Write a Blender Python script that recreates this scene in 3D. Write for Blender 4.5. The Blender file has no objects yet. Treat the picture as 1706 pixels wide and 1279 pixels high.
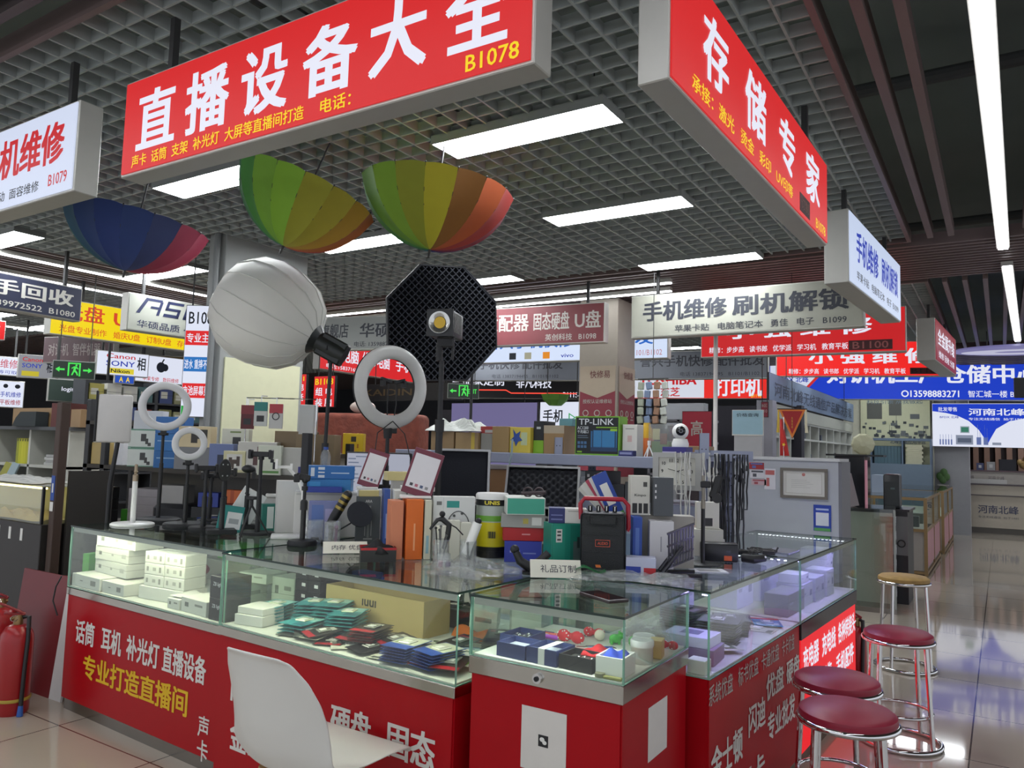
import bpy, bmesh, math, random
from mathutils import Vector, Matrix, Euler
random.seed(11)
PI = math.pi
R = math.radians
SC = bpy.context.scene
COL = SC.collection

# ------------------------------------------------------------------ camera
cam = bpy.data.cameras.new('camera')
cam.sensor_width = 36.0
cam.lens = 36.0 * 1281.0 / 1706.0
cam.clip_start = 0.05
cam.clip_end = 200
cam_ob = bpy.data.objects.new('camera', cam)
COL.objects.link(cam_ob)
cam_ob.location = (0, 0, 1.5)
cam_ob.rotation_euler = (Matrix.Rotation(R(32.5), 4, 'Z') @ Matrix.Rotation(R(90 + 4.775), 4, 'X')
                         @ Matrix.Rotation(R(1.57), 4, 'Z')).to_euler()
SC.camera = cam_ob

# ------------------------------------------------------------------ world and exposure
wd = bpy.data.worlds.new('mall_ambient')
SC.world = wd
wd.use_nodes = True
wd.node_tree.nodes['Background'].inputs[0].default_value = (0.80, 0.84, 0.92, 1)
wd.node_tree.nodes['Background'].inputs[1].default_value = 1.1
SC.view_settings.view_transform = 'Standard'
SC.view_settings.look = 'None'
SC.view_settings.gamma = 1
SC.view_settings.use_curve_mapping = False
SC.view_settings.exposure = 0.0
SC.cycles.max_bounces = 10
SC.cycles.transparent_max_bounces = 24
SC.cycles.diffuse_bounces = 3
SC.cycles.glossy_bounces = 4
SC.cycles.transmission_bounces = 4
SC.cycles.sample_clamp_indirect = 3.0
LAMP = 34.0            # radiance of the ceiling lamp diffusers
STRIP = 12.0           # radiance of the aisle light strips

# ------------------------------------------------------------------ materials
_mc = {}
def lin(h):
    h = h.lstrip('#')
    v = [int(h[i:i + 2], 16) / 255 for i in (0, 2, 4)]
    return tuple(((c + .055) / 1.055) ** 2.4 if c > .04045 else c / 12.92 for c in v) + (1,)

def M(col, rough=.5, metal=0., emit=0., var=.05, scale=14., coat=0., spec=.5, bump=0.):
    """procedural surface: a principled shader whose colour drifts a little with noise"""
    key = (col, rough, metal, emit, var, scale, coat, spec, bump)
    if key in _mc: return _mc[key]
    m = bpy.data.materials.new('surface_' + col.lstrip('#'))
    m.use_nodes = True
    nt = m.node_tree
    b = nt.nodes['Principled BSDF']
    c = lin(col)
    b.inputs['Base Color'].default_value = c
    b.inputs['Roughness'].default_value = rough
    b.inputs['Metallic'].default_value = metal
    b.inputs['Coat Weight'].default_value = coat
    b.inputs['Specular IOR Level'].default_value = spec
    if emit:
        b.inputs['Emission Color'].default_value = c
        b.inputs['Emission Strength'].default_value = emit
        b.inputs['Base Color'].default_value = (c[0] * .08, c[1] * .08, c[2] * .08, 1)
        b.inputs['Specular IOR Level'].default_value = .15
    else:
        tc = nt.nodes.new('ShaderNodeTexCoord')
        nz = nt.nodes.new('ShaderNodeTexNoise')
        nz.inputs['Scale'].default_value = scale
        nz.inputs['Detail'].default_value = 2
        nt.links.new(tc.outputs['Object'], nz.inputs['Vector'])
        mx = nt.nodes.new('ShaderNodeMix')
        mx.data_type = 'RGBA'
        mx.inputs[6].default_value = tuple(x * (1 - var) for x in c[:3]) + (1,)
        mx.inputs[7].default_value = tuple(min(1, x * (1 + var)) for x in c[:3]) + (1,)
        nt.links.new(nz.outputs['Fac'], mx.inputs[0])
        nt.links.new(mx.outputs[2], b.inputs['Base Color'])
        if bump:
            bp = nt.nodes.new('ShaderNodeBump')
            bp.inputs['Strength'].default_value = bump
            bp.inputs['Distance'].default_value = .01
            nt.links.new(nz.outputs['Fac'], bp.inputs['Height'])
            nt.links.new(bp.outputs[0], b.inputs['Normal'])
    _mc[key] = m
    return m

def clear_mat(name, tint, gloss=.9, rough=.0, haze=0., bump=0.):
    """thin clear sheet: see-through with a fresnel reflection, optional milky haze and crumple"""
    m = bpy.data.materials.new(name)
    m.use_nodes = True
    nt = m.node_tree
    for n in list(nt.nodes):
        if n.type == 'BSDF_PRINCIPLED': nt.nodes.remove(n)
    out = nt.nodes['Material Output']
    tr = nt.nodes.new('ShaderNodeBsdfTransparent'); tr.inputs[0].default_value = tint
    gl = nt.nodes.new('ShaderNodeBsdfGlossy'); gl.inputs[0].default_value = (gloss,) * 3 + (1,); gl.inputs[1].default_value = rough
    fr = nt.nodes.new('ShaderNodeFresnel')
    gm = nt.nodes.new('ShaderNodeNewGeometry')      # the sheet reflects alike from both of its sides
    ior = nt.nodes.new('ShaderNodeMapRange'); ior.inputs[3].default_value = 1.52; ior.inputs[4].default_value = 1 / 1.52
    nt.links.new(gm.outputs['Backfacing'], ior.inputs[0]); nt.links.new(ior.outputs[0], fr.inputs[0])
    mx = nt.nodes.new('ShaderNodeMixShader')
    if bump:
        nz = nt.nodes.new('ShaderNodeTexNoise'); nz.inputs['Scale'].default_value = 30; nz.inputs['Detail'].default_value = 4
        tc = nt.nodes.new('ShaderNodeTexCoord'); nt.links.new(tc.outputs['Object'], nz.inputs['Vector'])
        bp = nt.nodes.new('ShaderNodeBump'); bp.inputs['Strength'].default_value = bump; bp.inputs['Distance'].default_value = .02
        nt.links.new(nz.outputs['Fac'], bp.inputs['Height'])
        nt.links.new(bp.outputs[0], gl.inputs['Normal']); nt.links.new(bp.outputs[0], fr.inputs['Normal'])
    base = tr
    if haze:
        df = nt.nodes.new('ShaderNodeBsdfDiffuse'); df.inputs[0].default_value = (.85, .87, .86, 1)
        m2 = nt.nodes.new('ShaderNodeMixShader'); m2.inputs[0].default_value = haze
        nt.links.new(tr.outputs[0], m2.inputs[1]); nt.links.new(df.outputs[0], m2.inputs[2]); base = m2
    nt.links.new(fr.outputs[0], mx.inputs[0])
    nt.links.new(base.outputs[0], mx.inputs[1])
    nt.links.new(gl.outputs[0], mx.inputs[2])
    nt.links.new(mx.outputs[0], out.inputs[0])
    return m

GLASS = clear_mat('clear_glass', (.93, .97, .94, 1), haze=.004)
GEDGE = M('#86b8a4', .15, var=.1)
GDARK = M('#21332c', .12, var=.1)
PLASTIC = clear_mat('clear_plastic', (.93, .94, .94, 1), rough=.12, haze=.12, bump=.8)
STEEL = M('#b9b6ad', .16, 1., var=.04)
STEEL_D = M('#8f8b84', .22, 1., var=.05)
CHROME = M('#d6d6d6', .07, 1., var=.01)
ALU = M('#b4b3ac', .42, .35, var=.04)
BLACK = M('#18181a', .45)
BLACKM = M('#1c1d20', .5, .2)
BLACKG = M('#0e0f12', .15)
WHITE = M('#e4e3dc', .5)
WHITEG = M('#e9e8e4', .3)
CARD = M('#9a7d58', .8, var=.08)
CARD2 = M('#b0946b', .8, var=.08)
RED = M('#b0141a', .35, var=.04)

# ------------------------------------------------------------------ mesh builder
class MB:
    def __init__(s): s.bm = bmesh.new()
    def _tag(s, vs, mat, mtx=None):
        if mtx is not None: bmesh.ops.transform(s.bm, matrix=mtx, verts=vs)
        for f in {f for v in vs for f in v.link_faces}: f.material_index = mat
    def bx(s, x0, x1, y0, y1, z0, z1, mat=0, mtx=None, bev=0, seg=1):
        vs = [s.bm.verts.new(p) for p in ((x0, y0, z0), (x1, y0, z0), (x1, y1, z0), (x0, y1, z0),
                                          (x0, y0, z1), (x1, y0, z1), (x1, y1, z1), (x0, y1, z1))]
        fs = [s.bm.faces.new([vs[i] for i in q]) for q in ((3, 2, 1, 0), (4, 5, 6, 7), (0, 1, 5, 4), (1, 2, 6, 5), (2, 3, 7, 6), (3, 0, 4, 7))]
        for f in fs: f.material_index = mat
        if bev:
            r = bmesh.ops.bevel(s.bm, geom=list({e for f in fs for e in f.edges}), offset=bev, segments=seg, affect='EDGES', profile=.5)
            vs = list({v for f in r['faces'] for v in f.verts} | {v for v in vs if v.is_valid})
            for f in {f for v in vs for f in v.link_faces}: f.material_index = mat
        if mtx is not None: bmesh.ops.transform(s.bm, matrix=mtx, verts=vs)
        return s
    def box(s, c, d, mat=0, rot=None, bev=0, seg=1):
        h = [k / 2 for k in d]
        mtx = Matrix.Translation(c) @ (Euler(rot).to_matrix().to_4x4() if rot else Matrix())
        return s.bx(-h[0], h[0], -h[1], h[1], -h[2], h[2], mat, mtx, bev, seg)
    def cyl(s, p0, p1, r0, r1=None, n=16, mat=0, caps=True):
        p0, p1 = Vector(p0), Vector(p1)
        d = p1 - p0
        q = d.to_track_quat('Z', 'Y').to_matrix().to_4x4()
        r = bmesh.ops.create_cone(s.bm, cap_ends=caps, segments=n, radius1=r0, radius2=r0 if r1 is None else r1, depth=d.length)
        s._tag(r['verts'], mat, Matrix.Translation((p0 + p1) / 2) @ q)
        return s
    def tube(s, pts, r, n=8, mat=0, closed=False, caps=True):
        pts = [Vector(p) for p in pts]
        L = len(pts); rings = []; up = None
        for i, p in enumerate(pts):
            a = pts[i - 1] if (i or closed) else p
            b = pts[(i + 1) % L] if (i < L - 1 or closed) else p
            t = (b - a).normalized()
            if up is None:
                up = Vector((0, 0, 1)) if abs(t.z) < .9 else Vector((1, 0, 0))
            x = t.cross(up)
            x = x.normalized() if x.length > 1e-6 else t.orthogonal().normalized()
            y = x.cross(t).normalized(); up = y
            rr = r[i] if isinstance(r, (list, tuple)) else r
            rings.append([s.bm.verts.new(p + (x * math.cos(k * 2 * PI / n) + y * math.sin(k * 2 * PI / n)) * rr) for k in range(n)])
        for i in range(L if closed else L - 1):
            A, B = rings[i], rings[(i + 1) % L]
            for k in range(n):
                s.bm.faces.new((A[k], A[(k + 1) % n], B[(k + 1) % n], B[k])).material_index = mat
        if caps and not closed:
            s.bm.faces.new(rings[0][::-1]).material_index = mat
            s.bm.faces.new(rings[-1]).material_index = mat
        return s
    def lathe(s, prof, n=24, mat=0, mtx=None, arc=2 * PI):
        """prof: (radius, height) pairs turned about Z"""
        full = abs(arc - 2 * PI) < 1e-6
        rings = []; vs = []
        for r, z in prof:
            if r < 1e-6:
                v = s.bm.verts.new((0, 0, z)); rings.append([v]); vs.append(v)
            else:
                ring = [s.bm.verts.new((r * math.cos(k * arc / n), r * math.sin(k * arc / n), z)) for k in range(n if full else n + 1)]
                rings.append(ring); vs += ring
        for A, B in zip(rings, rings[1:]):
            m = max(len(A), len(B))
            for k in range(m if full else m - 1):
                k2 = (k + 1) % m
                f = [A[k if len(A) > 1 else 0]] + ([A[k2]] if len(A) > 1 else []) + ([B[k2]] if len(B) > 1 else []) + [B[k if len(B) > 1 else 0]]
                if len(f) > 2: s.bm.faces.new(f).material_index = mat
        if mtx is not None: bmesh.ops.transform(s.bm, matrix=mtx, verts=vs)
        return s
    def ball(s, c, r, mat=0, sc=(1, 1, 1), u=16, v=10, mtx=None):
        k = bmesh.ops.create_uvsphere(s.bm, u_segments=u, v_segments=v, radius=r)
        m = Matrix.Translation(c) @ (mtx or Matrix()) @ Matrix.Diagonal((*sc, 1))
        s._tag(k['verts'], mat, m)
        return s
    def ring(s, c, Ra, ra, mat=0, n=40, m=12, rot=None, flat=1.):
        """torus about local Z; flat squashes the tube along Z"""
        mtx = Matrix.Translation(c) @ (Euler(rot).to_matrix().to_4x4() if rot else Matrix())
        prof = [(Ra + ra * math.cos(k * 2 * PI / m), ra * flat * math.sin(k * 2 * PI / m)) for k in range(m + 1)]
        return s.lathe(prof, n, mat, mtx)
    def prism(s, poly, d, mat=0, mtx=None):
        """polygon in XY pushed along Z by d"""
        a = [s.bm.verts.new((x, y, 0)) for x, y in poly]
        b = [s.bm.verts.new((x, y, d)) for x, y in poly]
        n = len(poly)
        s.bm.faces.new(a[::-1]).material_index = mat
        s.bm.faces.new(b).material_index = mat
        for k in range(n):
            s.bm.faces.new((a[k], a[(k + 1) % n], b[(k + 1) % n], b[k])).material_index = mat
        if mtx is not None: bmesh.ops.transform(s.bm, matrix=mtx, verts=a + b)
        return s
    def sheet(s, f, nu, nv, mat=0, matf=None):
        g = [[s.bm.verts.new(f(i / nu, j / nv)) for j in range(nv + 1)] for i in range(nu + 1)]
        for i in range(nu):
            for j in range(nv):
                s.bm.faces.new((g[i][j], g[i + 1][j], g[i + 1][j + 1], g[i][j + 1])).material_index = matf(i, j) if matf else mat
        return s
    def build(s, name, mats, parent=None, loc=(0, 0, 0), rz=0., rot=None, smooth=False, ang=40, thick=0, offs=0.):
        bmesh.ops.remove_doubles(s.bm, verts=s.bm.verts, dist=1e-6)
        bmesh.ops.recalc_face_normals(s.bm, faces=s.bm.faces)
        me = bpy.data.meshes.new(name)
        s.bm.to_mesh(me); s.bm.free()
        for m in (mats if isinstance(mats, (list, tuple)) else [mats]): me.materials.append(m)
        if smooth:
            me.polygons.foreach_set('use_smooth', [True] * len(me.polygons))
            me.set_sharp_from_angle(angle=R(ang))
        o = bpy.data.objects.new(name, me)
        COL.objects.link(o)
        o.location = loc
        o.rotation_euler = rot if rot else (0, 0, rz)
        if parent: o.parent = parent
        if thick:
            sm = o.modifiers.new('thickness', 'SOLIDIFY'); sm.thickness = thick; sm.offset = offs
        return o

def tag(o, label, cat, group=None):
    o['label'] = label; o['category'] = cat
    if group: o['group'] = group
    return o
def thing(name, label, cat, loc=(0, 0, 0), rz=0., group=None, rot=None):
    o = bpy.data.objects.new(name, None)
    o.empty_display_size = .05
    COL.objects.link(o)
    o.location = loc; o.rotation_euler = rot if rot else (0, 0, rz)
    return tag(o, label, cat, group)
def struct(o):
    o['kind'] = 'structure'; return o
def stuff(o):
    o['kind'] = 'stuff'; return o
def dup(o, label, loc=None, rz=None, group=None):
    """a copy of a thing, its parts and their sub-parts"""
    r = o.copy(); COL.objects.link(r)
    r['label'] = label
    if group: r['group'] = group
    if loc is not None: r.location = loc
    if rz is not None: r.rotation_euler = (0, 0, rz)
    def kids(a, b):
        for c in list(a.children):
            d = c.copy(); COL.objects.link(d); d.parent = b; kids(c, d)
    kids(o, r)
    return r

# ------------------------------------------------------------------ lettering
_tc = {}
def text_mesh(s, bold, depth=.0006):
    key = s
    if key in _tc: return _tc[key]
    cu = bpy.data.curves.new('lettering', 'FONT')
    cu.body = s
    cu.size = 1
    cu.resolution_u = 2
    cu.fill_mode = 'BOTH'
    cu.space_line = 1.05
    ob = bpy.data.objects.new('lettering', cu)
    COL.objects.link(ob)
    dg = bpy.context.evaluated_depsgraph_get()
    me = bpy.data.meshes.new_from_object(ob.evaluated_get(dg))
    bpy.data.objects.remove(ob); bpy.data.curves.remove(cu)
    xs = [v.co.x for v in me.vertices]; ys = [v.co.y for v in me.vertices]
    _tc[key] = (me, min(xs), max(xs), min(ys), max(ys))
    return _tc[key]

def text(s, mat, w, h, parent, loc, rot=(PI / 2, 0, 0), bold=.018, name='lettering', align='c', vert=False):
    """one line of lettering fitted to w x h (either may be None), centre at loc (or left edge with align='l')"""
    if vert: s = '\n'.join(s)
    src, x0, x1, y0, y1 = text_mesh(s, bold)
    sw, sh = x1 - x0, y1 - y0
    kx = w / sw if w else None
    ky = h / sh if h else None
    kx = kx or ky; ky = ky or kx
    cx = (x0 + x1) / 2 if align == 'c' else x0
    cy = (y0 + y1) / 2
    bm = bmesh.new()
    b = bold
    for i, (dx, dy) in enumerate(((0, 0), (b, b * .6), (-b, b * .6), (b, -b * .6), (-b, -b * .6)) if b > .004 else ((0, 0),)):   # heavier strokes, each copy a hair further out
        n0 = len(bm.verts)
        bm.from_mesh(src)
        bm.verts.ensure_lookup_table()
        for v in bm.verts[n0:]: v.co.x += dx; v.co.y += dy; v.co.z = .00012 * i
    for v in bm.verts: v.co = ((v.co.x - cx) * kx * sw / (sw + 2 * b), (v.co.y - cy) * ky * sh / (sh + 1.2 * b), v.co.z)
    me = bpy.data.meshes.new(name)
    bm.to_mesh(me); bm.free()
    me.materials.clear(); me.materials.append(mat)
    o = bpy.data.objects.new(name, me)
    COL.objects.link(o)
    o.location = loc; o.rotation_euler = rot
    o.parent = parent
    return o
# ------------------------------------------------------------------ the hall: floor, slab, open-cell ceilings, baffles
def floor_mat():
    m = M('#b6ab9c', .07, var=.06, scale=1.3, coat=.3)
    nt = m.node_tree
    b = nt.nodes['Principled BSDF']
    src = b.inputs['Base Color'].links[0].from_socket
    geo = nt.nodes.new('ShaderNodeNewGeometry')
    br = nt.nodes.new('ShaderNodeTexBrick')
    br.offset = 0.; br.squash = 1.
    br.inputs['Scale'].default_value = 1
    br.inputs['Brick Width'].default_value = .8
    br.inputs['Row Height'].default_value = .8
    br.inputs['Mortar Size'].default_value = .004
    br.inputs['Mortar'].default_value = lin('#4f463c')
    mp = nt.nodes.new('ShaderNodeMapping')
    mp.inputs['Location'].default_value = (.17, .15, 0)
    nt.links.new(geo.outputs['Position'], mp.inputs[0])
    nt.links.new(mp.outputs[0], br.inputs['Vector'])
    nt.links.new(src, br.inputs['Color1']); nt.links.new(src, br.inputs['Color2'])
    nt.links.new(br.outputs['Color'], b.inputs['Base Color'])
    return m
mb = MB(); mb.bx(-26, 8, -3, 30, -.1, 0)
struct(mb.build('floor', floor_mat()))
mb = MB(); mb.bx(-26, 8, -3, 30, 4.4, 4.5)
struct(mb.build('ceiling_slab', M('#75807c', .9, var=.12, scale=2)))

GRID = M('#a0a6a4', .6, var=.04)
BAF = M('#6a5a57', .45, .2, var=.1, scale=3)
BAFD = M('#463d3d', .5, .2, var=.1, scale=3)
def grid(name, x0, x1, y0, y1, z=3.36, pitch=.142, h=.06, t=.012):
    mb = MB()
    n = int((x1 - x0) / pitch)
    for i in range(n + 1):
        x = x0 + i * pitch
        mb.bx(x - t / 2, x + t / 2, y0, y1, z, z + h)
    for j in range(int((y1 - y0) / pitch) + 1):
        y = y0 + j * pitch
        mb.bx(x0, x1, y - t / 2, y + t / 2, z + .002, z + h - .002)
    return struct(mb.build(name, GRID))
def edge(name, x0, x1, y0, y1, z=3.34, h=.10, t=.03):
    mb = MB()
    for a in ((x0 - t, x1 + t, y0 - t, y0), (x0 - t, x1 + t, y1, y1 + t), (x0 - t, x0, y0, y1), (x1, x1 + t, y0, y1)):
        mb.bx(*a, z, z + h)
    return struct(mb.build(name, BAF))
islands = [(-8.15, -.64, 1.72, 7.2), (-8.15, -.64, 8.95, 14.4), (-17.5, -9.5, 1.72, 7.2), (-17.5, -9.5, 8.95, 14.4)]
for k, a in enumerate(islands):
    grid('ceiling_grid_%d' % (k + 1), *a); edge('ceiling_trim_%d' % (k + 1), *a)
def baffles(name, axis, a0, a1, c0, c1, pitch, w=.045, h=.10, z=3.34, mat=BAF):
    mb = MB(); c = c0
    while c <= c1:
        if axis == 'x': mb.bx(a0, a1, c - w / 2, c + w / 2, z, z + h)
        else: mb.bx(c - w / 2, c + w / 2, a0, a1, z, z + h)
        c += pitch
    return struct(mb.build(name, mat))
for k, (a, b) in enumerate(((-.46, -.3), (.2, 3.2))): baffles('ceiling_baffle_right_%d' % (k + 1), 'y', -2.5, 7.15, a, b, .15)
baffles('ceiling_baffle_cross', 'x', -20, 4, 7.38, 8.85, .105)
baffles('ceiling_baffle_right_far', 'y', 9.0, 15.4, -.46, 3.2, .18)
baffles('ceiling_baffle_front', 'x', -12, -.75, -.4, 1.66, .16, mat=BAFD)
baffles('ceiling_baffle_left', 'y', 1.8, 7.1, -9.36, -8.28, .12)
baffles('ceiling_baffle_left_far', 'y', 9.0, 14.4, -9.36, -8.28, .12)
baffles('ceiling_baffle_back', 'x', -20, 4, 14.6, 19, .14)
mb = MB()
for x in (-6.5, -3.4, 1.3):
    mb.cyl((x, -2, 3.95), (x, 20, 3.95), .06, n=10)
for y in (1.2, 5.8, 9.6):
    mb.cyl((-18, y, 4.12), (5, y, 4.12), .05, n=10)
mb.bx(1.7, 2.4, -2, 20, 3.8, 4.15)
struct(mb.build('ceiling_pipes', M('#4a4d4c', .7)))

# a grey pier between the stalls
mb = MB()
mb.bx(-6.14, -5.9, 4.37, 5.35, 0, 4.4, bev=.006)
mb.cyl((-5.97, 4.33, 0), (-5.97, 4.33, 3.4), .03, n=10, mat=1)
mb.bx(-5.899, -5.885, 4.42, 5.3, 0, 2.25, mat=2)  # yellowish light on the pier's lower part, put in as a pale plate
struct(mb.build('column_1', [M('#8d8f8d', .6, var=.05), M('#77797a', .5), M('#c9c9a8', .5)]))
# walls far behind
mb = MB(); mb.bx(-26, 8, 27, 27.2, 0, 4.4)
struct(mb.build('wall_back', M('#6b6c70', .8)))
mb = MB(); mb.bx(-26, -25.8, -3, 27, 0, 4.4)
struct(mb.build('wall_left', M('#5c5c60', .8)))

# ------------------------------------------------------------------ ceiling lamps: shallow trough with a glowing diffuser
LAMPM = M('#f6fbff', .5, emit=LAMP)
LAMPF = M('#8b8e8b', .5)
def lamp_unit():
    t = thing('ceiling_lamp', '', 'ceiling lamp', (0, 0, 0))
    mb = MB()
    mb.bx(-.575, .575, -.135, .135, .01, .05)
    for a in ((-.575, .575, -.138, -.13), (-.575, .575, .13, .138), (-.575, -.567, -.13, .13), (.567, .575, -.13, .13)): mb.bx(*a, -.004, .05)
    mb.build('trough', LAMPF, t)
    mb = MB(); mb.bx(-.566, .566, -.129, .129, -.003, .009)
    mb.build('diffuser', LAMPM, t)
    mb = MB()
    for x in (-.45, .45): mb.cyl((x, 0, .05), (x, 0, .35), .004, n=6)
    mb.build('hanging_wire', BLACK, t)
    return t
lamps = [
    (-2.3, 3.66, 'ceiling lamp over the counter corner, the largest in view, half behind the big red sign'),
    (-4.62, 3.32, 'ceiling lamp just below the left end of the red sign, touching the green umbrella rim'),
    (-2.45, 5.25, 'ceiling lamp right of the yellow-red umbrella, second in its row from the near end'),
    (-2.4, 7.02, 'ceiling lamp above the grey phone repair sign at the end of the open-cell ceiling'),
    (-4.85, 5.05, 'ceiling lamp directly behind the two touching rainbow umbrellas'),
    (-7.75, 5.0, 'ceiling lamp beside the tip of the dark blue and pink umbrella'),
    (-4.9, 6.85, 'small far ceiling lamp just above the black octagonal softbox'),
    (-8.0, 3.42, 'ceiling lamp at the left edge of the picture under the white repair sign'),
]
l0 = lamp_unit()
for k, (x, y, lb) in enumerate(lamps):
    o = l0 if k == 0 else dup(l0, lb)
    o['label'] = lb; o['group'] = 'flat ceiling lamps'; o.location = (x, y, 3.32)
far_lamps = [(-1.2, 15.2), (-1.9, 17.0), (.9, 18.6), (.9, 20.4), (-2.4, 10.6), (-4.9, 10.6), (-7.4, 10.6), (-2.4, 12.8), (-4.9, 12.8), (-10.6, 3.3), (-10.6, 5.2), (-13.2, 3.4), (-13.2, 5.6), (-13.8, 6.6), (-10.6, 10.6), (-13.2, 10.6)]
for x, y in far_lamps:
    o = dup(l0, 'flat ceiling lamp far behind, over the stalls of the next rows', (x, y, 3.32), group='ceiling lamps of the far rows')

# lamps of the aisles: long glowing strips
STRIPM = M('#f7f9ff', .5, emit=STRIP)
def strip(label, p0, p1, z=3.28, w=.035, group='aisle light strips'):
    p0, p1 = Vector(p0), Vector(p1)
    L = (p1 - p0).length
    t = thing('strip_light', label, 'strip light', ((p0.x + p1.x) / 2, (p0.y + p1.y) / 2, z), math.atan2(p1.y - p0.y, p1.x - p0.x), group)
    mb = MB(); mb.bx(-L / 2, L / 2, -w - .012, w + .012, .008, .05); mb.build('channel', ALU, t)
    mb = MB(); mb.bx(-L / 2, L / 2, -w, w, -.004, .008); mb.build('diffuser', STRIPM, t)
strip('long near light strip running away over the right aisle', (-.11, -1, 0), (.05, 7.55, 0))
for y in (.5, 1.1): strip('added unseen light strip across the front aisle, brightening the counter fronts', (-8, y, 0), (-.6, y, 0), w=.045)  # added out of view to brighten the counter fronts and the chair
strip('far light strip over the right aisle, beyond the gap in the line', (.08, 8.25, 0), (.24, 13.5, 0))
strip('upper of the two light strips across the back aisle', (-8, 7.62, 0), (-2.9, 7.62, 0), w=.022)
strip('lower of the two light strips across the back aisle', (-8.1, 8.02, 0), (-3.05, 8.02, 0), w=.022)
strip('light strip over the left aisle, above the grey and white notebook sign', (-8.35, 2.6, 0), (-8.3, 6.9, 0), w=.022)
strip('light strip over the left aisle, behind the yellow sign', (-9.3, 3.4, 0), (-9.3, 6.9, 0), w=.022)
strip('small far light strip at left below the blue-grey sign', (-13.9, 6.0, 0), (-13.6, 8.2, 0), w=.03)
# ------------------------------------------------------------------ hanging sign boxes
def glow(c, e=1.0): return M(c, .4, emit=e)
T_W = glow('#e6e8f6', .95); T_Y = glow('#f2d21c', .95); T_WHITE = M('#dcdad2', .5); T_BLK = M('#1d1d22', .5); T_YEL = M('#e0b51a', .5)
T_NAVY = M('#22284a', .5)
RODM = M('#3a3a3a', .5, .4)
def sign(label, p0, p1, z0, h, face, lines, depth=.18, frame=ALU, rods=(.12, .88), ceil=3.36, name='sign_box', group=None, cat='sign', edge=.012, side=None):
    """a box sign hung from the ceiling; p0 -> p1 runs left to right along its face as read"""
    p0, p1 = Vector((*p0, 0)), Vector((*p1, 0))
    L = (p1 - p0).length; az = math.atan2(p1.y - p0.y, p1.x - p0.x)
    t = thing(name, label, cat, (p0.x, p0.y, z0), az, group)
    mb = MB(); mb.bx(0, L, .004, depth, 0, h, bev=.004)
    mb.build('housing', frame, t)
    mb = MB(); mb.bx(edge, L - edge, -.002, .006, edge, h - edge)
    mb.build('face', face, t)
    if rods and ceil > z0 + h:
        for f in rods:
            mb = MB(); mb.box((f * L, depth / 2, (h + ceil - z0) / 2), (.03, .03, ceil - z0 - h))
            mb.build('hanging_rod', RODM, t)
    for ln in lines:
        s, cx, cz, w, hh, mat = ln[:6]
        text(s, mat, w, hh, t, (cx, -.004, cz), bold=ln[6] if len(ln) > 6 else .02)
    return t, L
def patch(t, name, mat, x0, x1, z0, z1, y=-.0035, d=.0025, poly=None):
    """a coloured field printed on a sign's face"""
    mb = MB()
    if poly: mb.prism(poly, d, mtx=Matrix.Translation((0, y + d, 0)) @ Matrix.Rotation(PI / 2, 4, 'X'))
    else: mb.bx(x0, x1, y, y + d, z0, z1)
    return mb.build(name, mat, t)

REDF = glow('#dc2c2e', .88)
# the big red corner signs
t, L = sign('big red sign with white letters for live streaming gear, above the front counter', (-3.315, 1.88), (-1.165, 1.9), 2.66, .44, REDF, [
    ('直', .25, .232, .275, .265, T_W, .03), ('播', .595, .232, .28, .265, T_W, .03), ('设', .94, .232, .265, .265, T_W, .03),
    ('备', 1.29, .232, .275, .265, T_W, .03), ('大', 1.61, .232, .255, .265, T_W, .03), ('全', 1.94, .232, .255, .265, T_W, .03),
    ('声卡  话筒  支架  补光灯  大屏等直播间打造', .63, .055, 1.08, .056, T_Y, .012), ('电话：', 1.33, .055, .15, .056, T_Y, .012),
    ('B1078', 2.0, .055, .2, .056, T_Y, .012)], depth=.11)
t, L = sign('big red sign with white letters for storage goods, running back along the right aisle', (-.845, 2.19), (-.785, 4.43), 2.66, .46, REDF, [
    ('存', .415, .26, .27, .25, T_W, .03), ('储', .895, .26, .29, .25, T_W, .03), ('专', 1.385, .26, .28, .25, T_W, .03), ('家', 1.89, .265, .30, .25, T_W, .03),
    ('承接：激光   烫金   彩印   UV印等', .83, .07, 1.3, .062, T_Y, .012), ('B1078', 2.06, .055, .22, .052, T_Y, .012)], depth=.11)
patch(t, 'covered_patch', M('#3f1a14', .6), 1.62, 1.82, .03, .12)
text('订制', M('#7a3a20', .5), .14, .055, t, (1.72, -.0045, .075), bold=.01)
# white lit repair signs
WF = glow('#c9d6f0', .9); T_R = glow('#d02028', .8); T_K = glow('#20242c', .8); T_B = glow('#2740b8', .8)
t, L = sign('white lit sign with red letters for phone repair, cut by the left picture edge', (-5.2, 1.87), (-3.69, 1.87), 2.66, .45, glow('#d3dcf2', .92), [
    ('手机维修', .98, .27, .86, .21, T_R, .03), ('绿屏  闪屏  斑抖动  面容维修', .72, .075, .95, .056, T_K, .006), ('B1079', 1.37, .083, .17, .058, T_R, .008)], depth=.12)
t, L = sign('white lit sign with blue phone repair letters, seen end on over the right aisle', (-.825, 5.42), (-.7, 7.25), 2.66, .50, WF, [
    ('手机维修', .55, .29, .72, .22, T_B, .028), ('刷机解锁', 1.36, .29, .66, .22, T_B, .028), ('苹果卡贴   电脑笔记本   电子  B1099', .95, .085, 1.5, .065, T_K, .006)], depth=.16)
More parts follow.
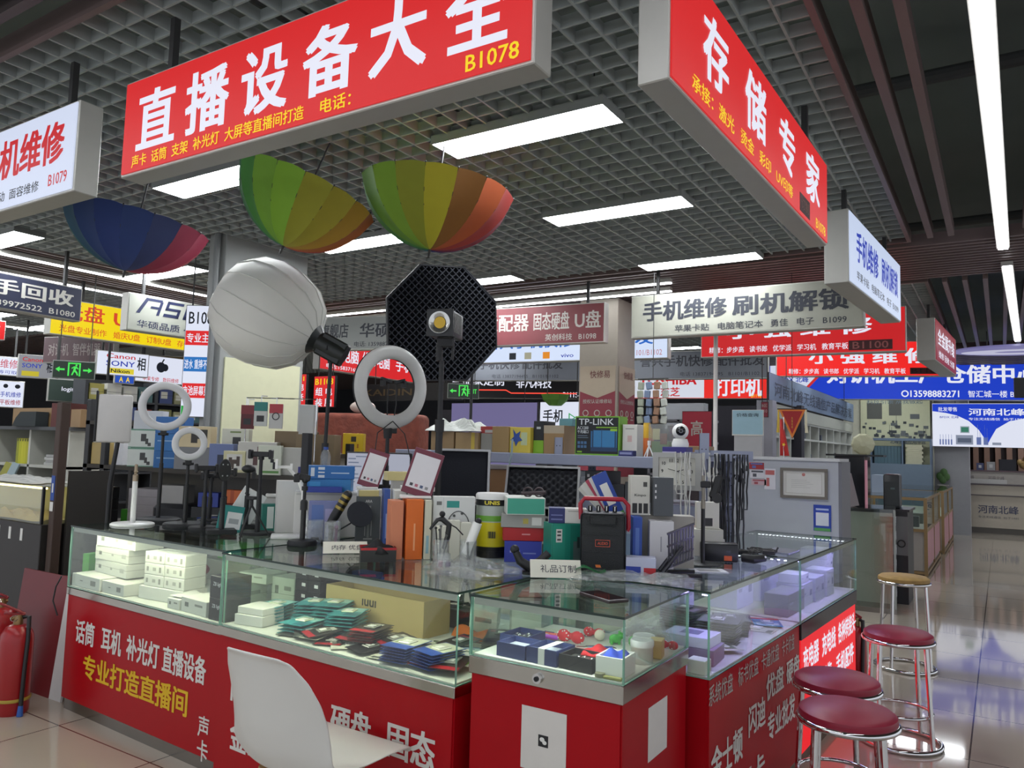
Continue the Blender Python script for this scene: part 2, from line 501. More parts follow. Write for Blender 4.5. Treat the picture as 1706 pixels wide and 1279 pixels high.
# the grey back of the island
GF = M('#98988c', .55)
T_G = M('#2b2e38', .5)
t, L = sign('grey unlit sign with dark phone repair letters, above the back of the stall', (-3.2, 7.28), (-1.0, 7.33), 2.66, .44, GF, [
    ('手机维修', .56, .265, .86, .2, T_G, .03), ('刷机解锁', 1.56, .265, 1.04, .2, T_G, .03), ('苹果卡贴   电脑笔记本', .9, .075, .86, .072, T_G, .01),
    ('勇佳   电子   B1099', 1.73, .075, .66, .07, T_G, .01)], depth=.13)
MAR = M('#6e2e33', .55); T_GREY = M('#b0aaa2', .5)
t, L = sign('dark red unlit sign with pale letters for adapters and solid state drives', (-5.35, 7.22), (-3.57, 7.42), 2.66, .44, MAR, [
    ('电源适配器', .42, .26, .95, .2, T_GREY, .02), ('固态硬盘', 1.17, .26, .43, .2, T_GREY, .02), ('U盘', 1.6, .26, .3, .19, T_GREY, .02), ('英创科技   B1098', 1.4, .075, .6, .075, T_GREY, .008)], depth=.13)
t, L = sign('grey unlit sign with dark letters for notebooks, behind the white lantern', (-7.5, 6.72), (-5.6, 7.2), 2.66, .42, M('#8e918e', .55), [
    ('华硕', 1.07, .24, .42, .18, T_G, .02), ('电话: 13598823946', 1.1, .07, .62, .065, T_G, .006), ('旗舰店', .5, .24, .4, .18, T_G, .02)], depth=.13)
# left side of the island
BG = M('#343850', .55)
t, L = sign('blue-grey unlit sign with pale letters for second-hand buying, at the left picture edge', (-7.76, 2.9), (-7.88, 4.17), 2.66, .34, BG, [
    ('二手回收', .66, .21, 1.05, .15, T_WHITE, .03), ('18039972522  B1080', .76, .06, .9, .055, T_WHITE, .012)], depth=.12)
NB = M('#22284a', .5)
t, L = sign('grey sign with the notebook maker name in wide navy letters, at left', (-7.92, 4.68), (-7.8, 6.3), 2.66, .41, M('#a3a59a', .55), [
    ('华硕品质 · 坚若磐石', .66, .085, 1.1, .085, NB, .01)], depth=.14)
mb = MB()   # the slanted logo letters, stroke by stroke
def par(x0, x1, z0, z1, sl=.05):
    x0 *= .78; x1 *= .78
    mb.prism([(x0 + (z0) * sl * 6, z0), (x1 + z0 * sl * 6, z0), (x1 + z1 * sl * 6, z1), (x0 + z1 * sl * 6, z1)], .002, mtx=Matrix.Translation((0, -.0035, 0)) @ Matrix.Rotation(PI / 2, 4, 'X'))
mb.prism([(.09, .2), (.13, .2), (.22, .35), (.38, .35), (.39, .38), (.20, .38)], .002, mtx=Matrix.Translation((0, -.0035, 0)) @ Matrix.Rotation(PI / 2, 4, 'X'))
par(.215, .34, .27, .295); par(.33, .37, .2, .36)
par(.43, .66, .2, .235); par(.62, .66, .2, .3); par(.43, .66, .275, .305); par(.43, .47, .275, .38); par(.43, .68, .35, .38)
par(.73, .77, .2, .38); par(.73, 1.0, .2, .235); par(.96, 1.0, .2, .38)
par(1.06, 1.29, .2, .235); par(1.25, 1.29, .2, .3); par(1.06, 1.29, .275, .305); par(1.06, 1.1, .275, .38); par(1.06, 1.31, .35, .38)
mb.build('lettering', NB, t)
T_R2 = glow('#d8482a', .9)
t, L = sign('long yellow lit sign with red letters for discs and memory sticks, across the left aisle', (-9.15, 4.5), (-9.0, 7.6), 2.66, .43, glow('#f0d414', .95), [
    ('光盘', .36, .29, .5, .2, T_R2, .02), ('U盘', .97, .29, .5, .2, T_R2, .02), ('对录机', 1.75, .29, .8, .2, T_R2, .02), ('硬盘', 2.55, .29, .5, .2, T_R2, .02),
    ('光盘专业制作   婚庆U盘   订制U盘   存储卡 13592667399  B1', 1.3, .085, 2.4, .085, T_R2, .006)], depth=.15)
t, L = sign('red lit sign with white letters for second-hand computers, behind the big ring light', (-9.0, 8.5), (-9.2, 11.3), 2.66, .48, glow('#dc2c30', .9), [
    ('二手电脑', .5, .28, .85, .24, T_W, .02), ('维修电脑', 1.4, .28, .75, .24, T_W, .02), ('手机', 2.2, .28, .5, .24, T_W, .02), ('电话:15837168348', .62, .07, .95, .08, T_W, .008)], depth=.15)
# rows further back
t, L = sign('white lit sign with blue letters for quick phone repair and wholesale parts', (-6.2, 8.7), (-3.45, 8.98), 2.66, .44, glow('#d5e2fa', .95), [
    ('誉兴手机快修', .85, .28, 1.3, .19, glow('#2f6fd0', .85), .02), ('配件批发', 2.1, .28, .95, .19, glow('#2f6fd0', .85), .02), ('vivo', 1.42, .075, .18, .05, T_B, .01),
    ('电话  13837194495', 1.93, .08, .62, .07, T_K, .004), ('B1101/B1102', 2.48, .08, .42, .07, glow('#c87f86', .8), .004)], depth=.15)
for x, c in ((.62, '#30343a'), (.85, '#a8a690'), (1.12, '#e8912d')):
    patch(t, 'emblem', glow(c, .85), x - .05, x + .05, .04, .13)
t, L = sign('red sign with white tablet repair letters, the nearer and higher of two alike', (-3.07, 9.08), (-.84, 9.23), 2.66, .5, glow('#d4282c', .8), [
    ('小 强 维 修', 1.1, .31, 1.6, .2, T_W, .03), ('精修：步步高   读书郎   优学派   学习机   教育平板', .88, .085, 1.55, .075, T_W, .01), ('B1100', 1.88, .085, .36, .08, M('#8a3034', .5), .01)], depth=.15)
patch(t, 'number_plate', M('#4a1a1c', .5), 1.66, 2.1, .03, .14)
text('B1100', M('#a05a58', .5), .36, .08, t, (1.88, -.0045, .085), bold=.01)
t, L = sign('bright red lit sign with white letters for tablet repair, the one further back', (-2.78, 11.6), (-.5, 12.2), 2.66, .5, glow('#ee2a28', 1.), [
    ('小 强 维 修', 1.25, .29, 1.6, .22, T_W, .03), ('精修：步步高   读书郎   优学派   学习机   教育平板', .95, .075, 1.55, .08, T_W, .01)], depth=.15)
patch(t, 'number_plate', M('#4a1a1c', .5), 1.78, 2.2, .03, .12)
text('B1100', M('#1c0c0c', .5), .38, .07, t, (1.99, -.0045, .075), bold=.01)
t, L = sign('small dark red sign seen end on over the right aisle', (-.62, 10.15), (-.5, 12.1), 2.66, .5, glow('#a0303c', .6), [
    ('全金属升级', .97, .31, 1.6, .2, T_W, .02), ('维修 回收 分期', .97, .1, 1.5, .09, T_W, .01)], depth=.2)
DG = M('#5e6168', .6); T_DK = M('#23252e', .6)
for (a, b, lb) in (((-5.0, 11.5), (-2.95, 11.85), 'dim grey sign with dark letters for quick phone repair, under the white lit one'),
                   ((-8.2, 10.9), (-5.9, 11.45), 'dim grey sign with dark letters, partly behind the octagonal softbox')):
    t, L = sign(lb, a, b, 2.66, .45, DG, [('誉兴手机快修', .68, .29, 1.15, .18, T_DK, .02), ('配件批发', 1.66, .29, .72, .18, T_DK, .02), ('电话 13837194495   B1101/B1102', 1.35, .08, 1.2, .07, T_DK, .004)], depth=.15)
t, L = sign('red and white lit sign for printers and their maker', (-7.3, 15.6), (-4.05, 16.15), 2.66, .55, glow('#e8302a', .95), [
    ('打印机', 2.72, .25, .95, .4, T_W, .03), ('机', .2, .25, .35, .4, T_W, .03), ('B1116', 3.08, .06, .2, .07, T_Y, .01)], depth=.15)
patch(t, 'white_field', glow('#d9deea', .9), .45, 2.02, .02, .53)
text('TOSHIBA', T_R, 1.25, .2, t, (1.24, -.0045, .4), bold=.03)
text('东芝', T_R, .42, .2, t, (1.3, -.0045, .15), bold=.02)
BLUEF = glow('#1f3fc4', .95)
t, L = sign('long blue and white lit sign for two-way radios, at right', (-4.02, 16.2), (1.6, 17.7), 2.66, .82, BLUEF, [
    ('对讲机工厂仓储中心', 2.98, .5, 3.75, .36, T_W, .03), ('13598883271', 3.05, .12, .85, .13, T_W, .02), ('智汇城一楼 B111', 4.1, .12, .95, .13, T_W, .01)], depth=.2)
patch(t, 'white_field', glow('#d5dbee', .9), 0, 0, 0, 0, poly=[(.02, .02), (.62, .02), (.75, .25), (.93, .45), (1.2, .64), (1.5, .8), (.02, .8)])
patch(t, 'red_swoosh', glow('#d03030', .9), 0, 0, 0, 0, y=-.005, poly=[(.59, .02), (.64, .02), (.78, .25), (.96, .45), (1.23, .64), (1.53, .8), (1.44, .8), (1.15, .64), (.89, .45), (.71, .25)])
text('BFDX 北峰', T_B, .6, .12, t, (.46, -.0045, .4), bold=.02)
text('中国无线通信  始于1985', T_B, .55, .05, t, (.36, -.0045, .27), bold=.0)
mb = MB(); mb.ring((2.53, -.005, .12), .055, .012, rot=(PI / 2, 0, 0), n=20, m=6); mb.build('phone_emblem', T_W, t)
t, L = sign('black sign with white letters for accessories and a red neon line under it', (-11.3, 14.7), (-8.05, 15.7), 2.66, .62, M('#141216', .4), [
    ('礼品家定制', .85, .42, 1.3, .24, T_W, .02), ('非凡科技', 2.22, .38, .85, .26, T_W, .02), ('B1115-', 3.12, .1, .4, .12, T_W, .02)], depth=.2)
mb = MB(); mb.tube([(.05, -.01, .2), (1.55, -.01, .2), (1.68, -.01, .13), (3.25, -.01, .13)], .014, 6); mb.build('neon_line', glow('#ff5040', 1.2), t)
# signs of the left rows
t, L = sign('dark red unlit sign for radios and robots, far left behind the yellow sign', (-12.95, 6.3), (-11.65, 6.7), 2.66, .42, M('#4a3236', .6), [('对讲机  智伴机器人', .68, .21, 1.15, .2, M('#8f8580', .6), .01)], depth=.12)
t, L = sign('dim mustard reflection of the long yellow sign, put in as a board under it', (-12.6, 7.9), (-11.3, 9.2), 2.66, .3, M('#6e5a24', .6), [('光盘  U盘  硬盘', .9, .17, 1.3, .14, M('#4a3c1c', .6), .01)], depth=.12)  # reflection of the yellow sign, built as a dull lettered board
# ------------------------------------------------------------------ glass show counters
VINYL = M('#a80d18', .28, var=.03, spec=.18)
DECKW = M('#d9dbd0', .5)
def showcase(label, p0, p1, depth, zf, rim_h, top=1.0, panel=VINYL, lines=(), led='#f4f3d8', led_e=9., rim=STEEL, kick=.06, left=True, right=True, group='glass show counters', name='display_counter', side_panel=None):
    """p0 -> p1 is the left to right front line of the glass top as a customer sees it"""
    p0, p1 = Vector((*p0, 0)), Vector((*p1, 0))
    L = (p1 - p0).length; az = math.atan2(p1.y - p0.y, p1.x - p0.x)
    t = thing(name, label, 'counter', (p0.x, p0.y, 0), az, group)
    rz = zf - rim_h
    mb = MB(); mb.bx(.006, L - .006, .012, depth - .012, kick, rz); mb.build('base_cabinet', side_panel or panel, t)
    mb = MB(); mb.bx(.012, L - .012, .006, .0125, kick + .004, rz - .002); mb.build('front_panel', panel, t)
    mb = MB(); mb.bx(.02, L - .02, .02, depth - .02, 0, kick); mb.build('kick_plate', STEEL_D, t)
    if rim_h: mb = MB(); mb.bx(0, L, -.002, depth, rz, zf - .004, bev=.003); mb.build('steel_rim', rim, t)
    mb = MB(); mb.bx(.012, L - .012, .012, depth - .012, zf - .0035, zf + .002); mb.build('deck', DECKW, t)
    g = .008
    def pane(name, x0, x1, y0, y1, z0, z1, em=GEDGE):
        mb = MB(); mb.bx(x0, x1, y0, y1, z0, z1)
        mb.bm.faces.ensure_lookup_table()
        d = (x1 - x0, y1 - y0, z1 - z0); k = d.index(min(d))
        for f in mb.bm.faces:
            f.normal_update()
            if abs(f.normal[k]) < .5: f.material_index = 1
        return mb.build(name, [GLASS, em], t)
    pane('glass_front', 0, L, 0, g, zf - .003, top - g - .001)
    pane('glass_back', 0, L, depth - g, depth, zf - .003, top - g - .001)
    if left: pane('glass_side', 0, g, g + .001, depth - g - .001, zf - .003, top - g - .001)
    if right: pane('glass_side', L - g, L, g + .001, depth - g - .001, zf - .003, top - g - .001)
    pane('glass_top', -.002, L + .002, -.003, depth + .003, top - g, top, GDARK)
    mb = MB(); mb.bx(.01, L - .01, g + .002, g + .006, top - g - .026, top - g - .002); mb.bx(.01, L - .01, g + .006, g + .03, top - g - .006, top - g - .002)
    ch = mb.build('led_channel', ALU, t)
    mb = MB(); mb.bx(.02, L - .02, g + .0062, g + .03, top - g - .012, top - g - .0062)
    mb.build('led_strip', glow(led, led_e), ch)
    for ln in lines:
        s, cx, cz, w, h, mat = ln[:6]
        text(s, mat, w, h, t, (cx, .0045, cz), bold=ln[6] if len(ln) > 6 else .028, vert=len(ln) > 7)
    return t, L, az

sc1, L1, az1 = showcase('left glass counter full of white boxes, with one yellow line of writing on its front', (-4.44, 2.385), (-2.99, 2.315), .95, .665, .045, lines=[
    ('话筒', .225, .44, .2, .125, T_WHITE), ('耳机', .50, .44, .2, .125, T_WHITE), ('补光灯', .80, .44, .3, .125, T_WHITE), ('直播设备', 1.16, .44, .36, .125, T_WHITE),
    ('专业打造直播间', .72, .27, .98, .125, T_YEL), ('声卡', 1.345, .145, .085, .2, T_WHITE, .015, 1)], led_e=34)
sc2, L2, az2 = showcase('middle glass counter with blister packs and a cardboard tray inside, behind the white chair', (-2.96, 2.27), (-1.595, 2.192), .95, .685, .045, lines=[
    ('闪迪', .22, .44, .22, .125, T_WHITE), ('U盘', .58, .44, .2, .125, T_WHITE), ('硬盘', .86, .44, .22, .125, T_WHITE), ('固态', 1.17, .44, .23, .125, T_WHITE),
    ('金士顿', .3, .24, .36, .13, T_WHITE), ('内存卡', .86, .22, .5, .13, T_WHITE)], led_e=28)
sc3, L3, az3 = showcase('small square corner showcase of badges and gifts, white stickers on its red base', (-1.545, 2.2), (-.975, 2.2), .575, .80, .062, lines=[
    ('激光雕刻', .24, .30, .40, .1, T_WHITE)], led='#eef4f0', led_e=34)
sc4, L4, az4 = showcase('near half of the right glass counter, packed with card packs in violet light', (-.905, 2.80), (-.842, 4.0), .62, .69, .004, lines=[
    ('系统优盘', .13, .625, .25, .075, T_GREY, .008), ('标书优盘', .44, .625, .25, .075, T_GREY, .008), ('卡通优盘', .73, .625, .25, .075, T_GREY, .008), ('卡卡优盘', 1.0, .625, .2, .075, T_GREY, .008),
    ('优盘', .80, .50, .26, .11, T_WHITE), ('硬盘', 1.08, .50, .22, .11, T_WHITE), ('金士顿', .2, .37, .34, .13, T_WHITE), ('闪迪', .55, .42, .22, .12, T_WHITE), ('专业批发', .9, .33, .42, .12, T_WHITE), ('内存卡', .4, .2, .5, .12, T_WHITE)], led='#b3a4ff', led_e=26, right=False)
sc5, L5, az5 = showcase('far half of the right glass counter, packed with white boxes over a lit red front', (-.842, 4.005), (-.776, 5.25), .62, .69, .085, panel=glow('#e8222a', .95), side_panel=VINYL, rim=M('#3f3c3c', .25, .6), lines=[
    ('充电器', .2, .5, .3, .12, T_W), ('充电线', .57, .5, .3, .12, T_W), ('各种转接头', 1.0, .5, .44, .12, T_W), ('手机配件', .95, .33, .45, .12, T_W), ('批发零售', .4, .33, .45, .12, T_W)], led='#b3a4ff', led_e=34, left=False)
def led_dots(par, name, p0, p1, n):
    mb = MB(); p0, p1 = Vector(p0), Vector(p1)
    for k in range(n):
        p = p0.lerp(p1, k / (n - 1)); mb.box(p, (.012, .012, .004))
    return mb.build(name, glow('#f2f0ff', 9), par)
led_dots(sc5, 'led_dots', (.03, .05, .978), (.03, .59, .978), 17)
led_dots(sc5, 'led_dots', (L5 - .03, .05, .978), (L5 - .03, .59, .978), 24)
# lock, stickers and side writing of the corner showcase
mb = MB(); mb.cyl((.275, -.003, .768), (.275, -.014, .768), .016, n=20); mb.cyl((.275, -.014, .768), (.275, -.018, .768), .008, n=12, mat=1); mb.build('lock', [CHROME, BLACKM], sc3, smooth=True)
def sticker(par, loc, rot, w, h, logo):
    mb = MB(); mb.bx(-w / 2, w / 2, -h / 2, h / 2, 0, .0008); o = mb.build('sticker', M('#d8d4cc', .5), par, loc, rot=rot)
    if logo:
        mb = MB(); mb.bx(-.018, .018, -.018, .018, .0008, .0016, bev=0)
        mb.ball((-.004, .004, .0016), .009, 1, (1, .8, .08)); mb.ball((.005, -.004, .0018), .008, 1, (1, .8, .08)); mb.build('emblem', [BLACK, WHITE], o)
sticker(sc3, (.295, .0055, .575), (PI / 2, 0, 0), .165, .195, True)
sticker(sc3, (L3 - .0055, .295, .59), (PI / 2, 0, PI / 2), .165, .17, False)
text('激光刻', T_WHITE, .28, .1, sc3, (L3 - .005, .38, .33), (PI / 2, 0, PI / 2))
mb = MB(); mb.cyl((1.13, .0, .43), (1.25, -.0, .45), .008, n=8); mb.build('door_handle', CHROME, sc4, loc=(-.05, -.012, 0))
# ------------------------------------------------------------------ boxes and the things inside the counters
def carton(name, label, w, d, h, loc, rz=0, col='#e2e1da', deco=(), txt=(), cat='box', group=None, rough=.45, bev=.0015, rot=None, seam=None):
    """printed carton: base centre at loc; deco = (face, u0, u1, v0, v1, colour), txt = (face, string, u, v, width, height, colour)"""
    mb = MB(); mats = [M(col, rough)]
    mb.bx(-w / 2, w / 2, -d / 2, d / 2, 0, h, bev=min(bev, h / 5))
    if seam: mb.bx(-w / 2 - .0006, w / 2 + .0006, -d / 2 - .0006, d / 2 + .0006, h * seam, h * seam + .0016, len(mats)); mats.append(M('#9a9a94', .6))
    for i, (fc, u0, u1, v0, v1, c) in enumerate(deco):
        e = .0005 + .00008 * i
        m = M(c, rough) if isinstance(c, str) else c
        if m not in mats: mats.append(m)
        k = mats.index(m)
        if fc == 'f': mb.bx(-w / 2 + u0 * w, -w / 2 + u1 * w, -d / 2 - e, -d / 2 + e, v0 * h, v1 * h, k)
        if fc == 'r': mb.bx(w / 2 - e, w / 2 + e, -d / 2 + u0 * d, -d / 2 + u1 * d, v0 * h, v1 * h, k)
        if fc == 'l': mb.bx(-w / 2 - e, -w / 2 + e, d / 2 - u1 * d, d / 2 - u0 * d, v0 * h, v1 * h, k)
        if fc == 't': mb.bx(-w / 2 + u0 * w, -w / 2 + u1 * w, -d / 2 + v0 * d, -d / 2 + v1 * d, h - e, h + e, k)
    o = mb.build(name, mats, None, loc, rz, rot)
    tag(o, label, cat, group)
    eo = .0012 + .00008 * len(deco)
    for fc, s, u, v, tw, th, c in txt:
        m = M(c, .5) if isinstance(c, str) else c
        if fc == 'f': L, r = (-w / 2 + u * w, -d / 2 - eo, v * h), (PI / 2, 0, 0)
        if fc == 'F': L, r = (-w / 2 + u * w, -d / 2 - .0016, v * h), (PI / 2, -PI / 2, 0)     # running up the spine
        if fc == 'r': L, r = (w / 2 + .0016, -d / 2 + u * d, v * h), (PI / 2, 0, PI / 2)
        if fc == 'l': L, r = (-w / 2 - .0016, d / 2 - u * d, v * h), (PI / 2, 0, -PI / 2)
        if fc == 't': L, r = (-w / 2 + u * w, -d / 2 + v * d, h + .0016), (0, 0, 0)
        text(s, m, tw, th, o, L, r, bold=.01)
    return o
def in1(x, y): return (-4.44 + x * math.cos(az1) - y * math.sin(az1), 2.385 + x * math.sin(az1) + y * math.cos(az1))
def in2(x, y): return (-2.96 + x * math.cos(az2) - y * math.sin(az2), 2.27 + x * math.sin(az2) + y * math.cos(az2))
def in4(x, y): return (-.905 + x * math.cos(az4) - y * math.sin(az4), 2.80 + x * math.sin(az4) + y * math.cos(az4))
GRY = '#7f807a'
Z1, Z2, Z3, Z4 = .668, .688, .803, .693
WB = '#e6e6dc'
prints = [('f', .12, .2, .35, .62, GRY), ('f', .5, .56, .4, .55, '#b4b4ac'), ('f', .8, .92, .35, .65, '#c4c4bc'), ('l', .2, .8, .4, .6, '#d3c8c4')]
# left counter
lay = ['bottom', 'second', 'third']
for k, (dx, w) in enumerate(((0, .37), (.0, .355), (.03, .375))):
    h = .075 if k < 2 else .085
    carton('product_box', ('bottom', 'middle', 'top')[k] + ' of the three wide white boxes stacked at the left end of the left counter', w, .17, h - .0005,
           (*in1(.235 + dx, .20), Z1 + .068 + .076 * k), az1 + .05 * (k - 1), WB, prints, group='wide white boxes', seam=.55)
flats = [(.16, .13, .30, .22, .068), (.43, .16, .22, .26, .062)]
for (x, y, w, d, h), lb in zip(flats, ('flat white box under the tall stack at the left end of the left counter', 'flat white box with small print, lying left of the block of earphone boxes')):
    carton('product_box', lb, w, d, h - .001, (*in1(x, y), Z1), az1, WB, [('f', .3, .4, .5, .56, GRY), ('f', .68, .86, .3, .7, '#8e8e86')])
carton('product_box', 'flat white box behind the flat ones, under the red pouch', .26, .2, .055, (*in1(.40, .42), Z1), az1 + .1, WB)
# block of earphone boxes: two columns, three rows, on a plain box
ob = None
carton('product_box', 'plain white box under the block of six earphone boxes', .34, .15, .065, (*in1(.765, .17), Z1), az1 + .12, WB)
for c in range(2):
    for r in range(3):
        x, y = in1(.69 + .155 * c, .165 + .02 * c)
        carton('earphone_box', ('%s %s box of the white earphone block, left counter' % (('near', 'far')[c], ('bottom', 'middle', 'top')[r])).replace('near', 'left').replace('far', 'right'), .153, .135, .0585, (x, y, Z1 + .0655 + .059 * r), az1 + .12, WB,
               [('f', .12, .22, .3, .7, '#a7a79f'), ('f', .44, .6, .35, .65, '#b9b9b0'), ('f', .76, .86, .25, .72, '#9c9c94'), ('t', .3, .7, .3, .7, '#cfcfc6')], group='white earphone boxes', bev=.003)
for k, (x, y, w, d, h, rz, z, lb) in enumerate([
    (.985, .13, .10, .18, .05, .0, 0, 'low white box right of the earphone block, at the counter front'),
    (1.16, .14, .22, .2, .07, -.04, 0, 'white printed box at the front left of the black boxes'),
    (1.03, .40, .2, .16, .1, .1, 0, 'taller white box behind the low front boxes in the left counter'),
    (1.12, .46, .19, .15, .05, .15, .101, 'white box lying on the taller white box in the left counter'),
    (1.29, .52, .16, .14, .14, .1, 0, 'white box standing behind the black boxes in the left counter')]):
    carton('product_box', lb, w, d, h - .001, (*in1(x, y), Z1 + z), az1 + rz, WB, [('f', .15, .3, .4, .7, GRY), ('f', .55, .85, .55, .7, '#9a9a92'), ('r', .3, .7, .4, .6, '#a9a9a1')], seam=.4 if h > .08 else None)
mb = MB(); mb.sheet(lambda u, v: ((u - .5) * .14, (v - .5) * .12, .004 + .012 * math.sin(u * 5) * v), 8, 4)
tag(mb.build('leaflet', WHITE, None, (*in1(.985, .12), Z1 + .052), az1 + .05, thick=.001), 'loose white leaflet lying on the low white boxes', 'leaflet')
for k in range(2):
    carton('earphone_box', ('lower', 'upper')[k] + ' black box with white light lettering at the right front corner of the left counter', .135, .13, .1, (*in1(1.362, .095), Z1 + .101 * k), az1, '#0b0b0d',
           [('t', .3, .7, .3, .7, '#3a3a3e')], [('f', 'ZB light', .45, .62, .07, .022, '#dcdcde')], group='black light boxes')
mb = MB(); mb.ball((0, 0, .03), .05, 0, (1.3, 1, .7)); mb.ball((.05, .01, .04), .04, 0, (1.2, 1, .8))
tag(mb.build('pouch', M('#8e1f33', .8), None, (*in1(.50, .46), Z1 + .055), smooth=True), 'crumpled dark red pouch behind the flat white boxes', 'pouch')
for k in range(3):
    carton('snack_packet', ('left', 'middle', 'right')[k] + ' one of the green packets along the back of the left counter', .12, .04, .11, (*in1(.42 + .13 * k, .72), Z1 + .12), az1 + .04 * k, '#4fae3a', [('f', .2, .8, .35, .75, '#cfe8c4'), ('f', .1, .9, .1, .2, '#2d7f24')], cat='packet', group='green packets')
carton('storage_box', 'long grey box under the green packets at the back of the left counter', .52, .16, .119, (*in1(.52, .72), Z1), az1, '#b9bab0')
def crumple(name, label, loc, sx, sy, h, seed, mat=None, cat='bag'):
    rnd = random.Random(seed); ph = [(rnd.uniform(4, 16), rnd.uniform(4, 16), rnd.uniform(0, 6)) for _ in range(6)]
    def f(u, v):
        e = min(u, v, 1 - u, 1 - v) * 4; e = min(1, e)
        z = sum(abs(math.sin(a * u + b * v + c)) for a, b, c in ph) / 6
        return ((u - .5) * sx * (1 + .1 * math.sin(9 * v)), (v - .5) * sy * (1 + .1 * math.sin(8 * u)), .003 + e * h * z)
    mb = MB(); mb.sheet(f, 26, 18)
    return tag(mb.build(name, mat or PLASTIC, None, loc), label, cat)
crumple('plastic_bag', 'crumpled clear plastic bag at the back of the left counter', (*in1(.91, .70), Z1 + .005), .22, .3, .22, 3)
carton('product_box', 'dark red box at the back right of the left counter', .2, .1, .09, (*in1(1.2, .72), Z1 + .12), az1, '#8f2a2e')
carton('storage_box', 'grey-brown box under the dark red box at the back of the left counter', .3, .16, .119, (*in1(1.22, .72), Z1), az1, '#54504a')
# middle counter
for c in range(2):
    for r in range(4):
        carton('earphone_box', '%s row, %s column of black light boxes in the left corner of the middle counter' % (('bottom', 'second', 'third', 'top')[r], ('left', 'right')[c]), .088, .2, .052, (*in2(.085 + .09 * c, .48), Z2 + .053 * r), az2, '#0b0b0d',
               [('f', .55, .85, .4, .7, '#dcdcdc')], [('f', 'ZB light', .35, .6, .04, .014, '#cfcfd2')] if r == 3 else [], group='black light boxes')
for k in range(2):
    carton('headphone_box', ('lower', 'upper')[k] + ' dark red headphone box left of the cardboard tray', .2, .12, .062, (*in2(.33, .68), Z2 + .063 * k), az2 + .06, '#7d2426', [], [('f', '监听耳机', .5, .55, .09, .022, '#caa9a2')], group='dark red headphone boxes')
carton('product_box', 'blue box behind the dark red headphone boxes', .15, .1, .16, (*in2(.15, .74), Z2), az2, '#3f5fb0')
def tray():
    t = thing('cardboard_tray', 'long open cardboard tray in the middle counter, with a small printed mark', 'tray', (*in2(.56, .475), Z2), az2 - .01)
    w, d, h, q = .62, .17, .155, .004
    mb = MB(); mb.bx(-w / 2, w / 2, -d / 2, d / 2, 0, q); mb.bx(-w / 2, w / 2, -d / 2, -d / 2 + q, q, h); mb.bx(-w / 2, w / 2, d / 2 - q, d / 2, q, h)
    mb.bx(-w / 2, -w / 2 + q, -d / 2 + q, d / 2 - q, q, h); mb.bx(w / 2 - q, w / 2, -d / 2 + q, d / 2 - q, q, h)
    mb.build('walls', M('#b09c66', .8, var=.05), t)
    text('ıuuı', M('#3d3a2c', .6), .09, .03, t, (-.02, -d / 2 - .001, .105), bold=.02)
    text('◡', M('#3d3a2c', .6), .03, .012, t, (-.02, -d / 2 - .001, .075), bold=.02)
    return t
tray()
def blister(name, label, loc, rz, col, bub='#c9d6cf', w=.13, d=.165, tilt=0, group=None, art=()):
    """card with a clear raised bubble"""
    mb = MB(); mb.bx(-w / 2, w / 2, -d / 2, d / 2, 0, .0016, bev=0)
    mats = [M(col, .3), M(bub, .2), WHITE]
    for (u0, u1, v0, v1, c) in art:
        m = M(c, .35)
        if m not in mats: mats.append(m)
        mb.bx(-w / 2 + u0 * w, -w / 2 + u1 * w, -d / 2 + v0 * d, -d / 2 + v1 * d, .0012, .0022, mats.index(m))
    mb.bx(-w * .22, w * .22, -d * .12, d * .25, .0016, .008, 1, bev=.003)
    mb.bx(-w * .12, w * .12, -d * .05, d * .12, .008, .0092, 2)
    return tag(mb.build(name, mats, None, (loc[0], loc[1], loc[2] + abs(tilt) * d / 2), rot=(tilt, 0, rz)), label, 'blister pack', group)
proto = {}
TL = ['front left', 'front middle', 'middle', 'right', 'rear']
place = ['leftmost', 'tall tilted', 'low middle', 'nearest-tray', 'rear']
for s, (x, y, n, rz, sl) in enumerate([(.12, .21, 6, .25, .0), (.25, .29, 7, .5, .003), (.385, .15, 4, .1, .0), (.53, .25, 7, .35, .002), (.39, .29, 8, .3, .002)]):
    for k in range(n):
        lb = '%s stack of teal blister packs, middle counter, pack %s' % (place[s], ('at the bottom', 'second up', 'third up', 'fourth up', 'fifth up', 'sixth up', 'seventh up', 'at the top')[k] if k < n - 1 else 'on top')
        loc = (in2(x, y)[0] + sl * k * 1.5 + random.uniform(-.004, .004), in2(x, y)[1] + sl * k, Z2 + .0145 * k)
        if not proto:
            proto['teal'] = blister('blister_pack', lb, loc, rz, '#3f9a9e', '#d9e2c4', group='teal blister packs', art=((.04, .96, .55, .96, '#9fd4cc'), (.5, .96, .05, .4, '#2a7480')))
        else: dup(proto['teal'], lb, loc, rz + random.uniform(-.05, .05))
carton('product_box', 'white box lying at the left front of the middle counter, lower one', .16, .14, .045, (*in2(.12, .125), Z2), az2 + .2, WB)
carton('product_box', 'white box lying at the left front of the middle counter, upper one', .15, .13, .03, (*in2(.12, .13), Z2 + .046), az2 + .15, WB)
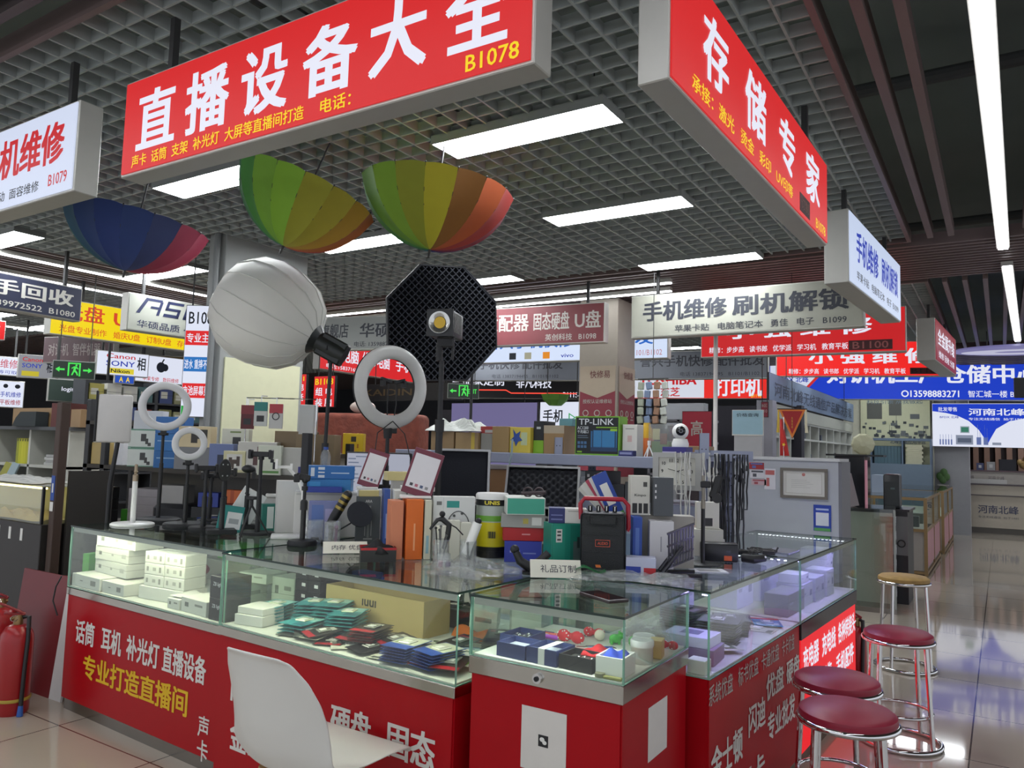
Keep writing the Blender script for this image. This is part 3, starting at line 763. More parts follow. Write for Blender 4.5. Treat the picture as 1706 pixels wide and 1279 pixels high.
spots = [(.40, .07, .3, 'flat'), (.47, .06, .9, 'flat'), (.55, .08, -.4, 'red'), (.62, .10, .5, 'red'), (.52, .05, .2, 'wht'), (.70, .17, .1, 'red'), (.72, .06, -.7, 'wht'),
         (.78, .27, .4, 'red'), (.86, .22, -.3, 'red'), (.92, .34, .2, 'grn'), (1.0, .25, .6, 'wht'), (1.08, .37, -.2, 'blk'), (.95, .11, .15, 'wht'), (1.17, .30, .35, 'blu'), (1.25, .20, .1, 'grn'),
         (1.28, .37, .5, 'blu'), (1.12, .12, .0, 'blu'), (1.31, .07, .3, 'red'), (.65, .2, 1.0, 'blk'), (.83, .09, -.2, 'blk')]
sty = dict(flat=('#4a4d48', '#a9aca2', ((.1, .9, .6, .9, '#7d8078'),)), red=('#2f2b28', '#8d8f86', ((.05, .95, .03, .22, '#b3202a'), (.3, .7, .7, .9, '#c9c6b8'))), wht=('#cfcfbe', '#e0e0d6', ((.1, .9, .7, .92, '#b4b9a0'), (.1, .5, .05, .2, '#6f7468'))),
           grn=('#d7d9c8', '#f0f0e6', ((.1, .9, .05, .35, '#7fae3a'), (.2, .8, .6, .9, '#5b6e50'))), blk=('#232326', '#6e706c', ((.1, .9, .7, .9, '#8f2b30'),)), blu=('#3f7fae', '#a9c4d4', ((.1, .9, .6, .9, '#bcd2dc'), (.0, 1., .0, .15, '#c33a3a'))))
nm = dict(flat='dark grey', red='black and red', wht='cream', grn='green and white', blk='black', blu='blue')
whereabouts = ['at the very front left', 'over its neighbour, front left', 'in front of the teal packs', 'below the right teal stack', 'half under others near the front glass', 'just before the cardboard tray', 'crosswise at the front glass', 'at the foot of the tray',
               'in the middle, between piles', 'behind the white card pile', 'on the pile of bundled cards', 'by the charger boxes', 'near the front centre', 'beside the fan of blue cards', 'at the right front', 'at the right rear', 'under the green one at the right', 'at the right front corner', 'turned edgewise before the tray', 'left of the cream cards']
for k, ((x, y, rz, st), wa) in enumerate(zip(spots, whereabouts)):
    c, b, a = sty[st]; y = max(y, .115); x = min(x, 1.25)
    blister('blister_pack', '%s blister pack lying loose %s of the middle counter' % (nm[st], wa) if 'of' not in wa else '%s blister pack lying loose %s, middle counter' % (nm[st], wa), (*in2(x, y), Z2 + .002 + .011 * (k % 3)), az2 + rz, c, b, w=.12, d=.15, tilt=.06 * ((k % 3) - 1) + .04, group=None, art=a)
def stack(lbl, n, x, y, z0, rz, frame, st, group, w=.12, d=.16, dz=.0105, drift=(.002, .001)):
    c, b, a = sty[st]; p = None
    ordn = ['bottom', 'second', 'third', 'fourth', 'fifth', 'sixth', 'seventh', 'eighth', 'ninth', 'tenth', 'eleventh', 'twelfth']
    for k in range(n):
        pos = 'topmost' if k == n - 1 else ordn[k] + (' from below' if k else '')
        loc = (frame(x, y)[0] + drift[0] * k, frame(x, y)[1] + drift[1] * k, z0 + dz * k)
        l = '%s pack of the %s' % (pos, lbl)
        if p is None: p = blister('blister_pack', l, loc, rz, c, b, w=w, d=d, group=group, art=a)
        else: dup(p, l, loc, rz + random.uniform(-.08, .08))
sty['sd'] = ('#2f4fa0', '#dfe0d2', ((.03, .97, .35, .97, '#cdd0b8'), (.1, .6, .4, .6, '#6d8a3c')))
stack('front pile of white and blue cards, middle counter', 6, 1.03, .1, Z2 + .014, .1, in2, 'sd', 'white and blue cards')
stack('right pile of white and blue cards, middle counter', 6, 1.18, .115, Z2 + .014, -.2, in2, 'sd', 'white and blue cards')
stack('banded pile of black and red cards, middle counter', 5, .76, .18, Z2 + .026, .2, in2, 'red', 'banded black and red cards')
stack('pile of black cards at the right rear, middle counter', 5, 1.22, .45, Z2 + .026, .4, in2, 'blk', 'black cards')
carton('charger_box', 'white cube-shaped box tipped behind the orange pouch, middle counter', .12, .1, .11, (*in2(1.0, .64), Z2 + .03), az2 + .5, WB, [('f', .2, .8, .5, .7, '#8e8e86')], rot=(.35, .1, az2 + .5))
carton('charger_box', 'white box with a hexagon mark at the right rear of the middle counter', .14, .1, .13, (*in2(1.22, .68), Z2), az2 + .15, WB, [('f', .1, .3, .1, .3, '#8e8e86'), ('r', .2, .8, .3, .6, '#c9c9c1')])
carton('charger_box', 'white box standing between two others at the back of the middle counter', .1, .09, .1, (*in2(1.1, .80), Z2), az2 - .3, WB)
carton('device_box', 'long black box at the back of the middle counter behind the tray', .35, .1, .08, (*in2(.75, .68), Z2), az2 + .1, '#1d1e20')
carton('product_box', 'narrow white box upright at the back of the middle counter', .05, .1, .24, (*in2(.50, .80), Z2), az2, WB)
mb = MB(); mb.sheet(lambda u, v: ((u - .5) * .2, (v - .5) * .08, .005 + .035 * math.sin(PI * v) * (1 + .3 * math.sin(9 * u))), 14, 8)
tag(mb.build('pouch', M('#c96a22', .6), None, (*in2(1.02, .55), Z2), az2), 'orange pouch under the white charger boxes, middle counter', 'pouch')
def squiggle(cx, cy, z, r, n, seed, turns=3, jit=.35):
    rnd = random.Random(seed); a = []
    for k in range(n):
        t = k / n * turns * 2 * PI
        a.append((cx + math.cos(t) * r * (1 + rnd.uniform(-jit, jit)), cy + math.sin(t) * r * .6 * (1 + rnd.uniform(-jit, jit)), z + rnd.uniform(0, .012)))
    return a
mb = MB(); mb.tube(squiggle(0, 0, .006, .09, 46, 5), .0025, 6)
tag(mb.build('cable', M('#6e2020', .5), None, (*in2(1.13, .52), Z2), smooth=True), 'thin dark red cable coiled beside the orange pouch, middle counter', 'cable')
mb = MB(); mb.tube(squiggle(0, 0, .006, .1, 60, 8, 4), .003, 6)
tag(mb.build('cable', BLACK, None, (*in2(.77, .68), Z2 + .081), smooth=True), 'black cable heaped on the long black box, middle counter', 'cable')

# corner showcase
def gift_box(label, x, y, rz, w=.15, d=.12, h=.045, col='#1f2c5e', inner='#d6dbe2'):
    t = thing('gift_box', label, 'box', (x, y, Z3), rz, None)
    q = .006
    mb = MB(); mb.bx(-w / 2, w / 2, -d / 2, d / 2, 0, q)
    for a in ((-w / 2, w / 2, -d / 2, -d / 2 + q), (-w / 2, w / 2, d / 2 - q, d / 2), (-w / 2, -w / 2 + q, -d / 2 + q, d / 2 - q), (w / 2 - q, w / 2, -d / 2 + q, d / 2 - q)): mb.bx(*a, q, h)
    mb.build('tray', M(col, .5), t)
    mb = MB(); mb.bx(-w / 2 + q, w / 2 - q, -d / 2 + q, d / 2 - q, q, h * .6); mb.build('insert', M(inner, .4), t)
    return t
g1 = gift_box('leftmost navy gift box in the corner showcase, holding metal badges', -1.46, 2.41, -.02, .11, .13, .042, inner='#3d4468')
g2 = gift_box('middle navy gift box in the corner showcase, with a white pad', -1.395, 2.285, -.04, .115, .11, .046)
g3 = gift_box('right navy gift box in the corner showcase, with a white pad', -1.275, 2.287, -.04, .115, .12, .05)
g4 = gift_box('black tray of silver keyrings at the front of the corner showcase', -1.152, 2.278, -.04, .12, .10, .045, '#17171a', '#4a4a48')
mb = MB(); mb.bx(-.012, .012, -.0615, -.06, .0, .05); mb.bx(-.012, .012, -.061, .061, .05, .0512); mb.build('white_band', WHITE, g3)
def badge(label, x, y, z, col, s=.02, cat='badge', name='metal_badge'):
    mb = MB(); pts = []
    rnd = random.Random(hash((round(x * 1000), round(y * 1000))) & 255)
    n = 10
    poly = [(s * (1 if k % 2 else .6) * math.cos(k * 2 * PI / n), s * (1 if k % 2 else .6) * math.sin(k * 2 * PI / n)) for k in range(n)]
    mb.prism(poly, .003); mb.ball((0, 0, .003), s * .4, 0, (1, 1, .5), 10, 6)
    mb.ring((s * 1.25, 0, .003), s * .35, .0012, 0, 14, 6)
    return tag(mb.build(name, col, None, (x, y, z), rnd.uniform(0, 6), smooth=True), label, cat)
GOLDM = M('#b8a060', .25, .9); SILV = M('#c9c9c9', .2, .95)
for k, (dx, dy) in enumerate(((-.03, -.04), (.02, -.035), (-.025, .01), (.025, .015), (0, .05))):
    badge('%s star badge in the leftmost navy gift box' % ('front left gold', 'front right gold', 'middle left silver', 'middle right silver', 'rear silver')[k], -1.46 + dx * .8, 2.41 + dy * .8, Z3 + .026, GOLDM if k < 2 else SILV)
for k, (dx, dy) in enumerate(((-.03, -.02), (.0, -.02), (.03, -.015), (-.02, .02), (.02, .02))):
    badge('%s keyring in the black tray of the corner showcase' % ('front left', 'front middle', 'front right', 'rear left', 'rear right')[k], -1.152 + dx * 1.2, 2.278 + dy, Z3 + .025, SILV, .014, 'keyring', 'keyring')
for k, (x, y) in enumerate(((-1.49, 2.46), (-1.45, 2.475), (-1.41, 2.465), (-1.34, 2.66), (-1.31, 2.70))):
    badge('%s loose badge behind the navy boxes in the corner showcase' % ('leftmost', 'second from left', 'third from left', 'small silver', 'rearmost')[k], x, y, Z3, SILV if k != 1 else GOLDM, .016)
def cloth(name, label, loc, sx, sy, h, col, seed, cat='cloth'):
    rnd = random.Random(seed); q = [rnd.uniform(0, 6) for _ in range(4)]
    mb = MB(); mb.sheet(lambda u, v: ((u - .5) * sx, (v - .5) * sy, .004 + h * (math.sin(PI * u) * math.sin(PI * v)) ** .3 * (.62 + .38 * math.sin(7 * u + q[0]) * math.sin(6 * v + q[1]))), 14, 12)
    return tag(mb.build(name, M(col, .8), None, loc, smooth=True, thick=.002), label, cat)
t = gift_box('white open box holding a blue cloth, at the right front corner of the showcase', -1.042, 2.29, .05, .09, .11, .06, '#e6e6e0', '#e6e6e0')
cloth('cloth', 'blue cloth folded in the white open box', (-1.042, 2.29, Z3 + .036), .074, .09, .04, '#2f49b4', 2)
carton('gift_tray', 'white tray holding a red cloth, left of the white open box', .085, .1, .025, (-1.14, 2.36, Z3), 0, '#dcdcd6')
cloth('cloth', 'red cloth heaped on the white tray', (-1.14, 2.36, Z3 + .025), .08, .09, .03, '#c3222a', 4)
def tin(label, x, y, r, h):
    t = thing('round_tin', label, 'tin', (x, y, Z3))
    mb = MB(); mb.lathe([(0, 0), (r, 0), (r, h * .72), (0, h * .72)], 32); mb.build('body', M('#bdbdb4', .3, .5), t, smooth=True)
    mb = MB(); mb.lathe([(0, h * .72), (r * 1.07, h * .72), (r * 1.07, h * .94), (r * 1.0, h), (r * .85, h), (r * .85, h * .97), (0, h * .97)], 32); mb.build('lid', M('#d9dcda', .2), t, smooth=True)
tin('front one of the two round lidded tins in the corner showcase', -1.025, 2.46, .037, .075)
tin('rear one of the two round lidded tins in the corner showcase', -1.07, 2.585, .037, .06)
carton('wooden_box', 'small yellow wooden box right of the round tins', .045, .06, .06, (-1.012, 2.555, Z3), .2, '#c9b070')
def bow(label, x, y, s, col='#c4202c'):
    t = thing('hair_bow', label, 'hair bow', (x, y, Z3))
    mb = MB()
    for sg in (-1, 1): mb.ball((sg * s * .55, 0, s * .5), s * .55, 0, (1, .6, .8), 16, 10)
    mb.ball((0, 0, s * .5), s * .25, 0, (1, .9, 1), 10, 8); mb.build('bow', M(col, .7), t, smooth=True)
    mb = MB(); rnd = random.Random(int(x * 999))
    for sg in (-1, 1):
        for k in range(16):
            a, b = rnd.uniform(-1.2, 1.2), rnd.uniform(0, 2 * PI)
            v = Vector((math.cos(a) * math.cos(b), .6 * math.cos(a) * math.sin(b), .8 * math.sin(a))) * s * .55
            mb.ball(v + Vector((sg * s * .55, 0, s * .5)), s * .06, 0, u=6, v=4)
    stuff(mb.build('white_dots', WHITE, t))
bow('large red dotted bow in the middle of the corner showcase', -1.33, 2.53, .05)
bow('red dotted bow with a white ball, behind the large one', -1.30, 2.66, .04)
bow('small red dotted bow at the right rear of the corner showcase', -1.015, 2.67, .035)
mb = MB(); mb.ball((0, 0, .02), .02, u=12, v=8); tag(mb.build('pompom', M('#e6ddc8', .8), None, (-1.265, 2.635, Z3), smooth=True), 'cream ball ornament beside the red dotted bow', 'ornament')
def toy(label, x, y, col, s):
    mb = MB(); mb.ball((0, 0, s), s, 0, (1.3, 1, .9)); mb.ball((s * 1.1, 0, s * 1.6), s * .7); mb.ball((s * .9, s * .5, s * 2.2), s * .25); mb.ball((s * .9, -s * .5, s * 2.2), s * .25)
    for q in ((.7, .6), (.7, -.6), (-.8, .6), (-.8, -.6)): mb.cyl((q[0] * s, q[1] * s, 0), (q[0] * s, q[1] * s, s), s * .3, n=8)
    return tag(mb.build('toy_animal', M(col, .4), None, (x, y, Z3), .6, smooth=True), label, 'toy')
toy('left one of the two small green toy animals in the corner showcase', -1.20, 2.63, '#3fae3c', .018)
toy('right one of the two small green toy animals in the corner showcase', -1.14, 2.66, '#45b84a', .016)
for k, (x, y, rz, c, lb) in enumerate(((-1.43, 2.535, .1, '#a83fc0', 'purple pen left of the red bow'), (-1.41, 2.57, .05, '#e06a5a', 'pink pen left of the red bow'), (-1.27, 2.43, .15, '#b82028', 'red pocket knife in front of the large bow'),
                                       (-1.22, 2.47, .6, '#c9c9c4', 'silver pen behind the black tray'), (-1.18, 2.46, .7, '#b9b060', 'yellowish pen behind the black tray'), (-1.2, 2.50, .65, '#3c54a8', 'blue pen behind the black tray'))):
    mb = MB(); mb.cyl((-.05, 0, .009), (.045, 0, .009), .008, n=10); mb.cyl((.045, 0, .009), (.06, 0, .009), .008, .002, n=10, mat=1); mb.bx(-.05, -.01, -.002, .002, .015, .019, 1)
    tag(mb.build('pen', [M(c, .3), SILV], None, (x, y, Z3), rz, smooth=True), lb + ', corner showcase', 'pen')
carton('card_stack', 'sheaf of cream cards at the left rear of the corner showcase', .12, .09, .012, (-1.46, 2.6, Z3), .4, '#d3d6c2')
for k, (x, y) in enumerate(((-1.09, 2.75), (-1.16, 2.74))):
    mb = MB(); mb.ring((0, 0, .008), .022, .008, n=24, m=8); mb.ring((.01, .005, .02), .016, .006, n=20, m=8)
    tag(mb.build('bracelet', M('#6e604a', .5), None, (x, y, Z3), smooth=True), ('right', 'left')[k] + ' beaded bracelet at the rear of the corner showcase', 'bracelet')
mb = MB(); mb.cyl((0, 0, 0), (0, 0, .012), .016, n=20); tag(mb.build('coin', M('#8d8a70', .4, .6), None, (-1.065, 2.225, Z3), smooth=True), 'round token between the black tray and the white box', 'token')
carton('bar_magnet', 'thin olive bar at the front glass of the corner showcase', .06, .015, .008, (-1.02, 2.222, Z3), .05, '#8f8c4a')
crumple('plastic_sheet', 'crumpled clear wrap against the back glass of the corner showcase', (-1.12, 2.71, Z3 + .0), .2, .08, .12, 21)

# right counter, near half
sty['vio'] = ('#37323f', '#77737f', ((.05, .95, .6, .95, '#54506a'), (.1, .6, .1, .25, '#8e7f9a')))
sty['gry'] = ('#5a5a5e', '#a9a9ae', ((.05, .95, .6, .95, '#8d8f94'),))
carton('device_box', 'purple-brown device box at the front of the right counter, with a white lid beneath', .16, .2, .06, (*in4(.22, .15), Z4), az4 + .1, '#8f7f96')
carton('device_box', 'white device box lying on the purple-brown one in the right counter', .15, .19, .04, (*in4(.22, .16), Z4 + .061), az4 + .05, '#d9d6e6', [('t', .3, .8, .3, .7, '#7d7a9a')])
carton('charger_box', 'little white box in the near front corner of the right counter', .06, .07, .05, (*in4(.05, .06), Z4), az4, WB)
for k in range(3):
    carton('pink_packet', '%s of the pink packets beside the little white box' % ('lowest', 'middle', 'topmost')[k], .12, .07, .01, (*in4(.10, .17), Z4 + .0105 * k), az4 + .2 * k, '#c46a80', cat='packet')
stack('tall near pile of violet-grey cards, right counter', 10, .52, .17, Z4, az4 + .1, in4, 'gry', 'card packs in the right counter', .15, .17, .0108, (.001, .002))
stack('tall rear pile of violet-grey cards, right counter', 11, .6, .36, Z4, az4 - .1, in4, 'vio', 'card packs in the right counter', .15, .17, .0108, (.001, .002))
stack('far pile of violet-grey cards, right counter', 7, .76, .2, Z4, az4 + .3, in4, 'gry', 'card packs in the right counter', .15, .17, .0108, (.001, .002))
stack('back left pile of violet-grey cards, right counter', 6, .33, .40, Z4, az4 + .2, in4, 'vio', 'card packs in the right counter', .15, .17, .0108, (.001, .002))
for k, (x, y, st, lb) in enumerate(((.92, .12, 'wht', 'cream card pack by the front glass'), (.98, .22, 'red', 'black and red card pack'), (1.05, .12, 'blu', 'blue card pack'), (.88, .32, 'blk', 'black card pack'), (.40, .12, 'grn', 'green card pack'))):
    c, b, a = sty[st]; blister('blister_pack', lb + ', loose in the near half of the right counter', (*in4(x, y), Z4 + .004 * k), az4 + k, c, b, art=a)
carton('device_box', 'upright lavender box at the back of the near half of the right counter', .12, .06, .2, (*in4(.95, .5), Z4), az4, '#c4bfdc', [('f', .2, .8, .5, .8, '#a9a4c9')])
carton('device_box', 'upright pale box beside the lavender box in the right counter', .12, .06, .2, (*in4(.78, .5), Z4), az4 + .1, '#bdb8d0', [('f', .2, .8, .2, .4, '#8f8aaf')])
# far half
for k, (x, y, w, d, h, z, c, lb) in enumerate([
    (1.42, .14, .3, .12, .11, 0, '#9a9aa4', 'grey long box at the front glass of the far half, right counter'),
    (1.68, .16, .2, .14, .12, 0, '#d4d6e6', 'white box at the front glass, middle of the far half, right counter'),
    (1.90, .14, .2, .12, .13, 0, '#c9cbe0', 'white box at the front glass right of the middle, right counter'),
    (2.10, .13, .16, .12, .15, 0, '#d9dbea', 'white box beside the far stack, right counter'),
    (1.85, .40, .5, .16, .21, 0, '#dfe2f4', 'large pale box on the back row of the far half, right counter'),
    (1.40, .42, .26, .16, .17, 0, '#d4d6ee', 'pale box on the back row left, right counter'),
    (2.32, .20, .16, .16, .06, 0, '#e2e4f2', 'lowest box of the white stack at the far end, right counter'),
    (2.32, .20, .15, .15, .06, .061, '#e2e4f2', 'second box of the white stack at the far end, right counter'),
    (2.32, .20, .16, .15, .06, .122, '#e6e8f4', 'third box of the white stack at the far end, right counter'),
    (2.32, .20, .15, .16, .06, .183, '#e6e8f4', 'top box of the white stack at the far end, right counter'),
    (1.66, .16, .16, .12, .05, .121, '#e2e4f2', 'thin white box on the middle front box, right counter')]):
    carton('product_box', lb, w, d, h - .0005, (*in4(x, y), Z4 + z), az4, c, [('f', .7, .9, .4, .65, '#8c8fb0'), ('f', .1, .3, .5, .6, '#a9abc4')])
# ------------------------------------------------------------------ things on the counter tops
def fc(x, y, off=0.): return math.atan2(-x, y) + off      # turned to the customers' side
ZT = 1.0005
def post(mb, x, y, z0, z1, r, mat=0, n=12): mb.cyl((x, y, z0), (x, y, z1), r, n=n, mat=mat)
def disc_base(t, r, h, mat, name='base', n=32):
    mb = MB(); mb.lathe([(0, 0), (r, 0), (r, h * .6), (r * .93, h), (0, h)], n); return mb.build(name, mat, t, smooth=True)
# white lamp stand without its lamp
t = thing('lamp_stand', 'white round-footed stand with a bare brass collar on the left counter', 'stand', (-4.25, 2.63, ZT))
disc_base(t, .118, .012, WHITEG, n=40)
mb = MB(); post(mb, 0, 0, .012, .25, .0145, n=20); mb.build('pole', WHITEG, t, smooth=True)
mb = MB(); mb.lathe([(.0, .25), (.0155, .25), (.0155, .285), (.009, .29), (.009, .30), (.012, .305), (.009, .31), (.009, .345), (0, .35)], 20, mtx=None); mb.build('collar', M('#a08f78', .3, .6), t, smooth=True)
# square light panel
x, y = -4.80, 2.80
t = thing('panel_light', 'white rectangular light panel on a black stand, left of the ring lights', 'light panel', (x, y, 0), fc(x, y, -.1))
disc_base(t, .1, .012, BLACK)
mb = MB(); mb.tube([(0, .0, .012), (.0, .0, 1.2), (.03, .02, 1.5)], .014, 10); mb.build('pole', BLACK, t, smooth=True)
mb = MB(); mb.bx(-.1, .1, .0, .03, 1.465, 1.775, bev=.014, seg=3); mb.build('diffuser', M('#cfccc8', .4), t, smooth=True)
mb = MB(); mb.bx(-.095, .095, .031, .045, 1.47, 1.77, bev=.004); mb.bx(-.113, -.101, .0, .045, 1.47, 1.795, 0, bev=.003); mb.build('back_shell', BLACK, t)
# ring lights on the left counter
def ring_light(label, x, y, R_, r_, h, disc, tilt=0, turn=0., gap=False):
    t = thing('ring_light', label, 'ring light', (x, y, ZT), fc(x, y, turn))
    disc_base(t, disc, .018, BLACKM)
    mb = MB(); post(mb, 0, .02, .018, h - R_, .009); post(mb, 0, .02, .018, h * .5, .0125); mb.build('pole', BLACK, t, smooth=True)
    mb = MB(); mb.box((0, .015, h - R_ - .01), (.035, .03, .04), bev=.004); mb.cyl((-.03, .015, h - R_ - .02), (.03, .015, h - R_ - .02), .008, n=10); mb.build('tilt_joint', BLACK, t)
    mb = MB(); mb.ring((0, 0, h), R_ - r_, r_, rot=(PI / 2 + tilt, 0, 0), n=56, m=14, flat=.55); o = mb.build('light_tube', M('#d2d2d2', .35), t, smooth=True)
    mb = MB(); mb.ring((0, r_ * .5, h), R_ - r_, r_ * .95, rot=(PI / 2 + tilt, 0, 0), n=56, m=10, flat=.3); mb.build('back_shell', BLACK, t, smooth=True)
    return t
ring_light('larger of the two white ring lights on the left counter', -4.36, 2.86, .152, .024, .70, .13)
ring_light('smaller white ring light below and right of the larger one, left counter', -4.02, 2.81, .098, .019, .475, .12, turn=.1)
def phone_stand(label, x, y, h, base, head, turn=0., sq=False, name='phone_stand'):
    t = thing(name, label, 'phone stand', (x, y, ZT), fc(x, y, turn))
    if sq: mb = MB(); mb.bx(-base, base, -base * .8, base * .8, 0, .025, bev=.004); mb.build('base', BLACKM, t)
    else: disc_base(t, base, .014, BLACKM)
    mb = MB(); post(mb, 0, 0, .012, h, .010); post(mb, 0, 0, .012, h * .55, .014); mb.build('pole', BLACK, t, smooth=True)
    mb = MB()
    if head == 'clamp':
        mb.box((0, 0, h + .01), (.10, .03, .028), bev=.004); mb.box((-.055, -.01, h + .01), (.016, .05, .05), bev=.004); mb.box((.055, -.01, h + .01), (.016, .05, .05), bev=.004)
        mb.cyl((0, 0, h - .02), (0, 0, h), .016)
    if head == 'oval':
        mb.lathe([(0, -.006), (.034, -.006), (.036, 0), (.034, .006), (0, .006)], 28, mtx=Matrix.Translation((0, -.02, h - .01)) @ Matrix.Rotation(PI / 2 + .15, 4, 'X') @ Matrix.Diagonal((.9, 1.7, 1, 1)))
        for a, b in ((-.012, .03), (.012, .03), (-.012, -.03), (.012, -.03)): mb.ball((a, -.03, h - .01 + b), .004, 1, u=8, v=6)
    if head == 'dome': mb.ball((0, 0, h), .03, 0, (1.3, 1, .8)); mb.box((.03, 0, h - .03), (.02, .02, .05))
    mb.build('phone_clamp', [BLACK, M('#9a9a9a', .3, .8)], t, smooth=True, ang=30)
    return t
phone_stand('black phone stand in front of the larger ring light pole', -4.14, 3.06, .27, .07, 'clamp', .3)
phone_stand('tall black phone stand between the two ring lights', -3.95, 3.02, .30, .07, 'clamp', -.2)
phone_stand('black phone stand with a wide clamp just right of the small ring light', -3.81, 2.78, .33, .08, 'clamp', .1)
phone_stand('square-footed black stand with a domed head', -3.66, 2.95, .34, .06, 'dome', .0, True)
phone_stand('square-footed black stand with an oval plate head', -3.545, 2.70, .35, .075, 'oval', .1, True)
phone_stand('tall thin black phone stand on a thin round foot, beside the mini tripod', -3.40, 2.82, .42, .09, 'clamp', -.3)
# white folding phone stand
t = thing('phone_holder', 'white folding phone holder with a bent arm and a flared clamp', 'phone stand', (-3.13, 2.84, ZT), fc(-3.13, 2.84))
mb = MB(); mb.bx(-.12, .06, -.05, .05, 0, .022, bev=.008, seg=2); mb.build('base', WHITEG, t, smooth=True)
mb = MB(); mb.tube([(.045, 0, .02), (.075, 0, .06), (.055, 0, .11), (.035, 0, .18), (.03, 0, .24), (.0, 0, .31), (-.05, 0, .365)], [.014, .016, .014, .011, .010, .009, .009], 10); mb.build('arm', WHITEG, t, smooth=True)
mb = MB(); mb.bx(-.115, -.03, -.02, .01, .362, .376); mb.box((-.11, -.02, .385), (.012, .05, .05)); mb.box((-.035, -.02, .372), (.012, .05, .03)); mb.build('clamp', WHITEG, t)
# mini tripod
t = thing('mini_tripod', 'thin black mini tripod standing before the white folding holder', 'tripod', (-3.30, 2.69, ZT), .3)
for k in range(3):
    a = k * 2 * PI / 3 + .6
    mb = MB(); mb.tube([(0, 0, .17), (.1 * math.cos(a), .1 * math.sin(a), .004)], [.006, .004], 8); mb.build('leg', BLACK, t)
mb = MB(); mb.cyl((0, 0, .16), (0, 0, .2), .01); mb.box((0, 0, .205), (.045, .03, .018), bev=.003); mb.build('head', BLACK, t)
# desk microphone stand
t = thing('microphone_stand', 'black desk microphone stand with a heavy round foot at the counter front', 'microphone stand', (-2.90, 2.68, ZT), fc(-2.9, 2.68))
mb = MB(); mb.lathe([(0, 0), (.07, 0), (.072, .012), (.066, .024), (.03, .026), (0, .03)], 36); mb.build('base', BLACKM, t, smooth=True)
mb = MB(); post(mb, 0, 0, .025, .19, .013, n=16); mb.build('lower_tube', BLACK, t, smooth=True)
mb = MB(); post(mb, 0, 0, .19, .31, .008); mb.lathe([(0, .17), (.018, .17), (.018, .21), (.012, .22), (0, .22)], 16); mb.lathe([(0, .265), (.015, .265), (.015, .285), (0, .285)], 16); mb.build('upper_tube', BLACK, t, smooth=True)
mb = MB(); mb.box((-.01, 0, .33), (.07, .025, .03), rot=(0, .2, 0), bev=.004); mb.ball((0, 0, .315), .016); mb.box((-.04, -.01, .325), (.03, .03, .04), bev=.004); mb.build('holder', BLACK, t)
# condenser microphone in a stand with a pop filter
t = thing('condenser_microphone', 'black and gold condenser microphone leaning on a jar, with a round pop filter', 'microphone', (-2.80, 2.86, ZT), fc(-2.8, 2.86))
mb = MB(); mb.cyl((-.05, .03, .13), (.01, .03, .24), .024, n=20); mb.cyl((-.075, .03, .085), (-.05, .03, .13), .018, .024, n=20); mb.ball((.01, .03, .24), .024); mb.build('body', BLACK, t, smooth=True)
mb = MB()
for k in range(3):
    p = Vector((-.05, .03, .13)).lerp(Vector((.01, .03, .24)), .4 + .25 * k); d = Vector((.06, 0, .11)).normalized()
    mb.cyl(p - d * .007, p + d * .007, .0255, n=20)
mb.build('gold_band', M('#a08c4a', .3, .7), t, smooth=True)
mb = MB(); mb.lathe([(0, -.003), (.066, -.003), (.066, .003), (0, .003)], 36, mtx=Matrix.Translation((.075, -.04, .15)) @ Matrix.Rotation(1.15, 4, 'X') @ Matrix.Rotation(.3, 4, 'Y')); mb.build('pop_filter', M('#1a1d26', .8), t, smooth=True)
mb = MB(); mb.tube([(.075, -.03, .15), (.03, 0, .1), (-.03, .02, .06), (-.05, .02, .01)], .004, 8); mb.bx(-.11, -.0, -.03, .06, 0, .01, bev=.003); mb.build('bracket', BLACK, t)
def jar(label, x, y, r, h, name='glass_jar'):
    t = thing(name, label, 'jar', (x, y, ZT))
    mb = MB(); mb.lathe([(0, .0), (r, .0), (r, h), (r - .003, h), (r - .003, .005), (0, .005)], 28); mb.build('body', PLASTIC, t, smooth=True)
    return t
jar('clear jar of small black microphones under the pop filter', -2.76, 2.74, .04, .12)
for k, (dx, dy) in enumerate(((-.018, 0), (.012, .012), (.01, -.015))):
    mb = MB(); mb.cyl((0, 0, 0), (.004, 0, .08), .007, n=8); mb.ball((.004, 0, .085), .011, 0, u=10, v=8)
    tag(mb.build('clip_microphone', [BLACK, M('#8a5a8a', .4)][k == 1], None, (-2.76 + dx, 2.74 + dy, ZT + .006), smooth=True), ('left black', 'rear purplish', 'front black')[k] + ' clip microphone in the clear jar under the pop filter', 'microphone')
jar('clear jar of cables left of the pop filter jar', -2.94, 2.80, .042, .11)
mb = MB(); mb.tube(squiggle(0, 0, .008, .022, 40, 12, 5), .003, 6); tag(mb.build('cable', BLACK, None, (-2.94, 2.80, ZT + .003), smooth=True), 'black cable coiled in the clear jar left of the pop filter', 'cable')

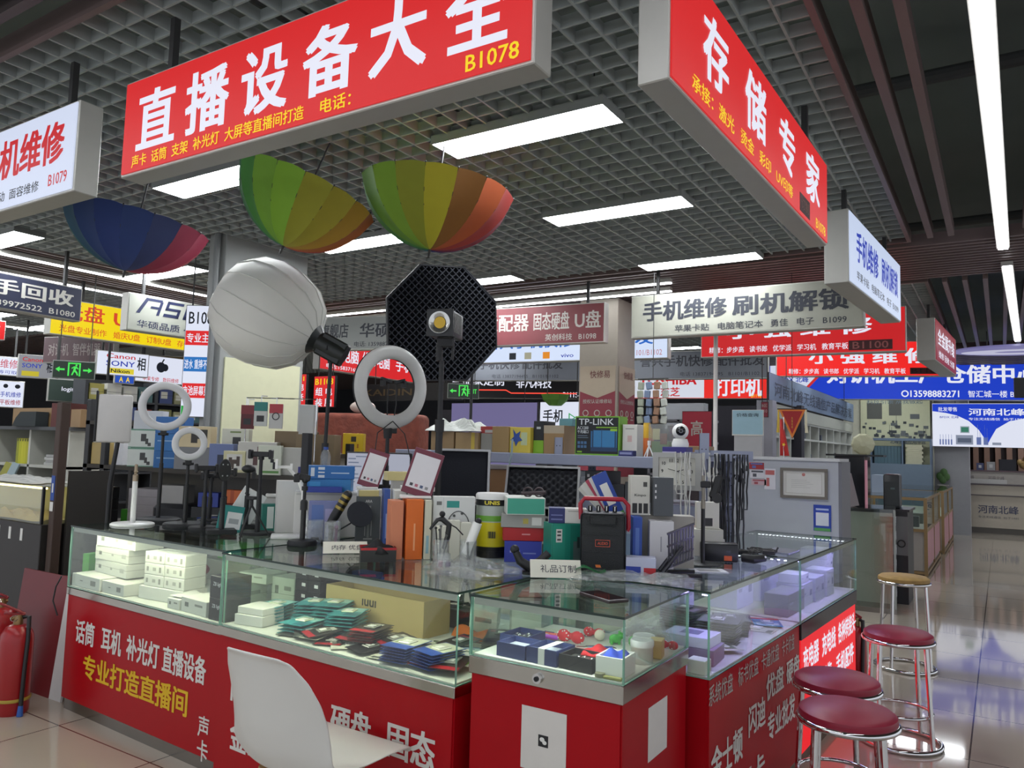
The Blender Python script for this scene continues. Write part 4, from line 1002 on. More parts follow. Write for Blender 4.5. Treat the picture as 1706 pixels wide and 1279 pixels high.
# boxes of the left counter
def up(label, x, y, w, d, h, col, off=0., z=ZT, **k): return carton(k.pop('name', 'product_box'), label, w, d, h, (x, y, z), fc(x, y, off), col, **k)
up('white box leaning like a card, with two dark oval holes', -3.70, 2.92, .14, .03, .2, '#dedfdc', .1, ZT + .035, deco=[('f', .15, .35, .8, .86, '#3a3a3c'), ('f', .6, .8, .8, .86, '#3a3a3c')], rot=(.0, .5, fc(-3.7, 2.92)), name='wall_holder', cat='holder')
up('teal and white packet below the leaning white holder', -3.62, 2.80, .13, .03, .14, '#1f7f7a', -.2, name='packet', cat='packet', deco=[('f', .35, .95, .1, .75, '#d6d9d6'), ('f', .45, .85, .3, .5, '#9aa0a0')], rot=(-.15, .15, fc(-3.62, 2.8)))
up('tall white box behind the thin phone stand, with a brown mark', -3.38, 3.02, .15, .1, .285, '#d8d6d2', .1, deco=[('f', .72, .95, .18, .34, '#6b3f34')], txt=[('f', 'T3', .835, .26, .026, .03, '#e6dcd4')])
up('green bottle-printed carton beside the white folding holder', -3.50, 2.98, .09, .06, .15, '#1f6f62', .2, deco=[('f', .3, .7, .1, .9, '#cfd8d2')])
up('lavender-blue printed box behind the microphone stand', -2.99, 2.90, .15, .045, .2, '#7d84b4', .0, deco=[('f', .1, .5, .3, .9, '#5f79b8'), ('f', .55, .95, .1, .8, '#a9a4cc')])
carton('audio_box', 'lower blue box of the two with white print behind the white folding holder', .23, .15, .068, (-3.10, 3.05, ZT + .239), fc(-3.1, 3.05, -.12), '#2b78b4', group='blue audio boxes', deco=[('f', .05, .3, .2, .8, '#3f94cc')])
carton('audio_box', 'upper blue box with white print behind the white folding holder', .24, .15, .07, (-3.10, 3.05, ZT + .308), fc(-3.1, 3.05, .05), '#2768aa', group='blue audio boxes', deco=[('f', .04, .12, .2, .85, '#cdd6dc'), ('f', .2, .34, .1, .3, '#cdd6dc'), ('f', .2, .34, .45, .55, '#cdd6dc'), ('f', .2, .34, .7, .9, '#cdd6dc'), ('f', .48, .88, .42, .5, '#b9cfe0')])
carton('lid_tray', 'dark blue lid lying in front of the two blue audio boxes', 0.2, .05, .03, (-3.05, 2.945, ZT + .239), fc(-3.1, 3.05, .0), '#2a3d94')
carton('storage_box', 'large white carton under the blue audio boxes', .38, .16, .238, (-3.10, 3.06, ZT), fc(-3.1, 3.06), '#cfcdc8', [('f', .02, .98, .93, .97, '#b4b4b0')])
for k in range(2):
    carton('product_box', ('lower', 'upper')[k] + ' white box of the pair at the foot of the left payment board', .13, .1, (.2, .06)[k], (-2.86, 3.10, ZT + .2005 * k), fc(-2.86, 3.1), '#d9d7d2')
# microphone box with its printed picture
t = up('dark grey microphone box with a printed microphone and three letters', -2.735, 2.96, .12, .035, .235, '#4a5052', .12, name='microphone_box',
       deco=[('f', .41, .6, .50, .80, '#9a9c98'), ('f', .44, .57, .52, .78, '#b4b4ae'), ('f', .46, .55, .12, .5, '#6f7472'), ('f', .36, .39, .16, .6, '#8f928f'), ('f', .62, .65, .16, .6, '#8f928f'), ('f', .32, .69, .08, .11, '#8f928f')], txt=[('f', 'ARA', .5, .9, .034, .014, '#d4d6d4')])
up('blue book-like box standing right of the dark grey microphone box', -2.68, 3.03, .03, .10, .275, '#3f5aa0', .12, deco=[('f', .35, .65, .1, .55, '#8fa0cc')])
up('white keyboard box with a barcode, left of the small blue box', -2.588, 3.02, .055, .18, .275, '#dcdad4', .1, deco=[('f', .3, .75, .72, .86, '#6d6f6a'), ('f', .4, .6, .2, .5, '#b4b4ae')])
up('grey-white carton behind the small blue box', -2.55, 3.08, .05, .18, .29, '#c2c1bc', .1, deco=[('r', .1, .3, .7, .9, '#8a8a86')])
up('white carton behind the grey-white one', -2.70, 3.15, .08, .08, .315, '#d6d4ce', .1)
up('small blue box with white letters along its spine', -2.49, 2.90, .05, .06, .13, '#3b86b4', .1, txt=[('F', 'MEIIC', .5, .5, .1, .022, '#dfe9ee')])
carton('adapter_box', 'yellowish box lying on top of the white cartons', .15, .1, .045, (-2.68, 3.13, ZT + .3155), fc(-2.62, 3.1, .2), '#cdbf86', deco=[('f', .7, .9, .3, .7, '#8d835c')])
carton('adapter_box', 'small yellowish box on top of the dark grey microphone box', .1, .035, .03, (-2.735, 2.96, ZT + .2355), fc(-2.74, 2.93, .12), '#c4b67c')
up('thin white box bridging between the keyboard box and the orange box', -2.41, 2.95, .10, .08, .28, '#3a3b3c', .1, name='device_box')
carton('product_box', 'flat white box on the dark upright carton left of the orange box', .16, .12, .022, (-2.41, 2.95, ZT + .2805), fc(-2.36, 3.0, .1), '#dcdbd4')
up('orange box wrapped in film, left of the white earphone box', -2.245, 2.72, .075, .14, .262, '#d8671a', .16, name='orange_box', deco=[('f', .45, .55, .15, .6, '#e8a070')])
up('pale orange film-wrapped side pack against the orange box', -2.295, 2.66, .055, .12, .255, '#cf7f5c', .16, name='orange_pack')
up('slim cream box between the orange box and the white earphone box', -2.205, 2.765, .03, .14, .26, '#cfcdb8', .16, deco=[('f', .3, .7, .1, .4, '#8fb4c0')])
t = up('tall white earphone box with a teal label and a printed neckband', -2.107, 2.842, .19, .055, .275, '#d9dad6', .12, name='earphone_box', deco=[('f', .32, .62, .82, .93, '#2f8f86'), ('f', .08, .2, .86, .92, '#6f6f6c'), ('f', .02, .2, .06, .12, '#8f908c'), ('f', .24, .245, .02, .98, '#b0b0ac')])
mb = MB(); mb.tube([(-.03 + .05 - .05 * math.cos(a), -.0295, .14 + .07 * math.sin(a)) for a in [k * PI / 14 for k in range(15)]], .0022, 6); mb.ball((.0, -.0295, .19), .006, u=8, v=6); mb.ball((.035, -.0295, .2), .006, u=8, v=6); mb.build('printed_neckband', M('#4a4c4c', .5), t)
for k, (dx, h) in enumerate(((0, .15), (.053, .175), (.106, .165))):
    up(('left', 'middle', 'right')[k] + ' one of the three cream boxes behind the pen jars', -2.092 + dx * .66, 2.743 + dx * .72, .05, .06, h, '#dad8c8', .1, group='cream boxes behind the pen jars')
# payment boards: maroon frame, white field, tilted back (code left out)
def pay_board(label, x, y, z, w, h, off, lean=-.32):
    t = thing('payment_board', label, 'payment board', (x, y, z), fc(x, y, off))
    mt = Matrix.Rotation(lean, 4, 'X') @ Matrix.Rotation(.30, 4, 'Y')
    mb = MB(); mb.bx(-w / 2, w / 2, -.004, .004, .0, h, mtx=mt, bev=.002); mb.build('board', M('#6e2a3c', .4), t)
    mb = MB(); mb.bx(-w * .42, w * .42, -.0055, -.004, h * .13, h * .88, mtx=mt); o = mb.build('white_field', M('#d9d6d8', .4), t)
    mb = MB()
    for k in range(4): mb.bx(-w * .3 + k * w * .17, -w * .3 + k * w * .17 + w * .1, -.0065, -.0055, h * .17, h * .23, k, mtx=mt)
    mb.build('pay_marks', [M('#3a3a40', .5), M('#b06a78', .5), M('#4a5a78', .5), M('#8a8a8a', .5)], t)
    mb = MB(); mb.bx(-w * .25, w * .25, .004, .03, -.0, h * .25, mtx=mt); mb.bx(-w * .5, w * .5, -.03, .07, -.012, -.0, 0, bev=.003); mb.build('foot', WHITEG, t)
    return t
pay_board('left maroon payment board with a white field, standing on white boxes', -2.87, 3.09, 1.2735, .115, .21, .0)
pay_board('right maroon payment board with a white field, on the orange box', -2.24, 2.73, ZT + .275, .14, .22, .05)
# pen jars
jar('left clear jar holding a dark bent stylus, at the counter front', -2.0, 2.62, .034, .11)
jar('right clear jar holding a white tube and black tools, at the counter front', -1.89, 2.66, .036, .11)
jar('small clear jar of coloured clips between the two tool jars', -1.95, 2.57, .03, .06)
for k in range(5):
    mb = MB(); a = k * 1.3; mb.cyl((0, 0, 0), (.015 * math.cos(a), .015 * math.sin(a), .12 + .01 * k), .003, n=8); mb.ball((.015 * math.cos(a), .015 * math.sin(a), .12 + .01 * k), .006, u=8, v=6)
    tag(mb.build('stylus', [M('#5a5a58', .4), BLACK][k % 2], None, (-2.0 + .01 * math.cos(a), 2.62 + .01 * math.sin(a), ZT + .006)), '%s stylus in the left clear jar at the counter front' % ('shortest grey', 'short black', 'middle grey', 'long black', 'longest grey')[k], 'stylus')
mb = MB(); mb.tube([(-.05, 0, .13), (-.02, 0, .17), (.0, 0, .175), (.03, 0, .15), (.025, 0, .1), (.01, 0, .05)], [.005, .009, .013, .013, .012, .01], 10); mb.ball((0, 0, .195), .013, u=12, v=8); mb.tube([(.02, 0, .16), (.06, -.01, .14), (.09, -.01, .11)], .003, 6)
tag(mb.build('clip_lamp', BLACK, None, (-2.0, 2.62, ZT + .02), fc(-2, 2.62), smooth=True), 'black bent clip lamp with a ball tip in the left clear jar', 'clip lamp')
mb = MB(); mb.cyl((0, 0, .05), (.045, 0, .18), .02, n=16); mb.ball((.048, 0, .186), .014, 1, u=12, v=8)
tag(mb.build('tube', [WHITEG, BLACK], None, (-1.9, 2.66, ZT + .004), fc(-1.9, 2.66), smooth=True), 'white tube with a black tip leaning out of the right clear jar', 'tube')
for k in range(4):
    mb = MB(); mb.cyl((0, 0, 0), (.02 * math.cos(k * 2 + 1), .02 * math.sin(k * 2 + 1), .1), .005, n=8)
    tag(mb.build('screwdriver', [BLACK, M('#5c5c5a', .4)][k % 2], None, (-1.885, 2.66, ZT + .006)), '%s tool in the right clear jar at the counter front' % ('black upright', 'grey leaning', 'black leaning', 'grey upright')[k], 'tool')
for k, c in enumerate(('#a85a78', '#d0d0d0', '#5a4a6a')):
    mb = MB(); mb.box((0, 0, .012), (.02, .02, .024), bev=.003); tag(mb.build('clip', M(c, .4), None, (-1.96 + .018 * k, 2.57 + .005 * (k % 2), ZT + .006), k), '%s clip in the small clear jar' % ('pink', 'white', 'violet')[k], 'clip')
crumple('plastic_wrap', 'long heap of clear plastic wrap along the middle counter edge, left of the black stand', (-1.84, 2.62, ZT), .36, .2, .06, 31)
crumple('plastic_wrap', 'smaller clear plastic wrap with dark parts inside, by the small clear jar', (-1.80, 2.48, ZT), .24, .13, .03, 33)
# the white bucket of discs
t = thing('disc_bucket', 'round disc bucket with a white lid, black band and yellow label', 'bucket', (-2.005, 3.005, ZT))
r = .074
mb = MB(); mb.lathe([(0, 0), (r, 0), (r, .075), (r, .075)], 36); mb.lathe([(r, .0), (r * 1.02, .0), (r * 1.02, .03), (r, .03)], 36); mb.build('black_base', BLACK, t, smooth=True)
mb = MB(); mb.lathe([(0, .035), (r * 1.01, .05), (r * 1.01, .16), (0, .16)], 36); mb.build('yellow_label', M('#d9cc1c', .35), t, smooth=True)
mb = MB(); mb.lathe([(0, .16), (r, .16), (r, .235), (0, .235)], 36); mb.lathe([(r, .165), (r * 1.012, .165), (r * 1.012, .19), (r, .19)], 36, 1); mb.build('label_sleeve', [M('#b4bcb4', .3), M('#6fae3a', .4)], t, smooth=True)
mb = MB(); mb.lathe([(0, .235), (r * 1.02, .235), (r * 1.02, .262), (0, .262)], 36); mb.build('black_band', BLACK, t, smooth=True)
mb = MB(); mb.lathe([(0, .262), (r * 1.05, .262), (r * 1.05, .282), (r * .97, .29), (0, .29)], 36); mb.build('lid', WHITEG, t, smooth=True)
mb = MB(); mb.tube([(-r * 1.05, 0, .25), (-r * 1.35, -.02, .24), (-r * 1.4, -.03, .2), (-r * 1.2, -.02, .19)], .004, 8); mb.build('handle', WHITEG, t, smooth=True)
a = fc(-2.005, 3.005)
text('UNIS', M('#d8c83a', .4), .07, .018, t, (math.sin(a) * r * 1.06, -math.cos(a) * r * 1.06, .249), (PI / 2, 0, a), bold=.04)
mb = MB()
for k in range(9): mb.bx(-.016 + k * .0038, -.016 + k * .0038 + (.0015 + .001 * (k % 3)), -.001, 0, 0, .03)
mb.build('barcode', BLACK, t, (math.sin(a + .0) * r * 1.03, -math.cos(a) * r * 1.03, .09), rz=a)
# the stack of coloured boxes
sx, sy = -1.83, 3.0
for k, (w, d, h, z, o, c, dd, lb) in enumerate([
    (.165, .14, .092, 0, .02, '#3540a4', [('f', .15, .42, .45, .55, '#aab0dc'), ('f', .5, .85, .4, .46, '#7f86c4'), ('r', 0, 1, 0, 1, '#8d8f9a')], 'blue film-wrapped box at the bottom of the coloured stack'),
    (.185, .13, .058, .0925, .06, '#b0181e', [('f', .45, .65, .45, .55, '#d89090'), ('r', 0, 1, 0, 1, '#18181a')], 'red and black box, second in the coloured stack'),
    (.195, .15, .058, .151, -.02, '#9a9994', [('f', .5, .62, .3, .7, '#b0a04a'), ('f', .7, .92, .2, .8, '#d2d0cb'), ('r', .1, .9, .15, .85, '#8a8984')], 'grey box with a small yellow mark, third in the coloured stack'),
    (.17, .2, .075, .2095, .1, '#d5d7d0', [('f', .02, .98, .05, .95, '#3f9f86'), ('r', .6, .8, .1, .4, '#6d6a5c')], 'white box with a mint green end on top of the coloured stack')]):
    carton('product_box', lb, w, d, h - .0005, (sx, sy, ZT + z), fc(sx, sy, o), c, dd, group=None)
mb = MB()
for k in range(2): mb.ring((k * .05, 0, .02), .02, .004, rot=(1.3, 0, 0), n=20, m=6)
mb.tube([(-.03, 0, .012), (.08, .0, .02)], .008, 8); tag(mb.build('headset', M('#3a2c30', .35), None, (sx + .02, sy, ZT + .285), fc(sx, sy), smooth=True), 'dark earphones lying on top of the coloured stack', 'earphones')
tl = carton('earphone_box', 'teal green box with a barcode and printed earphone picture', .17, .11, .185, (-1.60, 2.98, ZT), fc(-1.6, 2.98, .35), '#14826e', [('f', .04, .36, .02, .98, '#1d9079'), ('f', .12, .28, .58, .88, '#d8d6d0'), ('f', .15, .25, .62, .66, '#4a4a48'), ('f', .15, .25, .72, .76, '#4a4a48'), ('f', .15, .25, .8, .84, '#4a4a48'), ('f', .5, .95, .02, .98, '#15705f'), ('f', .58, .9, .1, .6, '#4f605c'), ('f', .68, .8, .45, .7, '#23322e')])
carton('adapter_box', 'navy and white box lying on the teal green box', .165, .09, .062, (-1.60, 2.99, ZT + .1855), fc(-1.6, 2.98, .05), '#cfcdc6', [('f', .0, .42, 0, 1, '#232a64'), ('f', .06, .36, .2, .3, '#6a70a4'), ('f', .06, .36, .5, .58, '#6a70a4'), ('f', .5, .8, .8, .86, '#9a9a94'), ('t', 0, .42, 0, 1, '#2a3170')])
# portable speaker
x, y = -1.40, 2.93
t = thing('portable_speaker', 'black portable speaker with knobs and a red carrying handle', 'speaker', (x, y, ZT), fc(x, y, -.02))
mb = MB(); mb.bx(-.095, .095, -.02, .1, 0, .245, bev=.022, seg=3); mb.build('cabinet', M('#1c1d26', .45), t, smooth=True)
mb = MB(); mb.bx(-.09, .09, -.034, -.021, .006, .24, bev=.012, seg=2)
for q in ((-.075, .02), (.075, .02), (-.075, .225), (.075, .225)): mb.cyl((q[0], -.034, q[1]), (q[0], -.038, q[1]), .006, n=10)
mb.bx(-.085, .085, -.036, -.034, .156, .159); mb.bx(-.085, .085, -.036, -.034, .085, .088)
mb.bx(-.055, .055, -.042, -.034, .195, .235, 0, bev=.006)
mb.build('grille', M('#2b2d2e', .7, bump=.6, scale=300), t, smooth=True)
mb = MB()
for a_ in ((-.03, .03, .134, .136), (-.03, .03, .108, .11), (-.03, -.028, .11, .134), (.028, .03, .11, .134)): mb.bx(a_[0], a_[1], -.0368, -.034, a_[2], a_[3])
mb.build('badge_frame', M('#c9523a', .4), t)
text('AUDIO', M('#c9523a', .4), .042, .012, t, (0, -.0362, .122), bold=.02)
for k in range(4):
    mb = MB(); mb.cyl((-.055 + .034 * k, .03, .245), (-.055 + .034 * k, .022, .27), .009, n=14); mb.bx(-.057 + .034 * k, -.053 + .034 * k, .012, .02, .25, .268, 1); mb.build('knob', [BLACK, WHITE], t, smooth=True)
mb = MB(); mb.tube([(-.093, .04, .21), (-.098, .045, .275), (-.08, .045, .298), (.08, .045, .298), (.102, .045, .275), (.105, .04, .18), (.098, .04, .17)], .010, 10); mb.build('handle', M('#a3142a', .3), t, smooth=True)
# black holder, handwritten cards, open red and black box
t = thing('clamp_holder', 'black plastic clamp holder lying behind the gift card', 'holder', (-1.60, 2.70, ZT), fc(-1.6, 2.7))
mb = MB(); mb.tube([(-.07, 0, .09), (-.05, 0, .05), (-.01, 0, .025), (.03, 0, .05), (.065, 0, .085)], [.014, .018, .024, .018, .016], 10); mb.ball((-.072, 0, .095), .018); mb.build('jaw', BLACK, t, smooth=True)
mb = MB(); mb.tube([(-.01, 0, .025), (.03, -.02, .012), (.06, -.03, .01)], .01, 8); mb.bx(-.04, .05, -.03, .03, 0, .012, bev=.003); mb.build('foot', BLACK, t)
def card(label, s, x, y, w, h, off, lean, tm=M('#2c2c3a', .6)):
    t = thing('handwritten_card', label, 'card', (x, y, ZT + .002), fc(x, y, off), rot=(lean, 0, fc(x, y, off)))
    mb = MB(); mb.bx(-w / 2, w / 2, 0, .0015, .002, h); mb.build('card', M('#d6d4c4', .6), t)
    text(s, tm, w * .7, h * .42, t, (0.01, -.001, h * .5), bold=.003)
    return t
card('handwritten card reading gifts made to order, propped on the corner showcase', '礼品订制', -1.47, 2.665, .20, .085, .10, -.75)
card('handwritten card naming memory and drives, left of the open red and black box', '内存 优盘', -2.53, 2.60, .20, .075, .05, -.9)
t = thing('open_box', 'open black and red box with crumpled black film inside', 'box', (-2.29, 2.55, ZT), fc(-2.28, 2.56, .08))
mb = MB(); mb.bx(-.075, .075, -.05, .05, 0, .004); mb.bx(-.075, .075, -.05, -.046, .004, .05, 0); mb.bx(-.075, .075, .046, .05, .004, .062, 1); mb.bx(-.075, -.071, -.046, .046, .004, .05, 0); mb.bx(.071, .075, -.046, .046, .004, .06, 1); mb.bx(-.0752, .0752, -.0505, -.046, .05, .06, 1)
mb.build('tray', [BLACK, M('#a8141e', .4)], t)
cloth('wrapping_film', 'crumpled black film in the open black and red box', (-2.29, 2.55, ZT + .03), .13, .09, .06, '#1d1d20', 6, 'film')
# phone on the corner showcase
t = thing('mobile_phone', 'dark mobile phone lying on the corner showcase', 'phone', (-1.15, 2.42, ZT), 1.095)
mb = MB(); mb.bx(-.042, .042, -.085, .085, 0, .012, bev=.0045, seg=2); mb.build('body', M('#2a1c1e', .3), t, smooth=True)
mb = MB(); mb.bx(-.037, .037, -.079, .079, .012, .0126); mb.build('screen', M('#2c1a1c', .08), t)
# bags of the right part
t = thing('snack_bag', 'clear and green printed bag lying right of the gift card', 'bag', (-1.30, 2.82, ZT), .5)
o = crumple('bag_film', 'x', (0, 0, 0), .34, .16, .035, 41); del o['label'], o['category']; o.parent = t
mb = MB(); mb.sheet(lambda u, v: ((u - .5) * .12 - .09, (v - .5) * .07, .034 + .01 * math.sin(6 * u)), 10, 6); mb.build('green_print', M('#1d6b3a', .4), t, thick=.001)
mb = MB(); mb.sheet(lambda u, v: ((u - .5) * .02 - .06, (v - .5) * .07, .046), 2, 6); mb.build('orange_stripe', M('#c96a2a', .4), t, thick=.001)
crumple('plastic_bag', 'crumpled clear bag with a dark print in front of the grey laptop stand', (-1.1, 2.88, ZT), .22, .16, .04, 44)
carton('cable_sleeve', 'blue and red small boxes behind the speaker foot', .12, .08, .07, (-1.26, 3.0, ZT), fc(-1.28, 3.06), '#b9bcd0', [('f', 0, .5, 0, .5, '#2b3f9a'), ('f', .6, 1, 0, .45, '#b0222a')])
# laptop stand
x, y = -1.11, 3.05
t = thing('laptop_stand', 'grey slotted aluminium laptop stand unfolded on the right counter', 'laptop stand', (x, y, ZT), fc(x, y, .25))
mt = Matrix.Translation((0, 0, .12)) @ Matrix.Rotation(-.35, 4, 'Y') @ Matrix.Rotation(.2, 4, 'Z') @ Matrix.Rotation(-.9, 4, 'X')
mb = MB()
for k in range(9): mb.bx(-.055 + .0135 * k, -.048 + .0135 * k, -.1, .1, 0, .006, mtx=mt)
for q in (-.1, -.03, .04, .094): mb.bx(-.06, .065, q, q + .008, .0, .0062, mtx=mt)
mb.build('top_plate', M('#77767a', .35, .7), t)
mb = MB(); mb.tube([(-.07, 0, .015), (-.02, .0, .08), (.01, .01, .12)], .009, 8); mb.tube([(-.07, .06, .015), (-.02, .06, .08), (.01, .06, .12)], .009, 8); mb.build('link_arm', M('#3a3a3e', .3, .6), t)
mb = MB(); mb.tube([(-.08, -.02, .008), (.08, -.03, .008)], .008, 8); mb.tube([(-.08, .08, .008), (.08, .08, .008)], .008, 8); mb.tube([(-.08, -.02, .008), (-.08, .08, .008)], .008, 8); mb.build('foot_frame', BLACK, t)
# boxes behind it
up('blue spine box left of the white boxed stand', -1.325, 3.10, .04, .10, .225, '#2b4fa8', .1, deco=[('f', .3, .7, .2, .8, '#5a7ac4')])
up('white box with a printed stand, behind the laptop stand', -1.235, 3.15, .10, .10, .21, '#d4d2d4', .1, deco=[('r', .2, .7, .2, .6, '#6a6a70'), ('f', .45, .5, .4, .7, '#9a9aa0')])
up('brown carton behind the speaker', -1.48, 3.20, .10, .12, .16, '#8f7450', .1)
up('white cable box with black windows, on the cartons behind the speaker', -1.345, 3.17, .085, .06, .17, '#d2d0c4', .2, ZT + .226, deco=[('f', .1, .9, .05, .3, '#232323'), ('f', .35, .42, .05, .3, '#d2d0c4'), ('f', .6, .67, .05, .3, '#d2d0c4'), ('f', .65, .85, .72, .84, '#4a4a46')], txt=[('f', 'Kinpo', .5, .5, .05, .014, '#4a4a48')])
up('dark grey box with three white dots, beside the white cable box', -1.255, 3.21, .085, .08, .165, '#4c5054', .2, ZT + .226, deco=[('f', .06, .14, .75, .82, '#d0d0d0'), ('f', .06, .14, .6, .67, '#d0d0d0'), ('f', .06, .14, .45, .52, '#d0d0d0')])
up('wide grey carton carrying the white cable box and the dark grey box', -1.27, 3.26, .26, .10, .225, '#9a968c', .15)
# fan of hanging payment cards
t = thing('card_bundle', 'bundle of long cards tied together, the front one blue with a white field', 'card bundle', (-1.50, 3.16, ZT + .1605), fc(-1.45, 3.14))
for k in range(6):
    mb = MB(); mb.bx(-.035, .035, .006 * k, .006 * k + .002, 0, .24, mtx=Matrix.Translation((.07, 0, .02)) @ Matrix.Rotation(-.45 - .07 * k, 4, 'Y'))
    mb.build('card', [M('#26469c', .4), M('#d4d2cc', .5), M('#a83a52', .5), M('#cfcfc4', .5), M('#d4d2cc', .5), M('#c9c7bd', .5)][k], t)
mt = Matrix.Translation((.07, 0, .02)) @ Matrix.Rotation(-.45, 4, 'Y')
mb = MB(); mb.bx(-.018, .018, -.002, 0, .09, .19, mtx=mt); mb.build('white_field', WHITE, t)
mb = MB(); mb.bx(-.035, .035, -.0015, 0, .0, .05, mtx=mt); mb.build('green_print', M('#4f8f4a', .5), t)
# thin pole stand with a clamp, and the small black speaker
x, y = -1.15, 3.45
t = thing('pole_stand', 'thin black pole on a round foot with a clamp lamp, right counter', 'stand', (x, y, ZT), fc(x, y))
disc_base(t, .085, .008, BLACKM)
mb = MB(); post(mb, 0, 0, .008, .27, .009); mb.build('lower_tube', BLACK, t, smooth=True)
mb = MB(); post(mb, 0, 0, .23, .40, .007); post(mb, 0, 0, .25, .29, .0105); mb.build('upper_tube', M('#8a8478', .35, .6), t, smooth=True)
mb = MB(); mb.box((.01, 0, .36), (.045, .03, .03), bev=.004); mb.box((.055, 0, .35), (.035, .03, .11), rot=(0, .3, 0), bev=.008); mb.cyl((.06, -.02, .30), (.06, .02, .30), .022, n=16); mb.build('clamp_lamp', BLACK, t)
t = thing('small_speaker', 'small black box speaker with an orange sticker, behind the pole stand', 'speaker', (-1.13, 3.62, ZT), fc(-1.13, 3.62, .1))
mb = MB(); mb.bx(-.085, .085, -.04, .04, 0, .085, bev=.008, seg=2); mb.build('body', M('#15161a', .35), t, smooth=True)
mb = MB(); mb.bx(.02, .055, -.0415, -.04, .008, .03); mb.build('sticker', M('#d0582a', .5), t)
mb = MB(); mb.bx(.03, .05, -.0412, -.04, .045, .055); mb.build('display', M('#3a3c44', .2), t)
mb = MB(); mb.tube([(.0, 0, .02), (.05, -.02, .018), (.1, 0, .025)], [.02, .02, .016], 12); mb.ball((.1, -.012, .03), .006, 1, u=8, v=6)
tag(mb.build('barcode_scanner', [BLACK, M('#e8e8ee', .3)], None, (-1.03, 3.66, ZT), .3, smooth=True), 'black hand scanner lying right of the small speaker', 'scanner')
for k, (x, y, c) in enumerate(((-1.12, 3.98, BLACK), (-1.05, 4.10, BLACK))):
    mb = MB(); mb.tube(squiggle(0, 0, .006, .07, 54, 15 + k, 4), .005, 6)
    tag(mb.build('cable', c, None, (x, y, ZT), smooth=True), ('near', 'far')[k] + ' black cable coiled on the right counter beside the dot lights', 'cable')
mb = MB(); mb.bx(-.03, .03, -.012, .012, 0, .02, bev=.003); mb.cyl((.03, 0, .01), (.045, 0, .04), .004, n=6); mb.cyl((.03, .008, .01), (.045, .008, .04), .004, n=6)
tag(mb.build('power_plug', BLACK, None, (-1.0, 4.02, ZT), .3), 'black power plug on the right counter, prongs up', 'plug')
carton('tablet', 'thin grey tablet under the far cable on the right counter', .2, .13, .008, (-.98, 4.2, ZT), az4, '#6d6f7c')
carton('leaflet', 'white leaflet on the glass in front of the pole stand', .15, .1, .003, (-1.07, 3.28, ZT), .6, '#c9c9d4', [('t', .2, .8, .2, .8, '#7a7a80')])
for k, (x, y, w, d, h, z, c, lb) in enumerate(((-1.24, 3.78, .14, .1, .13, 0, '#cbc9be', 'white box leaning pile behind the small speaker'), (-1.3, 3.9, .2, .1, .07, 0, '#c9c7c0', 'flat white box left of the cable piles'),
        (-1.24, 3.78, .11, .05, .13, .131, '#d6d4c8', 'white earphone box standing on the pile behind the small speaker'), (-1.3, 3.9, .12, .08, .05, .071, '#3a3a36', 'small dark box on the flat white box'))):
    up(lb, x, y, w, d, h, c, .2, ZT + z, deco=[('f', .3, .7, .1, .4, '#2f2f30')] if k == 2 else [])
crumple('paper', 'orange-brown paper on the small dark box by the cables', (-1.3, 3.9, ZT + .122), .1, .06, .02, 51, M('#c08a68', .6), 'paper')
# ------------------------------------------------------------------ studio lights, ring light, umbrellas
def tripod_legs(t, r=.11, h=.42):
    for k in range(3):
        a = k * 2 * PI / 3 + .4
        mb = MB(); mb.tube([(.02 * math.cos(a), .02 * math.sin(a), h), (r * math.cos(a), r * math.sin(a), .01)], .01, 8); mb.build('leg', BLACK, t)
# white lantern softbox
x, y = -3.55, 3.43
t = thing('lantern_softbox', 'round white lantern softbox with a black lamp on a tall black stand', 'studio light', (x, y, 0))
tripod_legs(t)
mb = MB(); post(mb, 0, 0, .4, 1.45, .016); mb.tube([(0, 0, 1.45), (.015, 0, 2.06)], .012, 10); post(mb, 0, 0, 1.4, 1.5, .022); mb.build('stand_pole', BLACK, t, smooth=True)
cx, cy, cz = -.35, -.20, 2.305
ax = Vector((-.33, -.2, .20)).normalized()
q = ax.to_track_quat('Z', 'Y').to_matrix().to_4x4()
mb = MB(); n = 14
prof = [(.10, -.335), (.2, -.30), (.29, -.2), (.338, -.06), (.345, .05), (.315, .17), (.24, .27), (.12, .325), (.05, .333), (0, .335)]
mb.lathe(prof, n, 0, Matrix.Translation((cx, cy, cz)) @ q)
lan = mb.build('lantern_shade', M('#e2e0d8', .75, var=.02), t, smooth=True, ang=50)
mb = MB()
for k in range(n):
    a = k * 2 * PI / n
    mb.tube([Vector((cx, cy, cz)) + (q @ Vector((r_ * math.cos(a) * 1.004, r_ * math.sin(a) * 1.004, z_))) for r_, z_ in prof[:-1]], .0035, 5)
mb.build('seam', M('#cfcec6', .8), t)
mb = MB(); mt = Matrix.Translation((cx, cy, cz)) @ q
mb.lathe([(0, -.56), (.06, -.56), (.066, -.5), (.066, -.37), (.1, -.335), (.1, -.33), (0, -.33)], 20, 0, mt); mb.bx(-.05, .05, -.075, .075, -.56, -.38, mtx=mt, bev=.01)
mb.build('lamp_head', M('#202422', .4), t, smooth=True, ang=35)
mb = MB(); mb.cyl((.015, 0, 2.0), (.015, 0, 2.09), .02); mb.box((.015, 0, 2.09), (.03, .1, .03)); mb.cyl((.0, .03, 2.04), (.05, .03, 2.04), .012); mb.build('bracket', BLACK, t)

